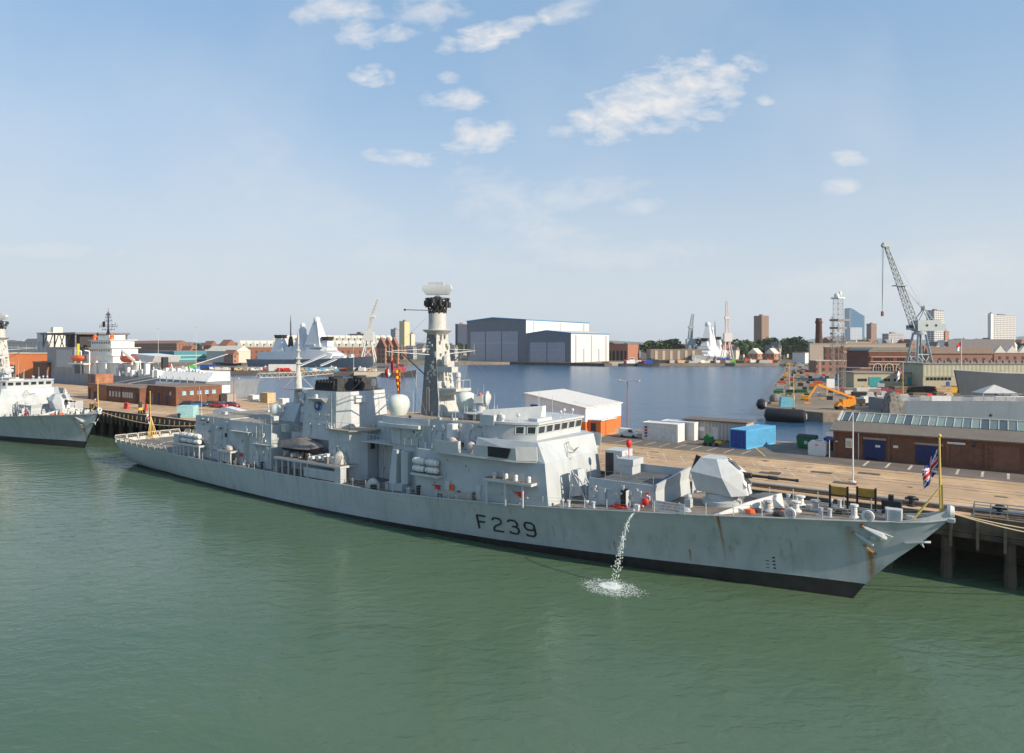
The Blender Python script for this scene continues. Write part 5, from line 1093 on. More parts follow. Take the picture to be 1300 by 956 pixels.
# small things on the asphalt
gm = thing('green_generator', 'small green wheeled machine in front of the grey cabin', 'machine', Q(97.2, -40.2, GZ))
mb = MB(); mb.box(0, 1.3, -.9, 0, .35, 1.5); mb.lathe((.6, -.4, 1.5), [(.35, 0), (.4, .3), (.1, .45)], 8); mb.build('body', GREEN, gm)
for x in (.2, 1.1): mb = MB(); mb.lathe((x, .05, .3), [(.05, -.1), (.3, -.1), (.3, .1), (.05, .1)], 10, 'y'); mb.build('wheel', RUBBER, gm)
pr = thing('yellow_barrow', 'little yellow framed barrow beside the green machine', 'barrow', Q(99.0, -40.4, GZ)); mb = MB(); mb.box(0, .9, -.6, 0, .5, .9); mb.tube((.9, -.3, .6), (1.6, -.3, 1.1), .05); mb.build('tray', YEL, pr); mb = MB(); mb.lathe((.2, 0, .3), [(.05, -.1), (.28, -.1), (.28, .1), (.05, .1)], 10, 'y'); mb.build('wheel', RUBBER, pr)
def car(label, loc, rot, m, kind='car', group=None, name=None, L_=4.3, cat=None):
    t = thing(name or 'parked_'+kind, label, cat or kind, loc, rot, group); W_ = .88
    if kind == 'car':
        mb = MB(); mb.loft([(-L_/2, -W_, .35), (L_/2, -W_, .35), (L_/2, W_, .35), (-L_/2, W_, .35)], [(-L_/2, -W_, .75), (L_/2-.05, -W_, .7), (L_/2-.05, W_, .7), (-L_/2, W_, .75)], [(-L_/2+.1, -W_+.06, .95), (L_/2-.9, -W_+.06, .92), (L_/2-.9, W_-.06, .92), (-L_/2+.1, W_-.06, .95)]); mb.build('body', m, t)
        mb = MB(); mb.loft([(-L_/2+.25, -W_+.08, .95), (L_/2-1.2, -W_+.08, .93), (L_/2-1.2, W_-.08, .93), (-L_/2+.25, W_-.08, .95)], [(-L_/2+.75, -W_+.24, 1.42), (L_/2-1.95, -W_+.24, 1.42), (L_/2-1.95, W_-.24, 1.42), (-L_/2+.75, W_-.24, 1.42)]); mb.build('windows', GLASS, t)
        mb = MB(); mb.box(-L_/2+.8, L_/2-2.0, -W_+.26, W_-.26, 1.423, 1.47); mb.build('roof', m, t)
    else:
        mb = MB(); mb.vprism([(-L_/2, .35), (L_/2, .35), (L_/2, 1.0), (L_/2-.7, 1.15), (L_/2-1.3, 1.95), (-L_/2, 2.05)], -.95, .95); mb.build('body', m, t)
        mb = MB(); mb.vprism([(L_/2-.75, 1.2), (L_/2-1.25, 1.85), (L_/2-2.0, 1.85), (L_/2-2.0, 1.2)], -.97, .97); mb.build('windows', GLASS, t)
    for x in (-L_/2+.8, L_/2-.8):
        for y in (-W_+.02, W_-.02): mb = MB(); mb.lathe((x, y, .33), [(.05, -.12), (.33, -.12), (.33, .12), (.05, .12)], 12, 'y'); mb.build('wheel', RUBBER, t)
    mb = MB()
    for y in (-.6, .6): mb.box(L_/2-.03, L_/2+.02, y-.18, y+.18, .6, .74)
    mb.build('headlight', WHITE, t); return t
car('small white van parked left of the marked white container', Q(82.8, -42.4, GZ), TH+R(10), WHITE, 'van').scale = (.75, .75, .75)
wb = thing('wheeled_bin', 'dark green lidded skip bin at the corner of the brick workshop', 'bin', Q(110.0, -46.5, GZ)); mb = MB(); mb.loft([(0, -1.3, .15), (2.6, -1.3, .15), (2.6, 0, .15), (0, 0, .15)], [(-.15, -1.5, 1.7), (2.75, -1.5, 1.7), (2.75, .15, 1.7), (-.15, .15, 1.7)]); mb.build('body', GREEN, wb); mb = MB(); mb.loft([(-.2, -1.55, 1.703), (2.8, -1.55, 1.703), (2.8, .2, 1.703), (-.2, .2, 1.703)], [(-.1, -1.3, 2.1), (2.7, -1.3, 2.1), (2.7, -.3, 2.0), (-.1, -.3, 2.0)]); mb.build('lid', SOOT, wb); mb = MB(); mb.box(1.0, 1.5, .08, .12, .7, 1.2); mb.build('label_plate', WHITE, wb)
wb = thing('wheeled_bin', 'black lidded bin between the green bin and the brick wall', 'bin', Q(113.9, -46.8, GZ)); mb = MB(); mb.loft([(0, -1.2, .1), (1.8, -1.2, .1), (1.8, 0, .1), (0, 0, .1)], [(-.1, -1.3, 1.7), (1.9, -1.3, 1.7), (1.9, .1, 1.7), (-.1, .1, 1.7)]); mb.build('body', SOOT, wb); mb = MB(); mb.box(-.15, 1.95, -1.35, .15, 1.703, 1.85); mb.build('lid', RUBBER, wb)
wt = thing('white_tank', 'white rounded plastic tank with small red mark at the workshop corner', 'tank', Q(113.0, -40.0, GZ)); mb = MB(); mb.vprism([(0, .2), (.15, 0), (2.3, 0), (2.45, .2), (2.45, 1.8), (2.2, 2.1), (.3, 2.1), (0, 1.8)], -1.6, 0); mb.build('body', WHITE, wt); mb = MB(); mb.box(1.0, 1.4, .004, .02, 1.5, 1.65); mb.build('red_mark', RED, wt); mb = MB(); mb.box(.9, 1.7, -1.1, -.5, 2.1, 2.25); mb.build('cap', STEEL, wt)
sg = thing('sign_post', 'short post with small blue and white sign between the white tank and the workshop', 'sign', Q(116.0, -39.6, GZ)); mb = MB(); mb.tube((0, 0, 0), (0, 0, 3.6), .06); mb.build('post', LAMPG, sg); mb = MB(); mb.box(-.45, .45, .06, .1, 2.5, 3.05); mb.build('sign_panel', BLUE, sg); mb = MB(); mb.box(-.45, .45, .06, .1, 3.06, 3.6); mb.build('sign_panel', WHITE, sg)
fp = thing('flagpole', 'thin white pole standing alone on the quay in front of the brick workshop', 'pole', Q(122.0, -22.1, GZ)); mb = MB(); mb.tube((0, 0, 0), (0, 0, 8.3), .09, .05, 8); mb.build('pole', WHITE, fp); mb = MB(); mb.lathe((0, 0, 0), [(.35, 0), (.35, .1), (.15, .15)], 10); mb.build('base_plate', WHITE, fp)
def lamp(label, loc, h, arms=2, red=False, group=None):
    t = thing('lamp_post', label, 'lamp post', loc, TH, group); mb = MB(); mb.tube((0, 0, 0), (0, 0, h), .14, .07, 8); mb.build('column', mat('rusty_red_column', (.35, .10, .06), .7) if red else LAMPG, t)
    for d in (-1, 1)[:arms]:
        mb = MB(); mb.tube((0, 0, h-.1), (d*1.4, 0, h+.1), .05); mb.build('arm', LAMPG, t); mb = MB(); mb.box(d*1.9-.5, d*1.9+.5, -.18, .18, h+.03, h+.2); mb.build('lamp_head', LAMPG, t)
    return t
lamp('thin dark red mast behind the right end of the frigate bridge', Q(82.0, -43.5, GZ), 9.8, 2, True)
# bollards, ladder rails on the quay edge at the bow
b0 = None
for s, y, lb in ((129.0, -12.2, 'black cross shaped bollard on the quay above the foredeck'), (136.2, -12.6, 'black box bollard on the quay edge right of the jackstaff'), (138.7, -12.0, 'black bollard at the far right of the quay edge'), (103.8, -12.0, 'black bollard on the quay just above the missile silo house'), (-12, -12.2, 'black bollard on the left quay beside the grey blue container'), (-27, -11.9, 'black bollard on the left quay above the hanging ensign')):
    t = thing('bollard', lb, 'bollard', Q(s, y, GZ), TH, 'bollards along the quay edge'); mb = MB(); mb.lathe((0, 0, 0), [(.45, 0), (.4, .08), (.26, .2), (.26, .7), (.42, .85), (.38, 1.0), (.1, 1.05)], 12); mb.build('post', RUBBER, t); mb = MB(); mb.bar((-.6, 0, .75), (.6, 0, .75), .2); mb.build('cross_bar', RUBBER, t)
t = thing('brow_rails', 'grey tubular handrails and steps on the quay edge beside the stem', 'handrail', Q(134.2, -11.2, GZ))
mb = MB()
for y in (0, -1.4):
    mb.path([(0, y, .0), (0, y, 1.1), (4.0, y, 1.1), (5.0, y, -.6)], .05, 5); mb.tube((0, y, .6), (4.0, y, .6), .03)
    for k in (1.3, 2.6): mb.tube((k, y, 0), (k, y, 1.1), .04)
mb.build('rail', STEEL, t); mb = MB(); mb.box(0, 4.2, -1.3, -.1, .02, .12); mb.build('walkway', WOOD, t)
# hoses and cable trough along the quay edge
t = thing('pipe_trough', 'low dark service trough with pipes along the quay edge above the foredeck', 'pipes', Q(108, -13.0, GZ)); mb = MB(); mb.box(0, 42, 0, .5, 0, .35); mb.build('trough', WOOD, t)
mb = MB()
for k in range(2): mb.tube((0, .15+.25*k, .45), (42, .15+.25*k, .45), .07)
mb.build('pipe', STEEL, t)
# ---------------------------------------------------------------- left part of the quay
def bb(name, label, loc, L_, D_, H_, m, roofm, wins=(), doors=(), pil=(), cat='building', parapet=0):
    t = thing(name, label, cat, loc); mb = MB(); mb.box(0, L_, -D_, 0, 0, H_)
    for x in pil: mb.box(x, x+.3, .003, .12, 0, H_-.05)
    mb.build('wall', m, t); mb = MB(); mb.box(-.15, L_+.15, -D_-.15, .2, H_+.003, H_+.2); mb.build('roof', roofm, t)
    for (x, z, w_, h_) in wins:
        mb = MB(); mb.box(x, x+w_, .005, .05, z, z+h_); wn = mb.build('window', mat('pale_window_blind', (.42, .46, .48), .3), t); mb = MB(); mb.box(x-.06, x+w_+.06, .05, .08, z-.1, z); mb.build('sill', WHITE, wn)
    for (x, w_, h_, dm) in doors: mb = MB(); mb.box(x, x+w_, .005, .07, 0, h_); mb.build('door', dm, t)
    return t
FELT = mat('brown_flat_roof', (.20, .15, .12), .9)
t = bb('brick_office', 'low flat roofed brick office with a row of windows behind the ensign staff', Q(-74.5, -24.2, GZ), 19.4, 10, 4.3, BR1, FELT, [(1.6+1.9*k, 1.6, .9, 1.4) for k in range(4)]+[(9.6+1.25*k, 1.6, .9, 1.4) for k in range(5)], [(17.6, 1.6, 3.0, SOOT)], (0, 8.6, 16.9))
t = bb('brick_office', 'taller brick block with blue door and two lit end walls next to the parked cars', Q(-55.0, -26.3, GZ), 15.0, 13.0, 5.0, BR1, FELT, [(11.8, 3.0, .8, .8)], [(1.0, 2.2, 3.0, GREYTARP), (5.4, 1.3, 3.2, DB), (9.6, 1.1, 2.6, DB)], (0, 3.9, 7.6, 11.2))
for k in range(5):
    mb = MB(); y = -2.2-2.1*k; mb.box(15.005, 15.05, y-.5, y+.5, 3.0, 3.9); wn = mb.build('window', mat('sky_blue_pane', (.25, .45, .60), .2), t); mb = MB(); mb.box(15.05, 15.08, y-.6, y+.6, 2.9, 3.0); mb.build('sill', WHITE, wn)
mb = MB(); mb.box(15.003, 15.25, -6.4, -6.1, 0, 5.0); mb.build('brick_pier', BR2, t)
t = bb('brick_office', 'orange brick gatehouse with small blue panel at the foot of the gangway', Q(-87.5, -24.4, GZ), 12.5, 7, 4.4, BR2, FELT, [], [(.8, 1.0, 3.2, SOOT), (4.0, 3.2, 2.4, SOOT)])
mb = MB(); mb.box(-2.5, 2.8, -6, -1, 4.42, 7.4); ub = mb.build('upper_room', BR2, t); mb = MB(); mb.box(-.2, 1.3, -.997, -.93, 5.1, 6.7); mb.build('blue_panel', BLUE, ub)
t = container('grey_cabin', 3.2, 2.6, 2.8, mat('warm_grey_box', (.30, .28, .25), .7), 'small grey cabin at the right hand end of the tall brick block', Q(-39.3, -38.5, GZ), cat='cabin')
container('shipping_container', 3.6, 2.6, 2.6, mat('pale_teal_paint', (.30, .52, .54), .6), 'pale teal box container with dark end near the quay edge left of the frigate hangar', Q(-13.2, -12.4, GZ), TH+R(35), LBLUE)
container('shipping_container', 3.0, 2.3, 2.2, SOOT, 'black open sided box standing left of the pale teal container', Q(-17.0, -14.6, GZ), TH, SOOT)
for k, (s, y, m_, lb) in enumerate(((-38.2, -29.0, mat('navy_car', (.02, .03, .07), .25), 'dark navy car parked nearest the tall brick block'), (-35.4, -30.4, mat('blue_car', (.03, .12, .28), .25), 'mid blue car second from the brick block'), (-33.0, -32.8, mat('teal_car', (.03, .08, .10), .25), 'dark teal car third in the row by the lamp post'), (-30.6, -33.6, BLACK, 'black car fourth in the row just behind the red ones'))):
    car(lb, Q(s, y, GZ), TH+R(35), m_, group='cars parked by the brick block')
car('bright red car at the end of the row left of the lamp post', Q(-28.3, -31.5, GZ), TH+R(15), mat('red_car', (.40, .03, .03), .25), group='cars parked by the brick block')
car('second red car partly hidden by the lamp post', Q(-26.0, -33.8, GZ), TH+R(15), mat('crimson_car', (.30, .02, .03), .25), group='cars parked by the brick block')
lamp('double armed lamp post with reddish column beside the parked cars', Q(-28.3, -35.6, GZ), 7.4, 2, True)
t = container('tan_crate', 3.4, 2.6, 2.8, mat('tan_wood_crate', (.50, .36, .20), .9, var=.2), 'tan wooden cabin on the basin side of the quay right of the lamp post', Q(-33.6, -47.0, GZ), cat='crate')
t = container('white_crate', 2.6, 2.0, 1.8, WC, 'small white crate left of the tan wooden cabin', Q(-40.5, -47.5, GZ), cat='crate')
t = container('white_crate', 2.2, 2.0, 1.4, WC, 'low white crate right of the tan wooden cabin', Q(-26.8, -48.0, GZ), cat='crate')
for k, (s, y, m_, lb) in enumerate(((-46.6, -16.4, ORANGE, 'large orange plastic barrier on the left quay'), (-44.8, -15.6, RED, 'red plastic barrier next to the large orange one'), (-37.6, -17.2, RED, 'tiny red barrier standing alone right of the others'))):
    mb = MB(); L_ = 1.0 if k == 2 else 2.0; mb.xprism([(-.3, 0), (.3, 0), (.12, .9), (.1, 1.3), (-.1, 1.3), (-.12, .9)], 0, L_*.9); mb.box(.1, L_*.9-.1, -.13, .13, 1.0, 1.5); single(mb, 'plastic_barrier', m_, lb, 'barrier', Q(s, y, GZ), TH, 'barriers on the left quay')
mb = MB(); mb.lathe((0, 0, 0), [(.4, 0), (.45, 1.6), (.1, 1.7)], 10); single(mb, 'dark_drum', SOOT, 'dark upright drum behind the orange barriers', 'drum', Q(-42.6, -18.4, GZ))
t = thing('yellow_cart', 'small yellow and black trolley at the quay edge under the barriers', 'trolley', Q(-29.8, -11.9, GZ)); mb = MB(); mb.box(0, 1.8, -.9, 0, .5, .8); mb.box(0, .15, -.9, 0, .8, 1.3); mb.build('bed', YEL, t)
for x in (.3, 1.5): mb = MB(); mb.lathe((x, .02, .28), [(.05, -.1), (.28, -.1), (.28, .1), (.05, .1)], 10, 'y'); mb.build('wheel', RUBBER, t)
for s, y, L_, lb in ((-108, -17, 5.2, 'white cabin on the quay left of the gatehouse, the farther of two'), (-96.5, -12.6, 6.0, 'white cabin directly behind the bow of the left frigate, the nearer of two')):
    container('white_cabin', L_, 2.8, 3.0, WHITE, lb, Q(s+12, y, GZ), cat='cabin', group='white cabins behind the left bow')
# gangway from the quay to the grey support ship
t = thing('gangway', 'sloping grey gangway rising from the gatehouse to the support ship', 'gangway', Q(-96, -32, GZ)); mb = MB()
mb.bar((-14, 2, .6), (4, -16, 5.2), 1.4, .2); 
for d in (-.7, .7): mb.bar((-14+d*.7, 2+d*.7, 1.6), (4+d*.7, -16+d*.7, 6.2), .08)
mb.build('ramp', STEEL, t)
# ================================================================ SUPPORT SHIP IN THE BASIN (left)
SHIPG = mat('mid_grey_ship_side', (.25, .27, .29), .6, var=.08, vs=.2, streak=.5, rust=.3); SHW = mat('offwhite_superstructure', (.76, .77, .73), .6, var=.06, vs=.4, streak=.3, rust=.3)
WCOV = mat('white_cover_sheets', (.82, .82, .80), .8, var=.05, vs=.6, bump=.4, bs=1, streak=.4)
sp = thing('support_ship', 'big grey naval support ship with cream superstructure and orange lifeboats behind the brick offices', 'ship', Q(-205, -57, 4.0))
def side(poly, y0, y1, name, m, par=None, **k): mb = MB(); mb.vprism(poly, y0, y1); return mb.build(name, m, par or sp, **k)
side([(-6, 0), (124, 0), (126, 6.3), (40, 6.6), (30, 6.6), (-6, 6.6)], -20, 0, 'hull', SHIPG)
side([(-4, 6.603), (24, 6.603), (24, 17.6), (-4, 17.6)], -19.5, -.3, 'after_hangar', mat('hangar_grey', (.30, .31, .32), .7, streak=.5))
mb = MB(); mb.box(6, 22, -.28, -.2, 9, 16.5); mb.box(24.003, 24.1, -17, -4, 7, 16); mb.build('hangar_panels', PAINT, sp)
mb = MB(); mb.box(-8, 28, -21, 1.0, 23.0, 23.8); 
for x in (-6, 6, 18, 27): 
    for y in (0.5, -20): mb.bar((x, y, 17.6), (x, y, 23), .5)
for x in range(-6, 24, 6): mb.bar((x, .5, 17.8), (x+4, .5, 23), .3); mb.bar((x+4, -6, 17.8), (x, -6, 23), .3)
mb.build('flight_platform', mat('dark_steelwork', (.16, .16, .16), .8), sp)
mb = MB(); mb.box(12, 26, -17, -1.5, 17.603, 22.9); mb.build('dark_deckhouse', SOOT, sp)
tiers = [((31, 60), -14, -1, 6.6, 11.5), ((31.5, 55), -13, -2, 11.5, 14.5), ((32, 53), -12.5, -2.5, 14.5, 17.5), ((33, 51), -12, -3, 17.5, 20.6), ((37, 47), -10, -4, 20.6, 22.5)]
for i, ((a, b), y0, y1, z0, z1) in enumerate(tiers):
    mb = MB(); mb.box(a, b, y0, y1, z0+.003, z1); td = mb.build('deckhouse', SHW, sp)
    mb = MB(); mb.box(a-1, b+1.0, y0-.8, y1+.9, z1-.2, z1+.002) if i < 4 else None
    if i < 4: mb.build('deck_edge', SHW, td)
    if i in (2, 3):
        k = a+1
        while k < b-1.5: mb = MB(); mb.box(k, k+1.1, y1+.003, y1+.06, z1-1.6, z1-.8); mb.build('window', GLASS, td); k += 2.1
mb = MB(); mb.lathe((37, -8, 22.5), [(.9, 0), (.6, 1.5), (.35, 2.5), (.22, 10)], 10)
for z, h_ in ((25, 5.5), (26.2, 8.0), (26.9, 6.5), (28.6, 3.2), (30.2, 2.4)): mb.tube((37-h_, -8, z), (37+h_, -8, z), .10, n=5); [mb.tube((37+d*h_, -8, z-.6), (37+d*h_, -8, z+.9), .06, n=4) for d in (-1, -.5, .5, 1)]
mb.box(32.6, 33.4, -8.4, -7.6, 26.2, 28.4); mb.box(36.5, 37.5, -8.6, -7.4, 31.0, 31.7); mb.tube((37, -8, 31), (37, -8, 34), .06); mb.build('lattice_mast', SOOT, sp)
for x in (34.5, 49.5):
    mb = MB(); mb.lathe((x, -4, 20.6), [(1, 0), (.7, 1.2), (1.0, 1.4), (.3, 2.2)], 10); mb.build('optical_director', ORANGE, sp)
for x, dd in ((35.5, 1.0), (69, -3)):
    mb = MB(); mb.loft(*[[(x+L_, y*w_+dd+2, 13+z*w_+(1-w_)*.3) for y, z in ((-1.5, .2), (-.6, -1.2), (.6, -1.2), (1.5, .2), (1.1, 1.3), (-1.1, 1.3))] for L_, w_ in ((-4.8, .15), (-4.0, .7), (-2, 1), (2, 1), (4.0, .7), (4.8, .15))]); lbt = single(mb, 'lifeboat', ORANGE, 'bright orange enclosed lifeboat hanging beside the grey after hangar' if x < 40 else 'orange lifeboat under a white arch right of the cream superstructure', 'lifeboat', sp.location+AX*0, TH, 'orange lifeboats of the support ship')
mb = MB()
for x in (31.6, 39.4): mb.bar((x, .2, 6.6), (x, .2, 16), .35); mb.bar((x, .2, 16), (x, 2, 16.3), .35)
mb.box(25, 40, -1, 2.6, 10.6, 11); mb.build('boat_davit', SHW, sp)
mb = MB(); mb.bar((64.5, -1, 13.5), (69, 1, 16.5), .8); mb.bar((69, 1, 16.5), (74.5, -1, 12.5), .8); mb.box(60, 74, -6, -2, 6.6, 11); mb.build('boat_arch', WHITE, sp)
mb = MB(); mb.bar((32.0, 1.5, 14), (32.0, 1.5, 19.0), .8); mb.build('yellow_crane_post', YEL, sp)
rr = random.Random(4)
mb = MB()
for k in range(70):
    x = rr.uniform(40, 94); y = rr.uniform(-12, -1); a_ = rr.uniform(.5, 2.4); z = 6.6; h_ = rr.uniform(1, 5.5)*(1 if x < 85 else .6)
    if rr.random() < .5: mb.box(x, x+a_, y, y+a_, z, z+h_)
    elif rr.random() < .5: mb.tube((x, y, z), (x+rr.uniform(-3, 3), y, z+h_+2), .18, n=5)
    else: mb.lathe((x, y, z), [(a_*.5, 0), (a_*.6, h_*.5), (a_*.2, h_*.7)], 8)
mb.build('deck_machinery', SHW, sp)
mb = MB()
for k in range(26): x = rr.uniform(42, 92); y = rr.uniform(-12, -1); mb.box(x, x+rr.uniform(1, 3), y, y+1.5, 6.6, 6.6+rr.uniform(.8, 3.2))
mb.build('deck_gear', PAINT, sp)
side([(64, 12.5), (68, 15.2), (86, 14.4), (84, 12.0)], -13, -3, 'canvas_roof', mat('grey_white_canvas', (.60, .61, .62), .8, bump=.3))
mb = MB(); mb.box(88.5, 90.0, -6, -4, 8, 14.0); mb.build('black_stack', BLACK, sp)
mb = MB(); mb.loft(*[[(x, .25, 2.2), (x, .2, 5.2), (x, -3.2, 9.2+.15*math.sin(x)), (x, -9, 9.4), (x, -9, 2.2)] for x in [93+2.5*k for k in range(14)]]); mb.build('white_cover', WCOV, sp)
mb = MB()
for k in range(14): x = 97+2*k; mb.tube((x, .3, 9.2), (x, .3, 10.3), .05, n=4); mb.box(x, x+1.0, -1, .0, 9.25, 9.25+rr.uniform(.2, 1.2))
for k in range(6): mb.box(96+4.6*k, 96.7+4.6*k, .26, .34, 3.2, 7.5)
mb.build('cover_lashings', SHW, sp)
# ================================================================ DESTROYERS
def loftx(mb, secs):                                  # sections (x, half-width low, half-width high, z0, z1)
    mb.loft(*[[(x, -a, z0), (x, a, z0), (x, b, z1), (x, -b, z1)] for x, a, b, z0, z1 in secs])
DG = mat('destroyer_light_grey', (.58, .60, .62), .5, var=.04, vs=.1, streak=.2); DH = mat('destroyer_hull_grey', (.235, .25, .265), .5, var=.05, vs=.1)
def destroyer(label, loc, rot, group='air defence destroyers across the basin'):
    T = thing('destroyer', label, 'warship', loc, rot, group)
    def pt(name, m, secs): mb = MB(); loftx(mb, secs); return mb.build(name, m, T, smooth=20)
    pt('hull', DH, [(-76, 7.5, 9.5, 0, 6.0), (-40, 9, 10.6, 0, 6.2), (10, 9.2, 10.6, 0, 6.6), (45, 5, 8, 0, 8.0), (66, 1.5, 4, 0, 9.2), (77, .05, .5, 3, 10.2)])
    sup = pt('superstructure', DG, [(-58, 10.2, 9.0, 6.15, 12.4), (-40, 10.5, 9.2, 6.2, 13), (-8, 10.6, 9.2, 6.6, 13.6), (26, 9.4, 8.2, 7.3, 14), (36, 7.8, 5.5, 7.8, 11.5)])
    pt('bridge_block', DG, [(6, 8.4, 7.6, 13.6, 17.0), (24, 8, 7, 13.9, 17.2), (29, 5.5, 4.6, 14, 16.4)])
    mb = MB()
    for k in range(9): mb.box(9+1.9*k, 10.2+1.9*k, 7.4, 7.75, 15.6, 16.4)
    mb.build('bridge_windows', GLASS, T)
    pt('gun_deck', DG, [(36.1, 6.5, 5.5, 8, 10), (48, 5, 4, 8.4, 9.8)])
    fm = MB(); fm.loft([(-1, -6.5, 13.5), (21, -5.5, 13.5), (21, 5.5, 13.5), (-1, 6.5, 13.5)], [(7.2, -2, 37), (12.4, -2, 37), (12.4, 2, 37), (7.2, 2, 37)]); fo = fm.build('fore_tower', DG, T)
    mb = MB(); mb.ball((9.8, 0, 38.6), 2.9, (1, 1, 1.1), 16, 10); mb.build('radar_sphere', DOME, T)
    mb = MB(); mb.loft([(-17, -4.5, 13), (-2, -4.5, 13), (-2, 4.5, 13), (-17, 4.5, 13)], [(-10.5, -1.7, 33), (-6.8, -1.7, 33), (-6.8, 1.7, 33), (-10.5, 1.7, 33)]); mb.ball((-8.6, 0, 34.6), 2.2, (1, 1, 1.1), 14, 8); mb.build('after_tower', DG, T)
    mb = MB()
    for z in (19, 23, 27): mb.box(3.5+.35*(z-19), 6.3+.25*(z-19), -1.5+.3*(z-19), 4.9-.2*(z-19), z, z+1.4)
    mb.box(2, 14, -4, 6, 18, 19); mb.build('tower_ledges', DG, T)
    mb = MB(); mb.loft([(-88+28, -4, 13), (-88+43, -4, 13), (-88+43, 4, 13), (-88+28, 4, 13)], [(-57, -3, 20), (-48, -3, 20), (-48, 3, 20), (-57, 3, 20)]) if False else mb.loft([(-46, -5, 12.5), (-29, -5, 12.5), (-29, 5, 12.5), (-46, 5, 12.5)], [(-42, -2.8, 24), (-34, -2.8, 24), (-34, 2.8, 24), (-42, 2.8, 24)]); mb.build('funnel', DG, T)
    for x, w_, z in ((-39, 5.2, 24.2), (23, 4.4, 22.2)): mb = MB(); mb.loft([(x-w_+.6, -2.5, z), (x+w_-.6, -2.5, z), (x+w_-.6, 2.5, z), (x-w_+.6, 2.5, z)], [(x-w_, -3, z+3), (x+w_, -3, z+3), (x+w_, 3, z+3), (x-w_, 3, z+3)]); mb.build('exhaust_cap', BLACK, T)
    mb = MB(); mb.loft([(17.5, -3.5, 17.2), (27, -3.5, 17.2), (27, 3.5, 17.2), (17.5, 3.5, 17.2)], [(20, -2.4, 22.2), (26, -2.4, 22.2), (26, 2.4, 22.2), (20, 2.4, 22.2)]); mb.build('forward_uptake', DG, T)
    mb = MB(); mb.loft([(-31, -3, 13.2), (-19, -3, 13.2), (-19, 3, 13.2), (-31, 3, 13.2)], [(-29, -2, 17.5), (-21, -2, 17.5), (-21, 2, 17.5), (-29, 2, 17.5)])
    mb.build('mast_base', DG, T)
    mb = MB(); mb.lathe((-25, 0, 17.0), [(2.6, 0), (2.0, 5), (1.3, 8.5), (.6, 9), (.45, 20), (.12, 27)], 10); mb.build('pole_mast', BLACK, T)
    mb = MB(); mb.loft([(50, -1.6, 9), (54, -1.6, 9), (54, 1.6, 9), (50, 1.6, 9)], [(50.3, -1, 11.2), (53, -1, 11.2), (53, 1, 11.2), (50.3, 1, 11.2)]); mb.tube((53, 0, 10.4), (59, 0, 10.9), .2); mb.build('gun', DG, T)
    return T
D1 = destroyer('pale grey destroyer with two sphere topped towers moored beyond the left jetty', Vector((-168, 566, 4)), TH)
D2 = dup(D1, Vector((200, 690, 4)), R(-118), 'small looking grey destroyer seen from its bow in front of far cranes', None)
for y_, lab in ((-8, 'white sloping gangway up to the destroyer bridge, left of a pair'), (8, 'white sloping gangway up to the destroyer, right of a pair')):
    t = thing('gangway', lab, 'gangway', Vector((-149+y_, 520, GZ)), R(0), 'gangways of the far destroyer'); mb = MB(); mb.bar((-5, 0, 0), (9, -22, 8), 2.0, .3); [mb.bar((-5, d, 1.1), (9, -22+d, 9.1), .2) for d in (-1, 1)]; mb.build('ramp', WHITE, t)
t = thing('gangway', 'white sloping gangway at the stern of the far destroyer', 'gangway', Vector((-238, 520, GZ)), R(0), 'gangways of the far destroyer'); mb = MB(); mb.bar((-8, 0, 0), (12, -22, 9), 2.0, .3); mb.build('ramp', WHITE, t)
# ================================================================ SHIP HALLS
DKC = corr('dark_grey_cladding', (.17, .18, .205), 1.2); MDC = corr('mid_grey_cladding', (.36, .36, .41), 1.6); LTC = corr('light_ribbed_cladding', (.62, .62, .60), 2.2); BLT = mat('bright_blue_trim', (.03, .22, .45), .5)
def hall(label, loc, W_, D_, H_, peak, doorh):
    t = thing('ship_hall', label, 'building', loc, TH, 'twin ship halls across the basin')
    mb = MB(); mb.vprism([(-W_, 0), (0, 0), (0, H_), (-W_*.55, peak), (-W_, H_)], -D_, 0); mb.build('wall', LTC, t)
    mb = MB(); mb.vprism([(-W_, 0), (0, 0), (0, H_), (-W_*.55, peak), (-W_, H_)], .01, .5); mb.build('front_wall', DKC, t)
    n_ = 3 if W_ > 60 else 2
    for k in range(n_):
        a = -W_*.93+k*(W_*.82/n_); mb = MB(); mb.box(a, a+W_*.82/n_-1.2, .51, .9, 1.0, doorh); d_ = mb.build('hall_door', MDC, t)
        mb = MB(); mb.box(a+.5, a+W_*.82/n_-1.7, .91, 1.0, doorh*.62, doorh*.64); mb.build('door_rail', LAMPG, d_)
    mb = MB(); mb.vprism([(-W_-.4, H_+.01), (-W_*.55, peak+.01), (.4, H_+.01), (.4, H_+.9), (-W_*.55, peak+.9), (-W_-.4, H_+.9)], -D_-.3, 1.0); mb.build('roof', BLT, t)
    mb = MB(); mb.vprism([(-W_, H_+.95), (-W_*.55, peak+.95), (0, H_+.95), (-W_*.55, peak+1.1)], -D_, .5); mb.build('roof_sheet', LTC, t)
    mb = MB()
    for k in range(5): mb.box(.01, .3, -D_*(.1+.2*k)-2, -D_*(.1+.2*k), 0, H_*.5 if k % 2 else H_-1)
    mb.build('drainpipe', MDC, t)
    return t
hB = Vector((13.7, 660, 5.0)); hall('tallest grey ship hall with wide dark doors and blue roof edge', hB, 74, 122, 41.5, 44.3, 31)
hall('lower grey ship hall attached to the right of the tallest one', Vector((54.6, 630.6, 5.0)), 49, 74, 28.0, 30.6, 20)
mb = MB(); mb.box(-90, 60, 0, 14, -2.2, 1.4); struct(mb, 'hall_dock_wall', CONC, Vector((40, 640, 5.0)), TH)
mb = MB(); mb.box(-5, 150, -10, 10, -1.5, 1.3); struct(mb, 'hall_apron', mat('pale_apron', (.50, .42, .30), .9, var=.2), Vector((95, 630, 5.0)), R(-4))
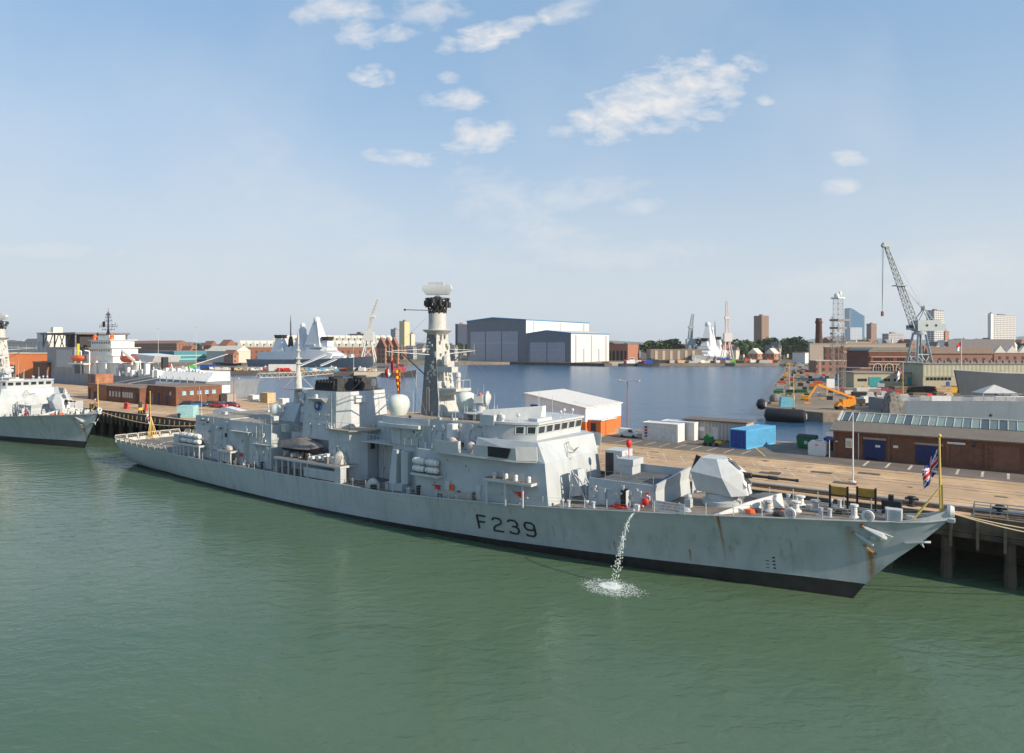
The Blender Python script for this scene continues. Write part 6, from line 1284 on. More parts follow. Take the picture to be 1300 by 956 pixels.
# ================================================================ CRANES, TOWERS, CHIMNEY
CRG = mat('crane_grey_green', (.36, .41, .42), .5, .1, rust=.25)
def crane(label, base, H_, jib, scale, rot=0, m=CRG, group=None):
    """level luffing dockyard crane on portal legs"""
    t = thing('dockyard_crane', label, 'crane', base, rot, group); k = scale
    ph = PH
    for i, (x, y) in enumerate(((-5.5, -5.5), (5.5, -5.5), (5.5, 5.5), (-5.5, 5.5))):
        mb = MB(); mb.bar((x*k*1.25, y*k*1.25, 0), (x*.45*k, y*.45*k, ph), 1.1*k); mb.box(x*k*1.25-1.3*k, x*k*1.25+1.3*k, y*k*1.25-.6*k, y*k*1.25+.6*k, 0, 1.2*k); mb.build('leg', m, t)
    mb = MB()
    for a, b in (((-1, -1), (1, -1)), ((1, -1), (1, 1)), ((1, 1), (-1, 1)), ((-1, 1), (-1, -1))):
        mb.bar((a[0]*6.4*k, a[1]*6.4*k, 2*k), (b[0]*3.9*k, b[1]*3.9*k, ph*.6), .5*k); mb.bar((b[0]*6.4*k, b[1]*6.4*k, 2*k), (a[0]*3.9*k, a[1]*3.9*k, ph*.6), .5*k); mb.bar((a[0]*4*k, a[1]*4*k, ph*.6), (b[0]*4*k, b[1]*4*k, ph*.6), .6*k)
    mb.build('leg_bracing', m, t)
    mb = MB(); mb.lathe((0, 0, ph), [(4.2*k, 0), (4.2*k, 1.2*k), (3.2*k, 1.3*k), (3.2*k, 2.2*k)], 16); mb.build('slewing_ring', m, t)
    mb = MB(); mb.box(-3*k, 12*k, -3.2*k, 3.2*k, ph+2.3*k, ph+9*k); mb.box(12*k, 16*k, -2.6*k, 2.6*k, ph+2.6*k, ph+6.5*k); hs = mb.build('machinery_house', m, t)
    mb = MB(); mb.box(-7*k, -3*k, -2.4*k, -.0*k, ph+3*k, ph+6*k); mb.build('operator_cab', m, t); mb = MB(); mb.box(-7.1*k, -7.0*k, -2.3*k, -.1*k, ph+4.2*k, ph+5.6*k); mb.box(-6.8*k, -4*k, .0*k, .08*k, ph+4.2*k, ph+5.6*k); mb.build('cab_window', GLASS, t)
    for x in (2*k, 8*k): mb = MB(); mb.box(x, x+1.6*k, 3.2*k, 3.25*k, ph+5*k, ph+6.4*k); mb.build('house_window', GLASS, hs)
    mb = MB(); top = Vector((3*k, 0, ph+16*k))
    for y in (-2.4*k, 2.4*k): mb.bar((-1.5*k, y, ph+9*k), top+Vector((0, y*.4, 0)), .6*k); mb.bar((8*k, y, ph+9*k), top+Vector((0, y*.4, 0)), .6*k)
    mb.lathe(top+Vector((0, 0, -1*k)), [(.8*k, 0), (1.6*k, .5*k), (1.6*k, 2.6*k), (.6*k, 3.4*k)], 10); mb.build('a_frame', m, t)
    J0 = Vector((-2*k, 0, ph+3.5*k)); J1 = Vector((jib, 0, H_))
    mb = MB(); mb.truss(J0, J1, 4.0*k, 1.5*k, .32*k, 16); mid = J0.lerp(J1, .52); mb.box(mid.x-4*k, mid.x+3*k, -2.6*k, 2.6*k, mid.z-.3*k, mid.z+.3*k); mb.build('jib', m, t)
    mb = MB()
    for y in (-.8*k, .8*k): mb.tube(top+Vector((0, y, 0)), J0.lerp(J1, .56)+Vector((0, y, 0)), .22*k, n=4)
    mb.tube(top, J1, .1*k, n=3); mb.build('luffing_ties', m, t)
    mb = MB(); mb.box(J1.x-2*k, J1.x+2.5*k, -1.2*k, 1.2*k, J1.z-1*k, J1.z+1.6*k); mb.lathe(J1+Vector((-1.5*k, 0, 0)), [(1.3*k, -1*k), (1.3*k, 1*k)], 12, 'y'); mb.build('jib_head', m, t)
    mb = MB(); hk = J1+Vector((-2.4*k, 0, -(H_-ph)*.74)); mb.tube(J1+Vector((-2.4*k, 0, 0)), hk, .12*k, n=3); mb.tube(J1+Vector((-1.6*k, 0, 0)), hk, .12*k, n=3); hb = mb.build('hoist_rope', SOOT, t)
    mb = MB(); mb.box(hk.x-.6*k, hk.x+.6*k, -.5*k, .5*k, hk.z-3*k, hk.z); mb.build('hook_block', mat('dark_red_hook', (.16, .03, .03), .6), hb)
    return t
Yc = 283; PH = 20.5; cb_ = far(1167, Yc); crane('tall grey dockyard crane with raised lattice jib behind the beige sheds', cb_, hz(312, Yc)-GZ, (1123-1167)/FPX*Yc, .66, R(4))
def slimcrane(label, u, vtop, vbase, Y, jdx, m, k=1.0, group='slender cranes across the basin'):
    t = thing('dockyard_crane', label, 'crane', far(u, Y), 0, group); H_ = hz(vtop, Y)-GZ; hm = H_*.45
    for x, y in ((-1, -1), (1, -1), (1, 1), (-1, 1)): mb = MB(); mb.bar((x*6*k, y*5*k, 0), (x*2.2*k, y*2.2*k, hm*.75), .9*k); mb.build('leg', m, t)
    mb = MB()
    for d in (-1, 1): mb.bar((-5*k*d, 4*k, 3*k), (3*k*d, 2.4*k, hm*.5), .5*k)
    mb.build('leg_bracing', m, t)
    mb = MB(); mb.box(-3.5*k, 4.5*k, -3*k, 3*k, hm*.75+.01, hm*1.05); mb.build('machinery_house', m, t)
    mb = MB(); mb.truss((0, 0, hm), (jdx*.35, 0, H_*.72), 3.4*k, 2.6*k, .4*k, 7); mb.truss((jdx*.35, 0, H_*.72), (jdx, 0, H_), 2.6*k, 1.6*k, .35*k, 6); mb.build('jib', m, t)
    mb = MB(); mb.box(jdx*.35-2.5*k, jdx*.35+2.5*k, -2*k, 2*k, H_*.7, H_*.74); mb.build('jib_gallery', m, t); return t
slimcrane('slender pale crane rising behind the destroyer bow', 468, 379, 458, 640, 9, mat('pale_crane_paint', (.55, .55, .52), .6), 1.1)
slimcrane('short grey crane left of the small bow on destroyer', 876, 399, 450, 690, 3, CRG, 1.1)
slimcrane('tall white column crane right of the small bow on destroyer', 923, 382, 449, 640, 0, mat('white_pink_column', (.66, .60, .58), .6), .9)
def lattice(label, u, vtop, Y, w0, w1, group=None, m=None, head=True):
    t = thing('lattice_tower', label, 'tower', far(u, Y), R(20), group); H_ = hz(vtop, Y)-GZ; m = m or mat('rusty_lattice_steel', (.26, .22, .19), .8)
    mb = MB(); mb.truss((0, 0, 0), (0, 0, H_*.55), w0, (w0+w1)/2, .09, 9, .045); mb.truss((0, 0, H_*.55), (0, 0, H_*.93), (w0+w1)/2, w1, .08, 7, .04); mb.build('lattice', m, t)
    mb = MB(); mb.box(-w1*.9, w1*.9, -w1*.9, w1*.9, H_*.62, H_*.64); mb.box(-w1*.9, w1*1.5, -w1*.9, w1*.9, H_*.70, H_*.72); mb.build('gallery', m, t)
    if head: mb = MB(); mb.box(-w1*.75, w1*.75, -w1*.75, w1*.75, H_*.925, H_*.94); mb.lathe((-.6, 0, H_*.945), [(.9, 0), (.9, .8), (.3, 1.4)], 10); mb.lathe((1.0, 0, H_*.96), [(.5, 0), (.5, 1.2), (.2, 1.6)], 8); mb.tube((.5, 0, H_*.94), (.5, 0, H_), .12); mb.bar((.5, 0, H_), (1.8, 0, H_-.4), .3); mb.build('lamp_head', WHITE, t)
    return t
lattice('tall floodlight lattice tower with platforms on the pier', 1064, 370, 245, 2.6, 2.2)
lattice('thin lattice column directly right of the floodlight tower', 1071, 417, 236, .9, .8, head=False)
lattice('thin lattice column directly left of the floodlight tower', 1057, 395, 255, .8, .7, head=False)
ch = thing('brick_chimney', 'tall dark brick chimney at the head of the pier', 'chimney', far(1039.5, 560)); H_ = hz(404, 560)-GZ
mb = MB(); mb.lathe((0, 0, 0), [(3.9, 0), (3.2, 6), (2.4, H_*.88), (2.9, H_*.9), (2.9, H_*.93), (2.4, H_*.95), (2.4, H_)], 14); mb.build('shaft', brick('dark_sooty_brick', (.13, .055, .035), None, .6), ch); mb = MB(); mb.box(-4.6, 4.6, -4.6, 4.6, 0, 5); mb.build('plinth', BR1, ch)
# ================================================================ TOWN AND DOCKYARD BUILDINGS
def block(name, label, uL, uC, uR, vtop, Y, m, roofm=None, cat='building', th=None, z0=GZ, group=None, roof='flat', rh=3, vtop2=None, par=None, extra=None):
    """box building whose near vertical edge stands at column uC and depth Y, front spanning uL..uC and side uC..uR"""
    if th is None: th = TH if uR < 900 else R(-60)
    c = far(uC, Y, z0); ax = Vector((math.cos(th), math.sin(th))); kL = (uL-650)/FPX; kR = (uR-650)/FPX
    W_ = (c.x-kL*c.y)/(ax.x-kL*ax.y); bx = Vector((-ax.y, ax.x)); D_ = (kR*c.y-c.x)/(bx.x-kR*bx.y)
    W_ = max(1.5, min(W_, 400)); D_ = max(2, min(D_, 260)); H_ = hz(vtop, Y)-z0
    t = thing(name, label, cat, c, th, group)
    mb = MB(); mb.box(-W_, 0, -D_, 0, 0, H_); mb.build('wall', m, t)
    roofm = roofm or FELT; mb = MB()
    if roof == 'flat': mb.box(-W_-.3, .3, -D_-.3, .3, H_+.003, H_+.5); mb.box(-W_*.6, -W_*.35, -D_*.6, -D_*.3, H_+.5, H_+.5+rh*.8)
    elif roof == 'gable': mb.xprism([(.6, H_), (-D_/2, H_+rh), (-D_-.6, H_)], -W_-.4, .4)
    elif roof == 'gablex': mb.vprism([(.6, H_), (-W_/2, H_+rh), (-W_-.6, H_)], -D_-.4, .4)
    elif roof == 'saw':
        n_ = max(3, int(W_/7)); 
        for k in range(n_): a = -W_+W_/n_*k; b = a+W_/n_; mb.vprism([(a, H_), (b, H_), ((a+b)/2, H_+rh)], -D_-.3, .3)
    elif roof == 'none': pass
    if roof != 'none': mb.build('roof', roofm, t)
    return t, W_, D_, H_
BRF = facade('far_brick_windows', (.25, .12, .08), (.06, .06, .07), 4.2, 3.6, .38, .5); BRO = facade('orange_far_brick', (.37, .18, .11), (.08, .08, .09), 4.5, 4, .35, .5)
ROOFR = mat('red_tile_roof', (.25, .12, .08), .9, var=.2); ROOFG = mat('grey_slate_roof', (.17, .16, .165), .8, var=.15); ROOFW = mat('pale_sheet_roof', (.60, .57, .50), .8, var=.08, dirt=.2); CREAM = mat('cream_render', (.55, .51, .42), .85, var=.06)
TWR = facade('brown_tower', (.25, .16, .12), (.09, .07, .06), 5, 4, .4, .45); WTW = facade('white_tower', (.52, .51, .49), (.08, .09, .11), 5.5, 3.6, .6, .5)
GRT = facade('grey_flats', (.36, .36, .38), (.12, .13, .15), 3.2, 3.0, .55, .45); GLT = facade('blue_glass', (.16, .28, .42), (.05, .12, .2), 6, 4.5, .6, .6, rough=.25)
block('tower_block', 'brown twin slab tower block above the far trees', 957, 967, 976, 401, 1150, TWR)
block('tower_block', 'smaller brown tower block left of the tall crane', 1100, 1106, 1113, 411, 1500, TWR)
block('tower_block', 'dark navy tower block standing left of the tallest ship hall', 578, 581, 594, 411.5, 1100, mat('navy_tower_cladding', (.04, .05, .085), .5))
block('tower_block', 'yellow and cream tower block left of the frigate mast', 507, 513.5, 520, 408, 1200, facade('yellow_tower', (.58, .50, .28), (.3, .3, .25), 4, 3, .2, .4))
block('tower_block', 'grey blue tower block left of the yellow one', 496, 502, 508, 418, 1250, GRT); block('tower_block', 'low cream slab right of the yellow tower', 519, 522, 527, 424, 1220, CREAM)
block('tower_block', 'white tower block with many windows at the far right', 1254, 1262, 1290, 400, 1300, WTW)
block('white_slab', 'plain pale stair tower joined to the left of the far right white tower', 1254.5, 1258, 1261.5, 398, 1290, mat('pale_slab', (.62, .62, .60), .8))
block('tower_block', 'curved pale apartment tower directly right of the tall crane', 1176, 1186, 1198, 394, 1150, WTW); block('tower_block', 'small orange brick block behind the foot of the tall crane', 1197, 1200, 1205, 421, 1180, BRO)
block('low_office', 'long pale grey office block between the brown tower and the crane', 1120, 1128, 1147, 424, 900, GRT, LEAD)
ls = thing('glass_tower', 'slim blue glass tower with a curved sloping top', 'tower', far(1079.5, 1500), R(0)); H0 = hz(391, 1500)-GZ; H1 = hz(401, 1500)-GZ; w_ = 18/FPX*1500
mb = MB(); prof = [(0, 0), (w_, 0), (w_, H1), (w_*.8, H1+3), (w_*.5, H1+9), (w_*.25, H1+14), (0, H0)]; mb.vprism(prof, -26, 0); mb.build('glass_wall', GLT, ls); mb = MB(); mb.box(-1.0, w_*.8, .01, 2.0, 0, H0*.56); mb.box(-1.2, 0, -20, 0, 0, H0*.98); mb.build('white_lower_storeys', facade('pale_glass', (.55, .58, .62), (.25, .32, .42), 3, 3.2, .5, .5), ls)
# buildings at far left
block('orange_hangar', 'plain orange walled shed beyond the left frigate', -20, 64, 68, 455-6, 330, mat('orange_sheet_wall', (.62, .20, .07), .8, var=.05), ROOFW, roof='flat', rh=.1, th=R(-2))
block('ribbed_store', 'grey ribbed flat roofed store above the orange shed', -30, 62, 70, 434, 350, facade('ribbed_store', (.50, .49, .45), (.30, .30, .28), 5, 40, .12, .9), ROOFW, rh=.3)
block('roof_plant', 'white plant room on the far left roofs', 47, 60, 100, 423, 400, mat('warm_white_wall', (.62, .59, .53), .8), ROOFW, rh=4, z0=12)
block('dark_brick_block', 'small dark brick block beside the orange shed', 42, 60, 72, 461, 300, BR1, FELT, rh=.3)
block('brick_terrace', 'long red brick terrace behind the teal shed', 160, 224, 240, 436, 900, BRF, ROOFR, roof='gable', rh=4); block('brick_terrace', 'low red brick range right of the long terrace', 224, 236, 250, 440, 920, BRF, ROOFR, roof='gable', rh=4)
tl, W_, D_, H_ = block('teal_shed', 'wide teal walled shed on the left shore', 180, 221, 282, 446.5, 640, mat('dark_teal_wall', (.06, .20, .24), .7), LEAD, rh=.2, z0=4)
mb = MB(); 
for k in range(3): mb.box(.01, .6, -D_, -1, 1+3.4*k, 2.2+3.4*k)
mb.build('pale_teal_bands', mat('pale_teal_band', (.22, .48, .48), .6), tl)
for i, (uL, uC, uR, vt, Y, m_, rf, rh_, lb) in enumerate([
 (262, 300, 318, 446, 620, CREAM, ROOFW, 5, 'low shed with white roof left of the destroyer'), (284, 296, 303, 450, 600, BRO, ROOFR, 4, 'small brown gabled hut left of the destroyer'),
 (258, 268, 276, 438.5, 900, BRF, ROOFR, 6, 'dark roofed brick house among the left trees'), (278, 288, 300, 438, 880, BRO, ROOFR, 7, 'orange gabled house among the left trees'), (300, 306, 312, 440, 850, BRF, ROOFG, 5, 'narrow brick house right of the orange gabled one')]):
    block('town_house', lb, uL, uC, uR, vt, Y, m_, rf, roof='gable', rh=rh_)
block('white_storehouse', 'long storehouse with white serrated roof behind the destroyer', 300, 500, 505, 441, 700, facade('storehouse_front', (.34, .15, .09), (.10, .09, .09), 6, 6, .3, .5), ROOFW, roof='saw', rh=7, th=R(-2)); block('white_storehouse', 'second serrated white roof farther back behind the destroyer towers', 345, 495, 500, 434, 830, CREAM, ROOFW, roof='saw', rh=8, th=R(-2))
block('pink_block', 'pinkish flat topped block beyond the slender pale crane', 444, 462, 468, 424, 950, facade('pink_block', (.46, .36, .30), (.25, .2, .18), 5, 4, .4, .4)); block('dark_flats', 'small dark flats left of the pinkish block', 438, 444, 448, 427, 960, mat('slate_wall', (.13, .14, .17), .7))
for i, (u, w2) in enumerate(((484, 10), (492, 10), (500, 10))):
    block('gabled_warehouse', ['leftmost orange gabled warehouse of three by the dock','middle orange gabled warehouse of three by the dock','rightmost orange gabled warehouse of three by the dock'][i], u-6, u+5, u+7, 441, 600, BRO, ROOFR, roof='gablex', rh=9, group='three gabled warehouses')
rr = random.Random(21); shp = [('red brick', BRF, ROOFR), ('cream', CREAM, ROOFG), ('orange brick', BRO, ROOFR), ('grey', GRT, ROOFG), ('white', mat('white_render', (.62, .60, .56), .8), ROOFW)]
zones = [(505, 592, 8, 'between the orange warehouses and the ship hall', 640, 900, 440, 452), (772, 870, 7, 'between the ship hall and the small destroyer', 780, 1000, 436, 443), (905, 1035, 12, 'under the brown tower left of the chimney', 640, 900, 438, 448), (1045, 1160, 11, 'behind the brick engine house', 560, 900, 432, 440), (1165, 1300, 15, 'right of the tall crane', 480, 900, 434, 441), (0, 160, 5, 'behind the left support ship', 700, 950, 432, 438), (230, 330, 6, 'on the far left shore', 720, 1000, 440, 446)]
for (a, b, n_, wh, Y0, Y1, v0, v1) in zones:
    for k in range(n_):
        nm, wm, rm = shp[(k*3+int(a)) % 5]; u = a+(b-a)*(k+.5)/n_+rr.uniform(-2, 2); ww = (b-a)/n_*rr.uniform(.45, .75)
        block('town_building', f'{nm} building, {ORD[k]} from left {wh}', u-ww, u+ww*.4, u+ww, rr.uniform(v0, v1), rr.uniform(Y0, Y1), wm, rm, roof=rr.choice(['gable', 'gable', 'flat', 'gablex']), rh=rr.uniform(3, 6), group='small buildings of the town')
# right of the ship halls
t, W_, D_, H_ = block('brick_steel_works', 'red brick works with dark roof right of the ship halls', 772, 797, 812, 437, 700, mat('brick_red_wall', (.34, .15, .10), .8), FELT, rh=.2)
for k in range(5): mb = MB(); mb.box(-W_+W_*k/5+.8, -W_+W_*(k+1)/5-1.2, .01, .3, 0, H_*.6); mb.build('bay_opening', SOOT, t)
block('green_cliff_store', 'bright brick store between the small destroyer and white column crane', 905, 918, 934, 443-5, 720, mat('brick_orange_wall', (.34, .11, .07), .8), ROOFR, rh=.2)
for i, (u0, u1) in enumerate(((950, 968), (972, 989))): block('gabled_shed', ['left one of two low brick sheds with white gable roofs by the far water', 'right one of two low brick sheds with white gable roofs by the far water'][i], u0, u1-6, u1, 449, 640, BRO, ROOFW, roof='gablex', rh=5, group='pair of low gabled sheds')
block('white_blue_shed', 'white fronted shed at the head of the pier', 1006, 1022, 1030, 448, 600, mat('white_shed_wall', (.6, .6, .58), .7), LEAD, rh=.2)
block('brick_range', 'dark red brick range behind the pier tower', 1047, 1100, 1103, 441, 420, facade('dark_brick_range', (.13, .06, .045), (.06, .05, .05), 3.5, 5, .4, .55), mat('tan_flat_roof', (.34, .29, .22), .9), rh=.1, th=R(-4))
block('flat_store', 'wide low beige roofed store behind the brick range', 1028, 1150, 1160, 436.5, 520, mat('beige_wall', (.36, .31, .25), .9), mat('tan_flat_roof', (.34, .29, .22), .9), rh=1.5, th=R(-2))
# victorian engine house with arched windows
Yv = 300; vt = thing('engine_house', 'red brick Victorian engine house with large arched windows and pale stone bands', 'building', far(1103, Yv), R(-3)); Wv = (1160-1103)/FPX*Yv; Hv = hz(445.5, Yv)-GZ
mb = MB(); mb.box(0, Wv, -22, 0, 0, Hv); mb.build('wall', brick('victorian_brick', (.20, .07, .045), None, .8), vt)
ST = mat('pale_stone_dressing', (.46, .38, .30), .8)
for z in (Hv-.5, Hv-2.8, Hv-4.9, Hv-6.0): mb = MB(); mb.box(-.2, Wv+.2, .01, .25, z, z+.35); mb.build('stone_band', ST, vt)
for k in range(4):
    x = 3.6+k*4.9
    mb = MB(); arc = [(x-1.6, 3.0), (x+1.6, 3.0)]+[(x+1.6*math.cos(a_*math.pi/8), 6.2+1.6*math.sin(a_*math.pi/8)) for a_ in range(9)]; mb.vprism(arc, .01, .12); wn = mb.build('arched_window', GLASS, vt)
    mb = MB()
    for a_ in range(8): mb.bar((x+1.85*math.cos(a_*math.pi/8), .2, 6.2+1.85*math.sin(a_*math.pi/8)), (x+1.85*math.cos((a_+1)*math.pi/8), .2, 6.2+1.85*math.sin((a_+1)*math.pi/8)), .4, .45)
    for dx_ in (-1.85, 1.85): mb.box(x+dx_-.2, x+dx_+.2, .02, .3, 3.0, 6.2)
    for dx_ in (-.55, .55): mb.box(x+dx_-.08, x+dx_+.08, .12, .2, 3.0, 7.5)
    for z in (4.6, 6.2): mb.box(x-1.6, x+1.6, .12, .2, z, z+.12)
    mb.build('window_surround', ST, wn)
    for q in (-1.3, -.1, 1.1): mb = MB(); mb.box(x+q, x+q+.7, .01, .1, Hv-2.3, Hv-1.0) if False else mb.box(x+q, x+q+.75, .01, .12, Hv-4.3, Hv-3.1); mb.build('small_window', GLASS, vt)
mb = MB(); mb.vprism([(-.4, Hv+.01), (Wv+.4, Hv+.01), (Wv-2, Hv+1.6), (2, Hv+1.6)], -21, .5); mb.build('roof', LEAD, vt)
# beige sheds on the dock
BGW = corr('beige_green_cladding', (.37, .37, .27), 1.5, .8); BGL = mat('beige_panel_wall', (.40, .36, .26), .85, var=.08, dirt=.2)
t1 = thing('beige_shed', 'low beige shed with two teal doors on the dock side', 'building', far(1084, 262), R(-1)); W1 = (1172-1084)/FPX*262
mb = MB(); mb.box(0, W1, -14, 0, 0, hz(474, 262)-GZ); mb.build('wall', BGL, t1); mb = MB(); mb.box(-.3, W1+.2, -14.3, .4, hz(474, 262)-GZ+.003, hz(473, 262)-GZ+.1); mb.build('roof', LEAD, t1)
for u0, u1 in ((1103, 1118), (1151, 1160)): mb = MB(); mb.box((u0-1084)/FPX*262, (u1-1084)/FPX*262, .01, .2, .2, 3.9); mb.build('door', TEAL, t1)
for k, u0 in enumerate((1089, 1093, 1097, 1122, 1126, 1134, 1139, 1144)): mb = MB(); a_ = (u0-1084)/FPX*262; mb.box(a_, a_+1.0, .01, .12, 2.3, 3.3); mb.build('window', GLASS, t1)
t2 = thing('beige_shed', 'large ribbed beige green shed filling the right dock side', 'building', far(1172, 254), R(-1)); W2 = (1330-1172)/FPX*254; H2 = hz(462.5, 254)-GZ
mb = MB(); mb.box(0, W2, -16, 0, 4.6, H2); mb.build('upper_wall', BGW, t2); mb = MB(); mb.box(0, W2, -15.9, -.1, 0, 4.597); mb.build('lower_wall', BGL, t2); mb = MB(); mb.box(-.3, W2, -16.3, .3, H2+.003, H2+.4); 
for k in range(20): mb.box(1.5+2.4*k, 2.0+2.4*k, -2, -1, H2+.4, H2+1.5)
mb.build('roof', LEAD, t2)
for k in range(14): mb = MB(); a_ = 1.2+1.35*k+(2.2 if k > 6 else 0); mb.box(a_, a_+1.0, -.095, .02, 3.1, 4.2); mb.build('window', GLASS, t2)
mb = MB(); mb.box(8.6, 9.8, -.095, .03, .1, 2.6); mb.build('door', BLUE, t2)
# broad low roofs behind
for (uL, uR, v0, Y, rh_, m_, lb, nm) in ((1178, 1262, 449, 330, 3.4, mat('brown_hipped_roof', (.20, .15, .12), .9), 'broad low brown hipped roof behind the large beige shed', 'broad_roof_shed'), (1175, 1242, 447, 400, 3.5, ROOFW, 'serrated pale roof row behind the brown hipped roof', 'north_light_shed'), (1262, 1310, 448, 380, 4, ROOFW, 'serrated white roofs at the right edge', 'north_light_shed'), (1205, 1290, 444, 520, 8, ROOFG, 'dark slate gabled roofs right of the crane foot', 'slate_shed')):
    t, W_, D_, H_ = block(nm, lb, uL, uR-2, uR, v0, Y, BRF, m_, roof='saw' if 'serr' in lb else 'gable', rh=rh_, th=R(-2))
# smaller pier sheds
t = bb('workshop_shed', 'brick shed with bright white roof beside the pier tower', far(1082, 300), 12, 12, 6, BR1, WHITE); t.rotation_euler = (0, 0, 0)
t = bb('workshop_shed', 'brown shed with long pale roof at the top of the pier', far(1036, 400), 18, 10, 7, BRF, ROOFW); t.rotation_euler = (0, 0, 0)
t = bb('blue_tent_shed', 'blue sheeted lean to beside the engine house', far(1072, 290), 8, 8, 3.6, BLUE, BLUE); t.rotation_euler = (0, 0, 0)
# far left jetty control hut and domed ruin building near the small destroyer
t = bb('dock_caisson_house', 'low brown round cornered dock building left of the small destroyer', far(826, 640), 48, 20, 12, mat('brown_stone_wall', (.22, .17, .13), .9, dirt=.4), mat('tan_roof', (.36, .30, .24), .9)); t.rotation_euler = (0, 0, 0)
for k in range(6): mb = MB(); mb.box(4+7*k, 6.5+7*k, .01, .3, 0, 11); mb.build('stone_column', ST, t)
# ================================================================ TREES
def crown_mesh(R_, H_, n_, seed):
    rr = random.Random(seed); mb = MB(); blobs = [(rr.uniform(-.55, .55)*R_, rr.uniform(-.55, .55)*R_, rr.uniform(.15, .9)*H_, rr.uniform(.28, .5)*R_) for _ in range(11)]
    for _ in range(n_):
        bx, by, bz, br_ = rr.choice(blobs); v = Vector((rr.gauss(0, 1), rr.gauss(0, 1), rr.gauss(0, 1))).normalized()*br_*rr.uniform(.7, 1.08)
        c = Vector((bx, by, bz))+v; d1 = Vector((rr.uniform(-1, 1), rr.uniform(-1, 1), rr.uniform(-1, 1))).normalized(); d2 = d1.orthogonal(); s_ = R_*rr.uniform(.05, .11)
        mb.mi = rr.randint(0, 2); mb.add([c-d1*s_-d2*s_*.6, c+d1*s_-d2*s_*.6, c+d1*s_+d2*s_*.6, c-d1*s_+d2*s_*.6], [(0, 1, 2, 3)])
    return mb
LM = [mat('leaf_dark_green', (.03, .06, .018), .8, var=.3), mat('leaf_green', (.045, .085, .025), .8, var=.3), mat('leaf_olive_green', (.075, .11, .03), .8, var=.3)]
TP = []
for k in range(4):
    T_ = thing('tree', 'x', 'tree', (0, 0, 0), 0, 'round crowned trees of the town')
    mb = MB(); mb.tube((0, 0, 0), (0, 0, 5), .45, .3, 7); [mb.tube((0, 0, 4), (2.2*math.cos(a_), 2.2*math.sin(a_), 7.5), .2, .08, 5) for a_ in (0, 2, 4)]; mb.build('trunk', WOOD, T_); crown_mesh(5.2, 9.5, 900, 50+k).build('crown', LM, T_, smooth=0).location = (0, 0, 3.2); TP.append(T_)
used = set()
def tree(u, vtop, Y, label, sx=1.0):
    k = int(u) % 4; H_ = (hz(vtop, Y)-GZ)/13.2
    if k not in used: used.add(k); o = TP[k]; o['label'] = label; o.location = far(u, Y)
    else: o = dup(TP[k], far(u, Y), None, label)
    o.rotation_euler = (0, 0, u*1.7); o.scale = (H_*sx, H_*sx, H_)
tz = [(('in the tree line under the brown tower'), 940, 1024, 15, 700, 900, 429, 436), ('between ship halls and small destroyer', 820, 856, 6, 720, 800, 431, 436), ('behind the small destroyer and white column crane', 894, 936, 7, 760, 900, 427, 434), ('right of the tall crane near the far right tower', 1210, 1252, 9, 800, 1000, 429, 436), ('at the far right edge', 1270, 1300, 5, 850, 950, 433, 437), ('among the left shore houses', 246, 296, 8, 950, 1050, 434, 437), ('beyond the low roofs between chimney and crane', 1048, 1112, 6, 900, 1100, 433, 436), ('left of the dark navy tower', 560, 590, 5, 850, 950, 435, 438)]
rr = random.Random(9)
for (wh, a, b, n_, Y0, Y1, v0, v1) in tz:
    for k in range(n_): tree(a+(b-a)*(k+.5)/n_+rr.uniform(-1.5, 1.5), rr.uniform(v0, v1), rr.uniform(Y0, Y1), f'green tree, {ORD[k]} from left {wh}', rr.uniform(1.1, 1.8))
# ================================================================ PIER : fenders, plant, stores
def fender(label, p0, p1, r, grp):
    t = thing('floating_fender', label, 'fender', p0, 0, grp); d = p1-p0; L_ = d.length; t.rotation_euler = (0, 0, math.atan2(d.y, d.x))
    mb = MB(); mb.lathe((0, 0, 0), [(r*.5, 0), (r*.85, .25), (r, 1.0), (r, L_-1.0), (r*.85, L_-.25), (r*.5, L_)], 20, 'x'); mb.build('rubber_body', RUBBER, t)
    for x in (0, L_): mb = MB(); mb.lathe((x, 0, 0), [(r*.45, -.12), (r*.45, .12)], 12, 'x'); mb.build('end_flange', STEEL, t)
    return t
fender('huge black cylindrical fender floating along the near end of the pier', Vector((61.9, 167.0, 5.5)), Vector((69.9, 162.2, 5.5)), 1.65, 'fenders of the pier')
fender('smaller grey black fender standing at the pier corner left of the blue cabin', Vector((64.9, 180.6, 6.9)), Vector((66.6, 179.4, 6.9)), 1.45, 'fenders of the pier')
mb = MB(); mb.loft([(0, -2.2, 0), (3.6, -2.2, 0), (3.6, 0, 0), (0, 0, 0)], [(.2, -2.0, 2.6), (3.5, -2.0, 2.3), (3.4, -.2, 2.3), (.3, -.2, 2.6)]); single(mb, 'wrapped_cabin', mat('blue_sheeting', (.13, .38, .50), .5, bump=.4, bs=2), 'light blue sheeted cabin near the pier end beside the fender', 'cabin', at(991, 516.5), R(-8))
mb = MB(); mb.ball((0, 0, 1.4), 1.5, (1.2, 1, 1.0), 9, 6); mb.box(-1.8, 1.8, -1, 1, 0, .6); single(mb, 'covered_winch', GREYTARP, 'rounded canvas covered winch left of the blue sheeted cabin', 'winch', at(985, 513), 0)
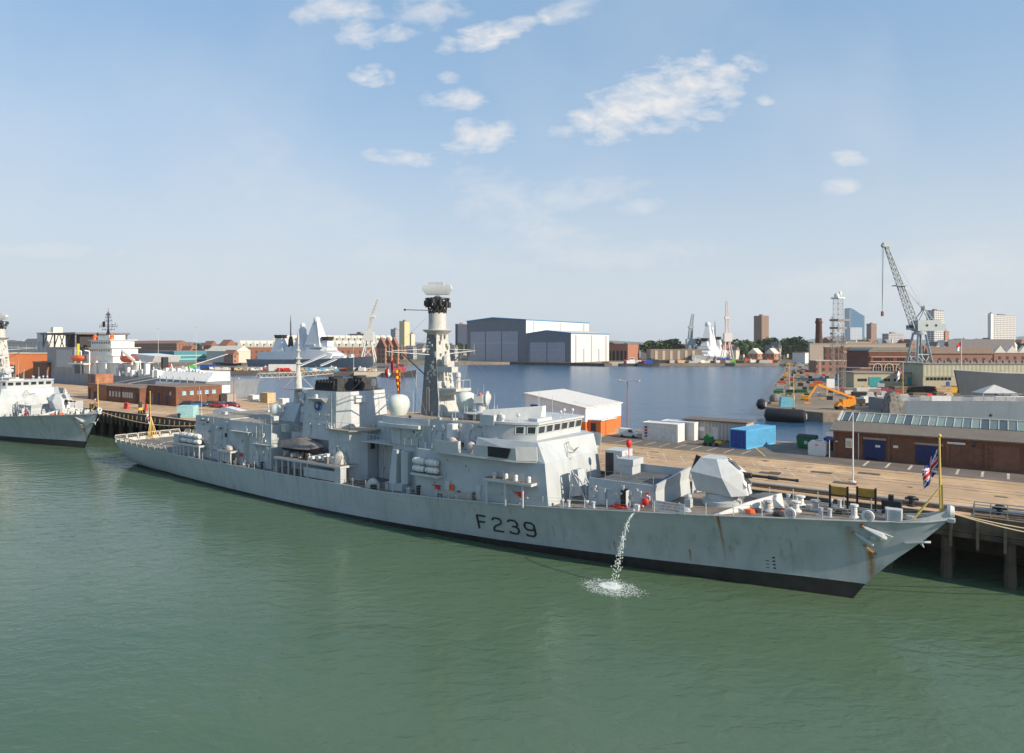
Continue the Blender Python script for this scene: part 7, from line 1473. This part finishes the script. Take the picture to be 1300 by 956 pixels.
# boom lift
bl = thing('boom_lift', 'orange yellow articulated boom lift folded on the pier', 'boom lift', at(1074, 520), R(0)); bl.scale = (.85, .85, .85)
OY = mat('lift_orange_yellow', (.72, .27, .02), .5)
mb = MB(); mb.box(-3.0, 1.8, -1.2, 1.2, .9, 1.6); mb.box(-1.5, 2.4, -1.2, 1.2, 1.6, 3.1); mb.box(.6, 2.6, -1.1, .3, 3.1, 4.0); mb.box(-2.6, -1.6, -1.1, 1.1, 1.6, 2.2); mb.build('chassis', OY, bl)
for x in (-2.2, 1.4):
    for y in (1.25, -1.25): mb = MB(); mb.lathe((x, y, .65), [(.1, -.25), (.65, -.25), (.65, .25), (.1, .25)], 14, 'y'); mb.build('wheel', RUBBER, bl)
mb = MB(); mb.bar((2.0, .2, 3.6), (-8.6, .2, 7.4), .75, .6); mb.bar((-8.6, .2, 7.4), (-11.2, .2, 3.6), .5, .5); mb.build('boom', OY, bl)
mb = MB(); mb.box(-12.6, -10.8, -.6, 1.0, 1.9, 2.1)
for x in (-12.6, -10.8):
    for y in (-.6, 1.0): mb.tube((x, y, 2), (x, y, 3.3), .05)
mb.path([(-12.6, -.6, 3.3), (-10.8, -.6, 3.3), (-10.8, 1, 3.3), (-12.6, 1, 3.3), (-12.6, -.6, 3.3)], .05); mb.build('basket', OY, bl)
t = thing('bright_green_machine', 'bright green wheeled machine left of the netted bow on the pier', 'machine', at(1123, 517.5), 0)
mb = MB(); mb.loft([(-1.6, -1, .6), (1.6, -1, .6), (1.6, 1, .6), (-1.6, 1, .6)], [(-1.4, -.8, 2.0), (1.0, -.8, 2.0), (1.0, .8, 2.0), (-1.4, .8, 2.0)], [(-.8, -.5, 2.9), (.4, -.5, 2.7), (.4, .5, 2.7), (-.8, .5, 2.9)]); mb.build('body', LGREEN, t)
for x in (-1.1, 1.1): mb = MB(); mb.lathe((x, 1.05, .5), [(.1, -.2), (.5, -.2), (.5, .2), (.1, .2)], 12, 'y'); mb.build('wheel', RUBBER, t)
mb = MB(); mb.bar((-1.2, 0, 2), (-2.6, 0, 3.4), .3); mb.build('arm', SOOT, t)
t = thing('white_tanker_trailer', 'white boxy trailer on dark wheels right of the boom lift', 'trailer', at(1105, 515), 0); mb = MB(); mb.loft([(-2.4, -1.1, .7), (2.6, -1.1, .7), (2.6, 1.1, .7), (-2.4, 1.1, .7)], [(-2.2, -.9, 2.5), (2.8, -.9, 2.7), (2.8, .9, 2.7), (-2.2, .9, 2.5)]); mb.build('body', WHITE, t)
for x in (-1.4, 1.4): mb = MB(); mb.lathe((x, 1.1, .45), [(.1, -.2), (.45, -.2), (.45, .2), (.1, .2)], 12, 'y'); mb.build('wheel', RUBBER, t)
t = thing('dark_trailer', 'dark two wheeled compressor trailer just left of the white trailer', 'trailer', at(1091, 515.5), 0); mb = MB(); mb.box(-1.2, 1.2, -.8, .8, .6, 1.9); mb.bar((-1.2, 0, .7), (-2.4, 0, .6), .15); mb.build('body', SOOT, t); mb = MB(); mb.lathe((0, .85, .4), [(.1, -.15), (.4, -.15), (.4, .15), (.1, .15)], 10, 'y'); mb.build('wheel', RUBBER, t)
t = container('red_container', 7.5, 2.5, 2.3, mat('maroon_paint', (.30, .04, .06), .6), 'maroon container with white side panel standing beyond the white trailer', Vector((at(1103, 503).x, at(1103, 503).y, GZ)), 0)
t = container('grey_container', 7.5, 2.5, 2.6, LAMPG, 'pale grey container directly left of the maroon one', Vector((at(1088, 503).x, at(1088, 503).y, GZ)), 0)
mb = MB(); mb.box(0, 2.6, 0, .3, 2.2, 5.2); mb.tube((.2, .15, 0), (.2, .15, 2.2), .08); mb.tube((2.4, .15, 0), (2.4, .15, 2.2), .08); single(mb, 'white_board', WHITE, 'tall white notice board standing behind the boom of the lift', 'board', at(1049, 501), 0)
for u, v, h, lb in ((1007.5, 519.5, 9, 'thin yellow post at the pier end right of the blue cabin'), (1002, 490, 9, 'thin yellow post on the pier above the blue cabin'), (1064, 497, 6, 'thin white post behind the white notice board'), (1041, 476, 10, 'thin pale post near the head of the pier')):
    t = thing('slim_post', lb, 'post', at(u, v), 0); mb = MB(); mb.tube((0, 0, 0), (0, 0, h), .14, .10); mb.build('shaft', YEL if 'yellow' in lb else WHITE, t); mb = MB(); mb.box(-.3, .3, -.3, .3, 0, .25); mb.build('base', CONC, t)
# stores laid out in rows along the pier edge
COL = {'black': SOOT, 'white': WHITE, 'orange': ORANGE, 'yellow': YEL, 'blue': LBLUE, 'tan': mat('tan_board', (.50, .36, .22), .9, var=.2), 'grey': LAMPG, 'dark green': GREEN, 'red': RED, 'brown': WOOD}
pro = {}
def item(kind, col):
    if (kind, col) in pro: return pro[(kind, col)]
    m = COL[col]; T_ = []
    if kind == 'crate': mb = MB(); mb.box(-1.1, 1.1, -.8, .8, .12, 1.5); mb.box(-1.15, 1.15, -.85, .85, 1.2, 1.32); T_.append(('box', mb, m)); mb = MB(); [mb.box(x, x+.2, -.8, .8, 0, .118) for x in (-1.1, -.1, .9)]; T_.append(('pallet', mb, WOOD))
    elif kind == 'skip': mb = MB(); mb.loft([(-1.5, -.8, .1), (1.5, -.8, .1), (1.5, .8, .1), (-1.5, .8, .1)], [(-2, -.95, 1.3), (2, -.95, 1.3), (2, .95, 1.3), (-2, .95, 1.3)]); T_.append(('bin', mb, m)); mb = MB(); mb.box(-1.8, 1.8, -.8, .8, 1.3, 1.5); T_.append(('load', mb, WOOD))
    elif kind == 'timber stack': mb = MB(); [mb.box(-2.4+.1*k, 2.4-.13*k, -.9, .9, .1+.3*k, .35+.3*k) for k in range(4)]; T_.append(('planks', mb, m)); mb = MB(); [mb.box(x, x+.2, -.9, .9, 0, .1) for x in (-1.8, 1.6)]; T_.append(('bearers', mb, SOOT))
    elif kind == 'generator': mb = MB(); mb.box(-1.3, 1.3, -.7, .7, .3, 1.7); mb.box(-1.0, -.6, -.2, .2, 1.7, 2.2); T_.append(('housing', mb, m)); mb = MB(); mb.box(-1.4, 1.4, -.75, .75, .1, .298); T_.append(('skid', mb, SOOT))
    elif kind == 'cable drum':
        mb = MB(); mb.lathe((0, 0, .9), [(.9, -.6), (.9, -.5), (.5, -.48), (.5, .48), (.9, .5), (.9, .6)], 14, 'y'); T_.append(('drum', mb, m)); mb = MB(); mb.lathe((0, 0, .9), [(.62, -.45), (.62, .45)], 12, 'y'); T_.append(('cable', mb, SOOT))
    elif kind == 'barrier': mb = MB(); mb.box(-1.2, 1.2, -.05, .05, .7, 1.1); mb.box(-1.2, 1.2, -.05, .05, .25, .45); T_.append(('board', mb, m)); mb = MB(); [mb.box(x, x+.1, -.3, .3, 0, 1.2) for x in (-1.1, 1.0)]; T_.append(('feet', mb, SOOT))
    r = bpy.data.objects.new(kind.replace(' ', '_'), None); C.objects.link(r); r['used'] = 0
    for n_, mb, m_ in T_: mb.build(n_, m_, r)
    pro[(kind, col)] = r; return r
def put(kind, col, loc, rot, label, group, sc=1.0):
    r = item(kind, col)
    if r['used']: r = dup(r)
    else: r['used'] = 1; r = r
    r.location = loc; r.rotation_euler = (0, 0, rot); tag(r, label, kind.split()[-1] if kind != 'timber stack' else 'timber stack', group); r.scale = (sc, sc, sc)
rr = random.Random(77); KN = ['crate', 'skip', 'timber stack', 'generator', 'cable drum', 'crate', 'timber stack']; CN = ['black', 'white', 'orange', 'tan', 'grey', 'brown', 'dark green', 'red', 'black', 'yellow', 'blue', 'tan']
PDIR = R(67.4)
for row in range(17):
    Y = 186*(1.075**row)
    for k in range(6):
        x = pe(Y)+2.2+3.6*k*(1+.3*rr.random()) ; kd = rr.choice(KN); cl_ = rr.choice(CN)
        if row == 0 and k > 0: continue
        if row < 3 and k == 5: continue
        put(kd, cl_, Vector((x, Y+rr.uniform(-1.5, 1.5), GZ)), PDIR-R(90)+rr.uniform(-.1, .1), f'{cl_} {kd}, number {ORD[k]} from the water in {ORD[row]} pier row', 'stores along the pier edge', rr.uniform(.5, .9))
for row in range(13):
    Y = 232*(1.06**row)
    for k in range(5):
        x = pe(Y)+34+5.0*k*(1+.2*rr.random()); kd = rr.choice(KN+['barrier']); cl_ = rr.choice(['yellow', 'orange', 'tan', 'white', 'black', 'tan', 'grey', 'brown', 'yellow'])
        put(kd, cl_, Vector((x, Y+rr.uniform(-2, 2), GZ)), rr.uniform(-.4, .4), f'{cl_} {kd}, {ORD[k]} across in {ORD[row]} inner pier row', 'stores on the inner pier', rr.uniform(.55, 1.0))
# stores and vans on the far left jetty
for k in range(52):
    u = 205+(478-205)*(k+.5)/52; Y = interp(u, [200, 470, 480], [438, 407, 406])+rr.uniform(1, 22)
    kd = rr.choice(['crate', 'generator', 'skip', 'van', 'crate', 'van']); cl_ = rr.choice(['white', 'tan', 'orange', 'blue', 'white', 'grey', 'black', 'red', 'white'])
    if kd == 'van': car(f'{cl_} van, {ORD[k % 30]} item of the {"left" if k < 30 else "right"} far jetty run', far(u, Y), rr.choice((0, .2, 3.0)), COL[cl_], 'van', group='stores and vans on the far jetty')
    else: put(kd, cl_, far(u, Y), rr.uniform(-.3, .3), f'{cl_} {kd}, {ORD[k % 30]} item of the {"left" if k < 30 else "right"} far jetty run', 'stores and vans on the far jetty', rr.uniform(1.0, 1.6))
container('white_long_container', 17, 3, 4.2, WHITE, 'long white container on the far jetty below the destroyer', far(341, 424), 0)
container('bright_green_box', 3.5, 3, 3.2, LGREEN, 'bright green box on the far jetty at left', far(240, 440), 0); container('blue_box', 9, 3, 3.4, BLUE, 'long blue box on the far jetty at left', far(254, 443), 0)
container('bright_green_box', 6, 4, 3.6, LGREEN, 'bright green box on the shore right of the white column crane', far(929, 610), 0, cat='box'); container('blue_box', 10, 4, 4.4, BLUE, 'blue box on the shore between the bow on destroyer and green box', far(912, 612), 0)
# far shore clutter by the small destroyer
for k in range(34):
    u = 802+(985-802)*(k+.5)/34; put(rr.choice(['crate', 'generator', 'skip', 'timber stack']), rr.choice(['white', 'tan', 'black', 'grey', 'orange', 'brown']), far(u, 604+rr.uniform(0, 12)), rr.uniform(-.3, .3), f'{["small crate like","low"][k%2]} stores item, {ORD[k]} along the far shore', 'stores along the far shore', rr.uniform(1.3, 2.4))
# the far right shore apron carrying them
mb = MB(); mb.prism([(x, -y) for x, y in [(104, 600), (pe(598), 600), (pe(640), 660), (60, 660), (98, 640)]], 2, 6.29); struct(mb, 'far_shore_apron', [PTAN], smooth=0)
# quay lamps, masts and tug
def tug(label, loc, rot, m):
    t = thing('tug', label, 'boat', loc, rot, 'tugs in the basin'); mb = MB(); mb.loft([(-9, -3, -.3), (-9, 3, -.3), (-9, 3.4, 2.2), (-9, -3.4, 2.2)], [(5, -3.6, -.3), (5, 3.6, -.3), (5, 4, 2.4), (5, -4, 2.4)], [(11, -.3, 0), (11, .3, 0), (11.6, .5, 3.6), (11.6, -.5, 3.6)]); mb.build('hull', SOOT, t)
    mb = MB(); mb.box(-3, 5, -2.2, 2.2, 2.2, 5); mb.box(0, 4, -1.8, 1.8, 5.003, 7.4); mb.build('wheelhouse', m, t); mb = MB(); mb.box(4.0, 4.1, -1.6, 1.6, 5.9, 7); mb.box(.4, 3.6, 1.8, 1.9, 5.9, 7); mb.build('window', GLASS, t); mb = MB(); mb.tube((-2, 0, 5), (-2, 0, 10), .15); mb.lathe((-4, 0, 2.3), [(.8, 0), (.7, 3.4)], 10); mb.build('funnel', RED, t)
tug('dark tug with red funnel at the end of the left jetty', Vector((-68, 404, 4)), R(20), mat('maroon_wheelhouse', (.30, .05, .05), .6)); tug('blue and black tug in front of the brown dock building', Vector((118, 622-24, 4)), 0, BLUE); tug('black work boat left of the blue tug', Vector((103, 600, 4)), R(8), WHITE)
for k, (u, v, h) in enumerate(((201, 471, 26), (249, 471, 27), (449, 470, 22))): lamp(['tall white lamp mast on the left jetty behind the support ship', 'tall thin lamp mast on the left jetty right of the support ship', 'tall lamp mast on the jetty below the destroyer bow'][k], at(u, v+1), h, 2)
# ================================================================ SHIPS AT THE RIGHT
SG = mat('blue_grey_ship_side', (.15, .19, .215), .6, var=.06, vs=.3, streak=.3)
t = thing('moored_hull', 'low blue grey ship side with railings behind the glazed roof of the brick workshop', 'ship', Vector((at(1146, 527, 6.3).x, 160, 4.0)), R(-4))
mb = MB(); mb.box(0, 80, -15, 0, 0, 5.3); mb.build('hull', SG, t); mb = MB(); mb.box(.2, 79.8, -14.8, -.2, 5.303, 5.34); mb.build('deck', mat('grey_ship_deck', (.22, .22, .22), .9, dirt=.3), t)
for k in range(17): mb = MB(); mb.tube((.4+2.4*k, -.2, 5.3), (.4+2.4*k, -.2, 6.7), .05); mb.build('rail_post', LAMPG, t)
mb = MB(); mb.tube((.4, -.2, 6.65), (40, -.2, 6.65), .04); mb.tube((.4, -.2, 6.0), (40, -.2, 6.0), .03)
for k in range(16): mb.box(.6+2.4*k, 2.6+2.4*k, -.25, -.2, 5.45, 6.5) if k % 5 not in (1,) else None
mb.build('rail_panels', mat('grey_rail_canvas', (.36, .37, .38), .8, var=.15), t)
mb = MB(); mb.box(7.8, 12.2, -.18, -.1, 5.4, 6.6); mb.build('pale_banner', WHITE, t)
mb = MB(); mb.ball((21, .02, 2.2), .35, (1, .3, 1)); mb.build('hull_scuttle', SOOT, t)
mb = MB(); mb.loft(*[[(x, y, z) for y, z in ((0, 0), (.25, 1.6), (.15, 5.2), (-.8, 7.2*q+.4), (-3, 7.2*q+.4), (-4, 5), (-4, 0))] for x, q in ((-1.8, .60), (-1.4, .9), (-.4, 1.0), (.9, .93), (1.6, .8))]); mb.build('netted_stern', mat('camouflage_net', (.20, .18, .155), .95, var=.5, vs=1.2, bump=1, bs=3), t)
mb = MB(); mb.tube((2.0, -1.5, 5), (2.0, -1.5, 14.5), .1); mb.build('ensign_staff', GOLD, t)
mb = flag_mesh('ensign', 2.6, 2.0, ensign, None, R(60), fold=.3, droop=.4); single(mb, 'flag', [FB, FW, FR_], 'white ensign drooping on the yellow staff of the netted stern', 'flag', t.location+Vector((2.0, 1.5, 14.0)), 0)
t = thing('dark_hull', 'dark grey bow of a ship entering from the right edge before the beige shed', 'ship', Vector((at(1226, 505).x, 214, 4.0)), R(-4))
mb = MB(); mb.loft([(1.5, -.2, 0), (1.5, .2, 0), (-.6, .4, 10.6), (-.6, -.4, 10.6)], [(12, -4, 0), (12, 2, 0), (11, 3, 9.8), (11, -6, 9.8)], [(60, -10, 0), (60, 3.5, 0), (60, 4, 8.8), (60, -12, 8.8)]); mb.build('hull', mat('dark_ship_grey', (.10, .115, .13), .6, var=.06, vs=.3, streak=.3), t); mb = MB(); mb.path([(-.5, .3, 10.7), (11, 2.9, 9.95), (60, 3.9, 8.95)], .12); mb.tube((1.5, 0, 10.5), (1.5, 0, 20), .12); mb.build('rail', LAMPG, t)
mb = flag_mesh('jack', 1.6, 2.4, lambda u, v: 2 if v < .5 else 1, None, R(30), fold=.2); single(mb, 'flag', [FB, FW, FR_], 'small red and white flag on the staff above the dark grey bow', 'flag', t.location+Vector((1.5, 0, 19.5)), 0)
t = thing('canopy_tent', 'pale grey pointed canopy tent at the foot of the dark ship', 'tent', at(1262, 509), 0); mb = MB(); mb.loft([(-5.0, -2.5, 2.4), (5.0, -2.5, 2.4), (5.0, 2.5, 2.4), (-5.0, 2.5, 2.4)], [(-.1, -.1, 4.7), (.1, -.1, 4.7), (.1, .1, 4.7), (-.1, .1, 4.7)]); mb.build('canopy', mat('grey_canopy', (.42, .43, .44), .8), t)
for x in (-4.8, 4.8):
    for y in (-2.4, 2.4): mb = MB(); mb.tube((x, y, 0), (x, y, 2.4), .08); mb.build('leg', LAMPG, t)
for k, (u, c_) in enumerate(((1272, 'white'), (1281, 'white'), (1288, 'grey'), (1297, 'white'))): car(f'{c_} parked car, {ORD[k]} to the right of the canopy tent', at(u, 506.5), rr.uniform(-.2, .2), COL[c_], group='cars by the canopy tent')
t = thing('yellow_excavator', 'yellow tracked excavator in front of the beige shed at right', 'excavator', at(1233, 499.5), 0); mb = MB(); mb.box(-1.8, 1.8, -1.2, 1.2, 1.0, 2.6); mb.box(-1.5, -.2, .1, 1.1, 2.6, 3.8); mb.build('body', OY, t); mb = MB(); mb.box(-2.2, 2.2, -1.5, -.8, 0, .98); mb.box(-2.2, 2.2, .8, 1.5, 0, .98); mb.build('track', SOOT, t); mb = MB(); mb.bar((1.5, -.2, 2.2), (3.2, -.2, 3.6), .5); mb.bar((3.2, -.2, 3.6), (4.4, -.2, 1.0), .45); mb.build('arm', OY, t)
put('skip', 'yellow', at(1208, 499), 0, 'yellow skip on the dock left of the yellow excavator', 'stores by the beige shed', 1.6); put('timber stack', 'tan', at(1190, 499), 0, 'tan timber stack before the beige shed', 'stores by the beige shed', 1.8); put('crate', 'orange', at(1183, 498), 0, 'orange crate against the beige shed wall', 'stores by the beige shed', 1.4)
for k in range(22): put(rr.choice(['crate', 'skip', 'timber stack', 'cable drum', 'barrier']), rr.choice(['black', 'brown', 'tan', 'grey', 'red', 'black']), at(1078+6.3*k, 503+.25*k*(k > 10)+rr.uniform(-2, 1)), rr.uniform(-.3, .3), f'dockside stores item, {ORD[k]} from the left between pier trailers and tent', 'stores between trailers and tent', rr.uniform(.9, 1.4))
put('timber stack', 'brown', at(1150, 501), 0, 'dark pipe stack behind the netted stern', 'stores by the beige shed', 2.2); put('timber stack', 'black', at(1166, 501), 0, 'black pipe stack right of the brown one behind the netted stern', 'stores by the beige shed', 2.2)
mb = MB(); mb.box(0, 75, 0, .4, -2, .25); struct(mb, 'dock_edge', STONE, Vector((at(1078, 507).x, at(1078, 507).y, GZ)), R(0))
for (kind, col), r in pro.items():
    if not r['used']: bpy.data.objects.remove(r)
    else: pass
for o in C.objects:
    if 'used' in o: del o['used']
# haze : one closed box of thin pale air round the town and the basin
hm = bpy.data.materials.new('haze'); hm.use_nodes = True; hn = hm.node_tree.nodes; hn.clear(); ho = hn.new('ShaderNodeOutputMaterial'); hv = hn.new('ShaderNodeVolumePrincipled'); hv.inputs['Density'].default_value = HAZE; hv.inputs['Color'].default_value = (.86, .92, 1, 1); hv.inputs['Anisotropy'].default_value = .2; hm.node_tree.links.new(hv.outputs[0], ho.inputs['Volume'])
if HAZE > 0:
    mb = MB(); mb.box(-6700, 6700, -7200, 4600, -4.5, 125); o = mb.build('haze', hm, smooth=0); o['kind'] = 'stuff'
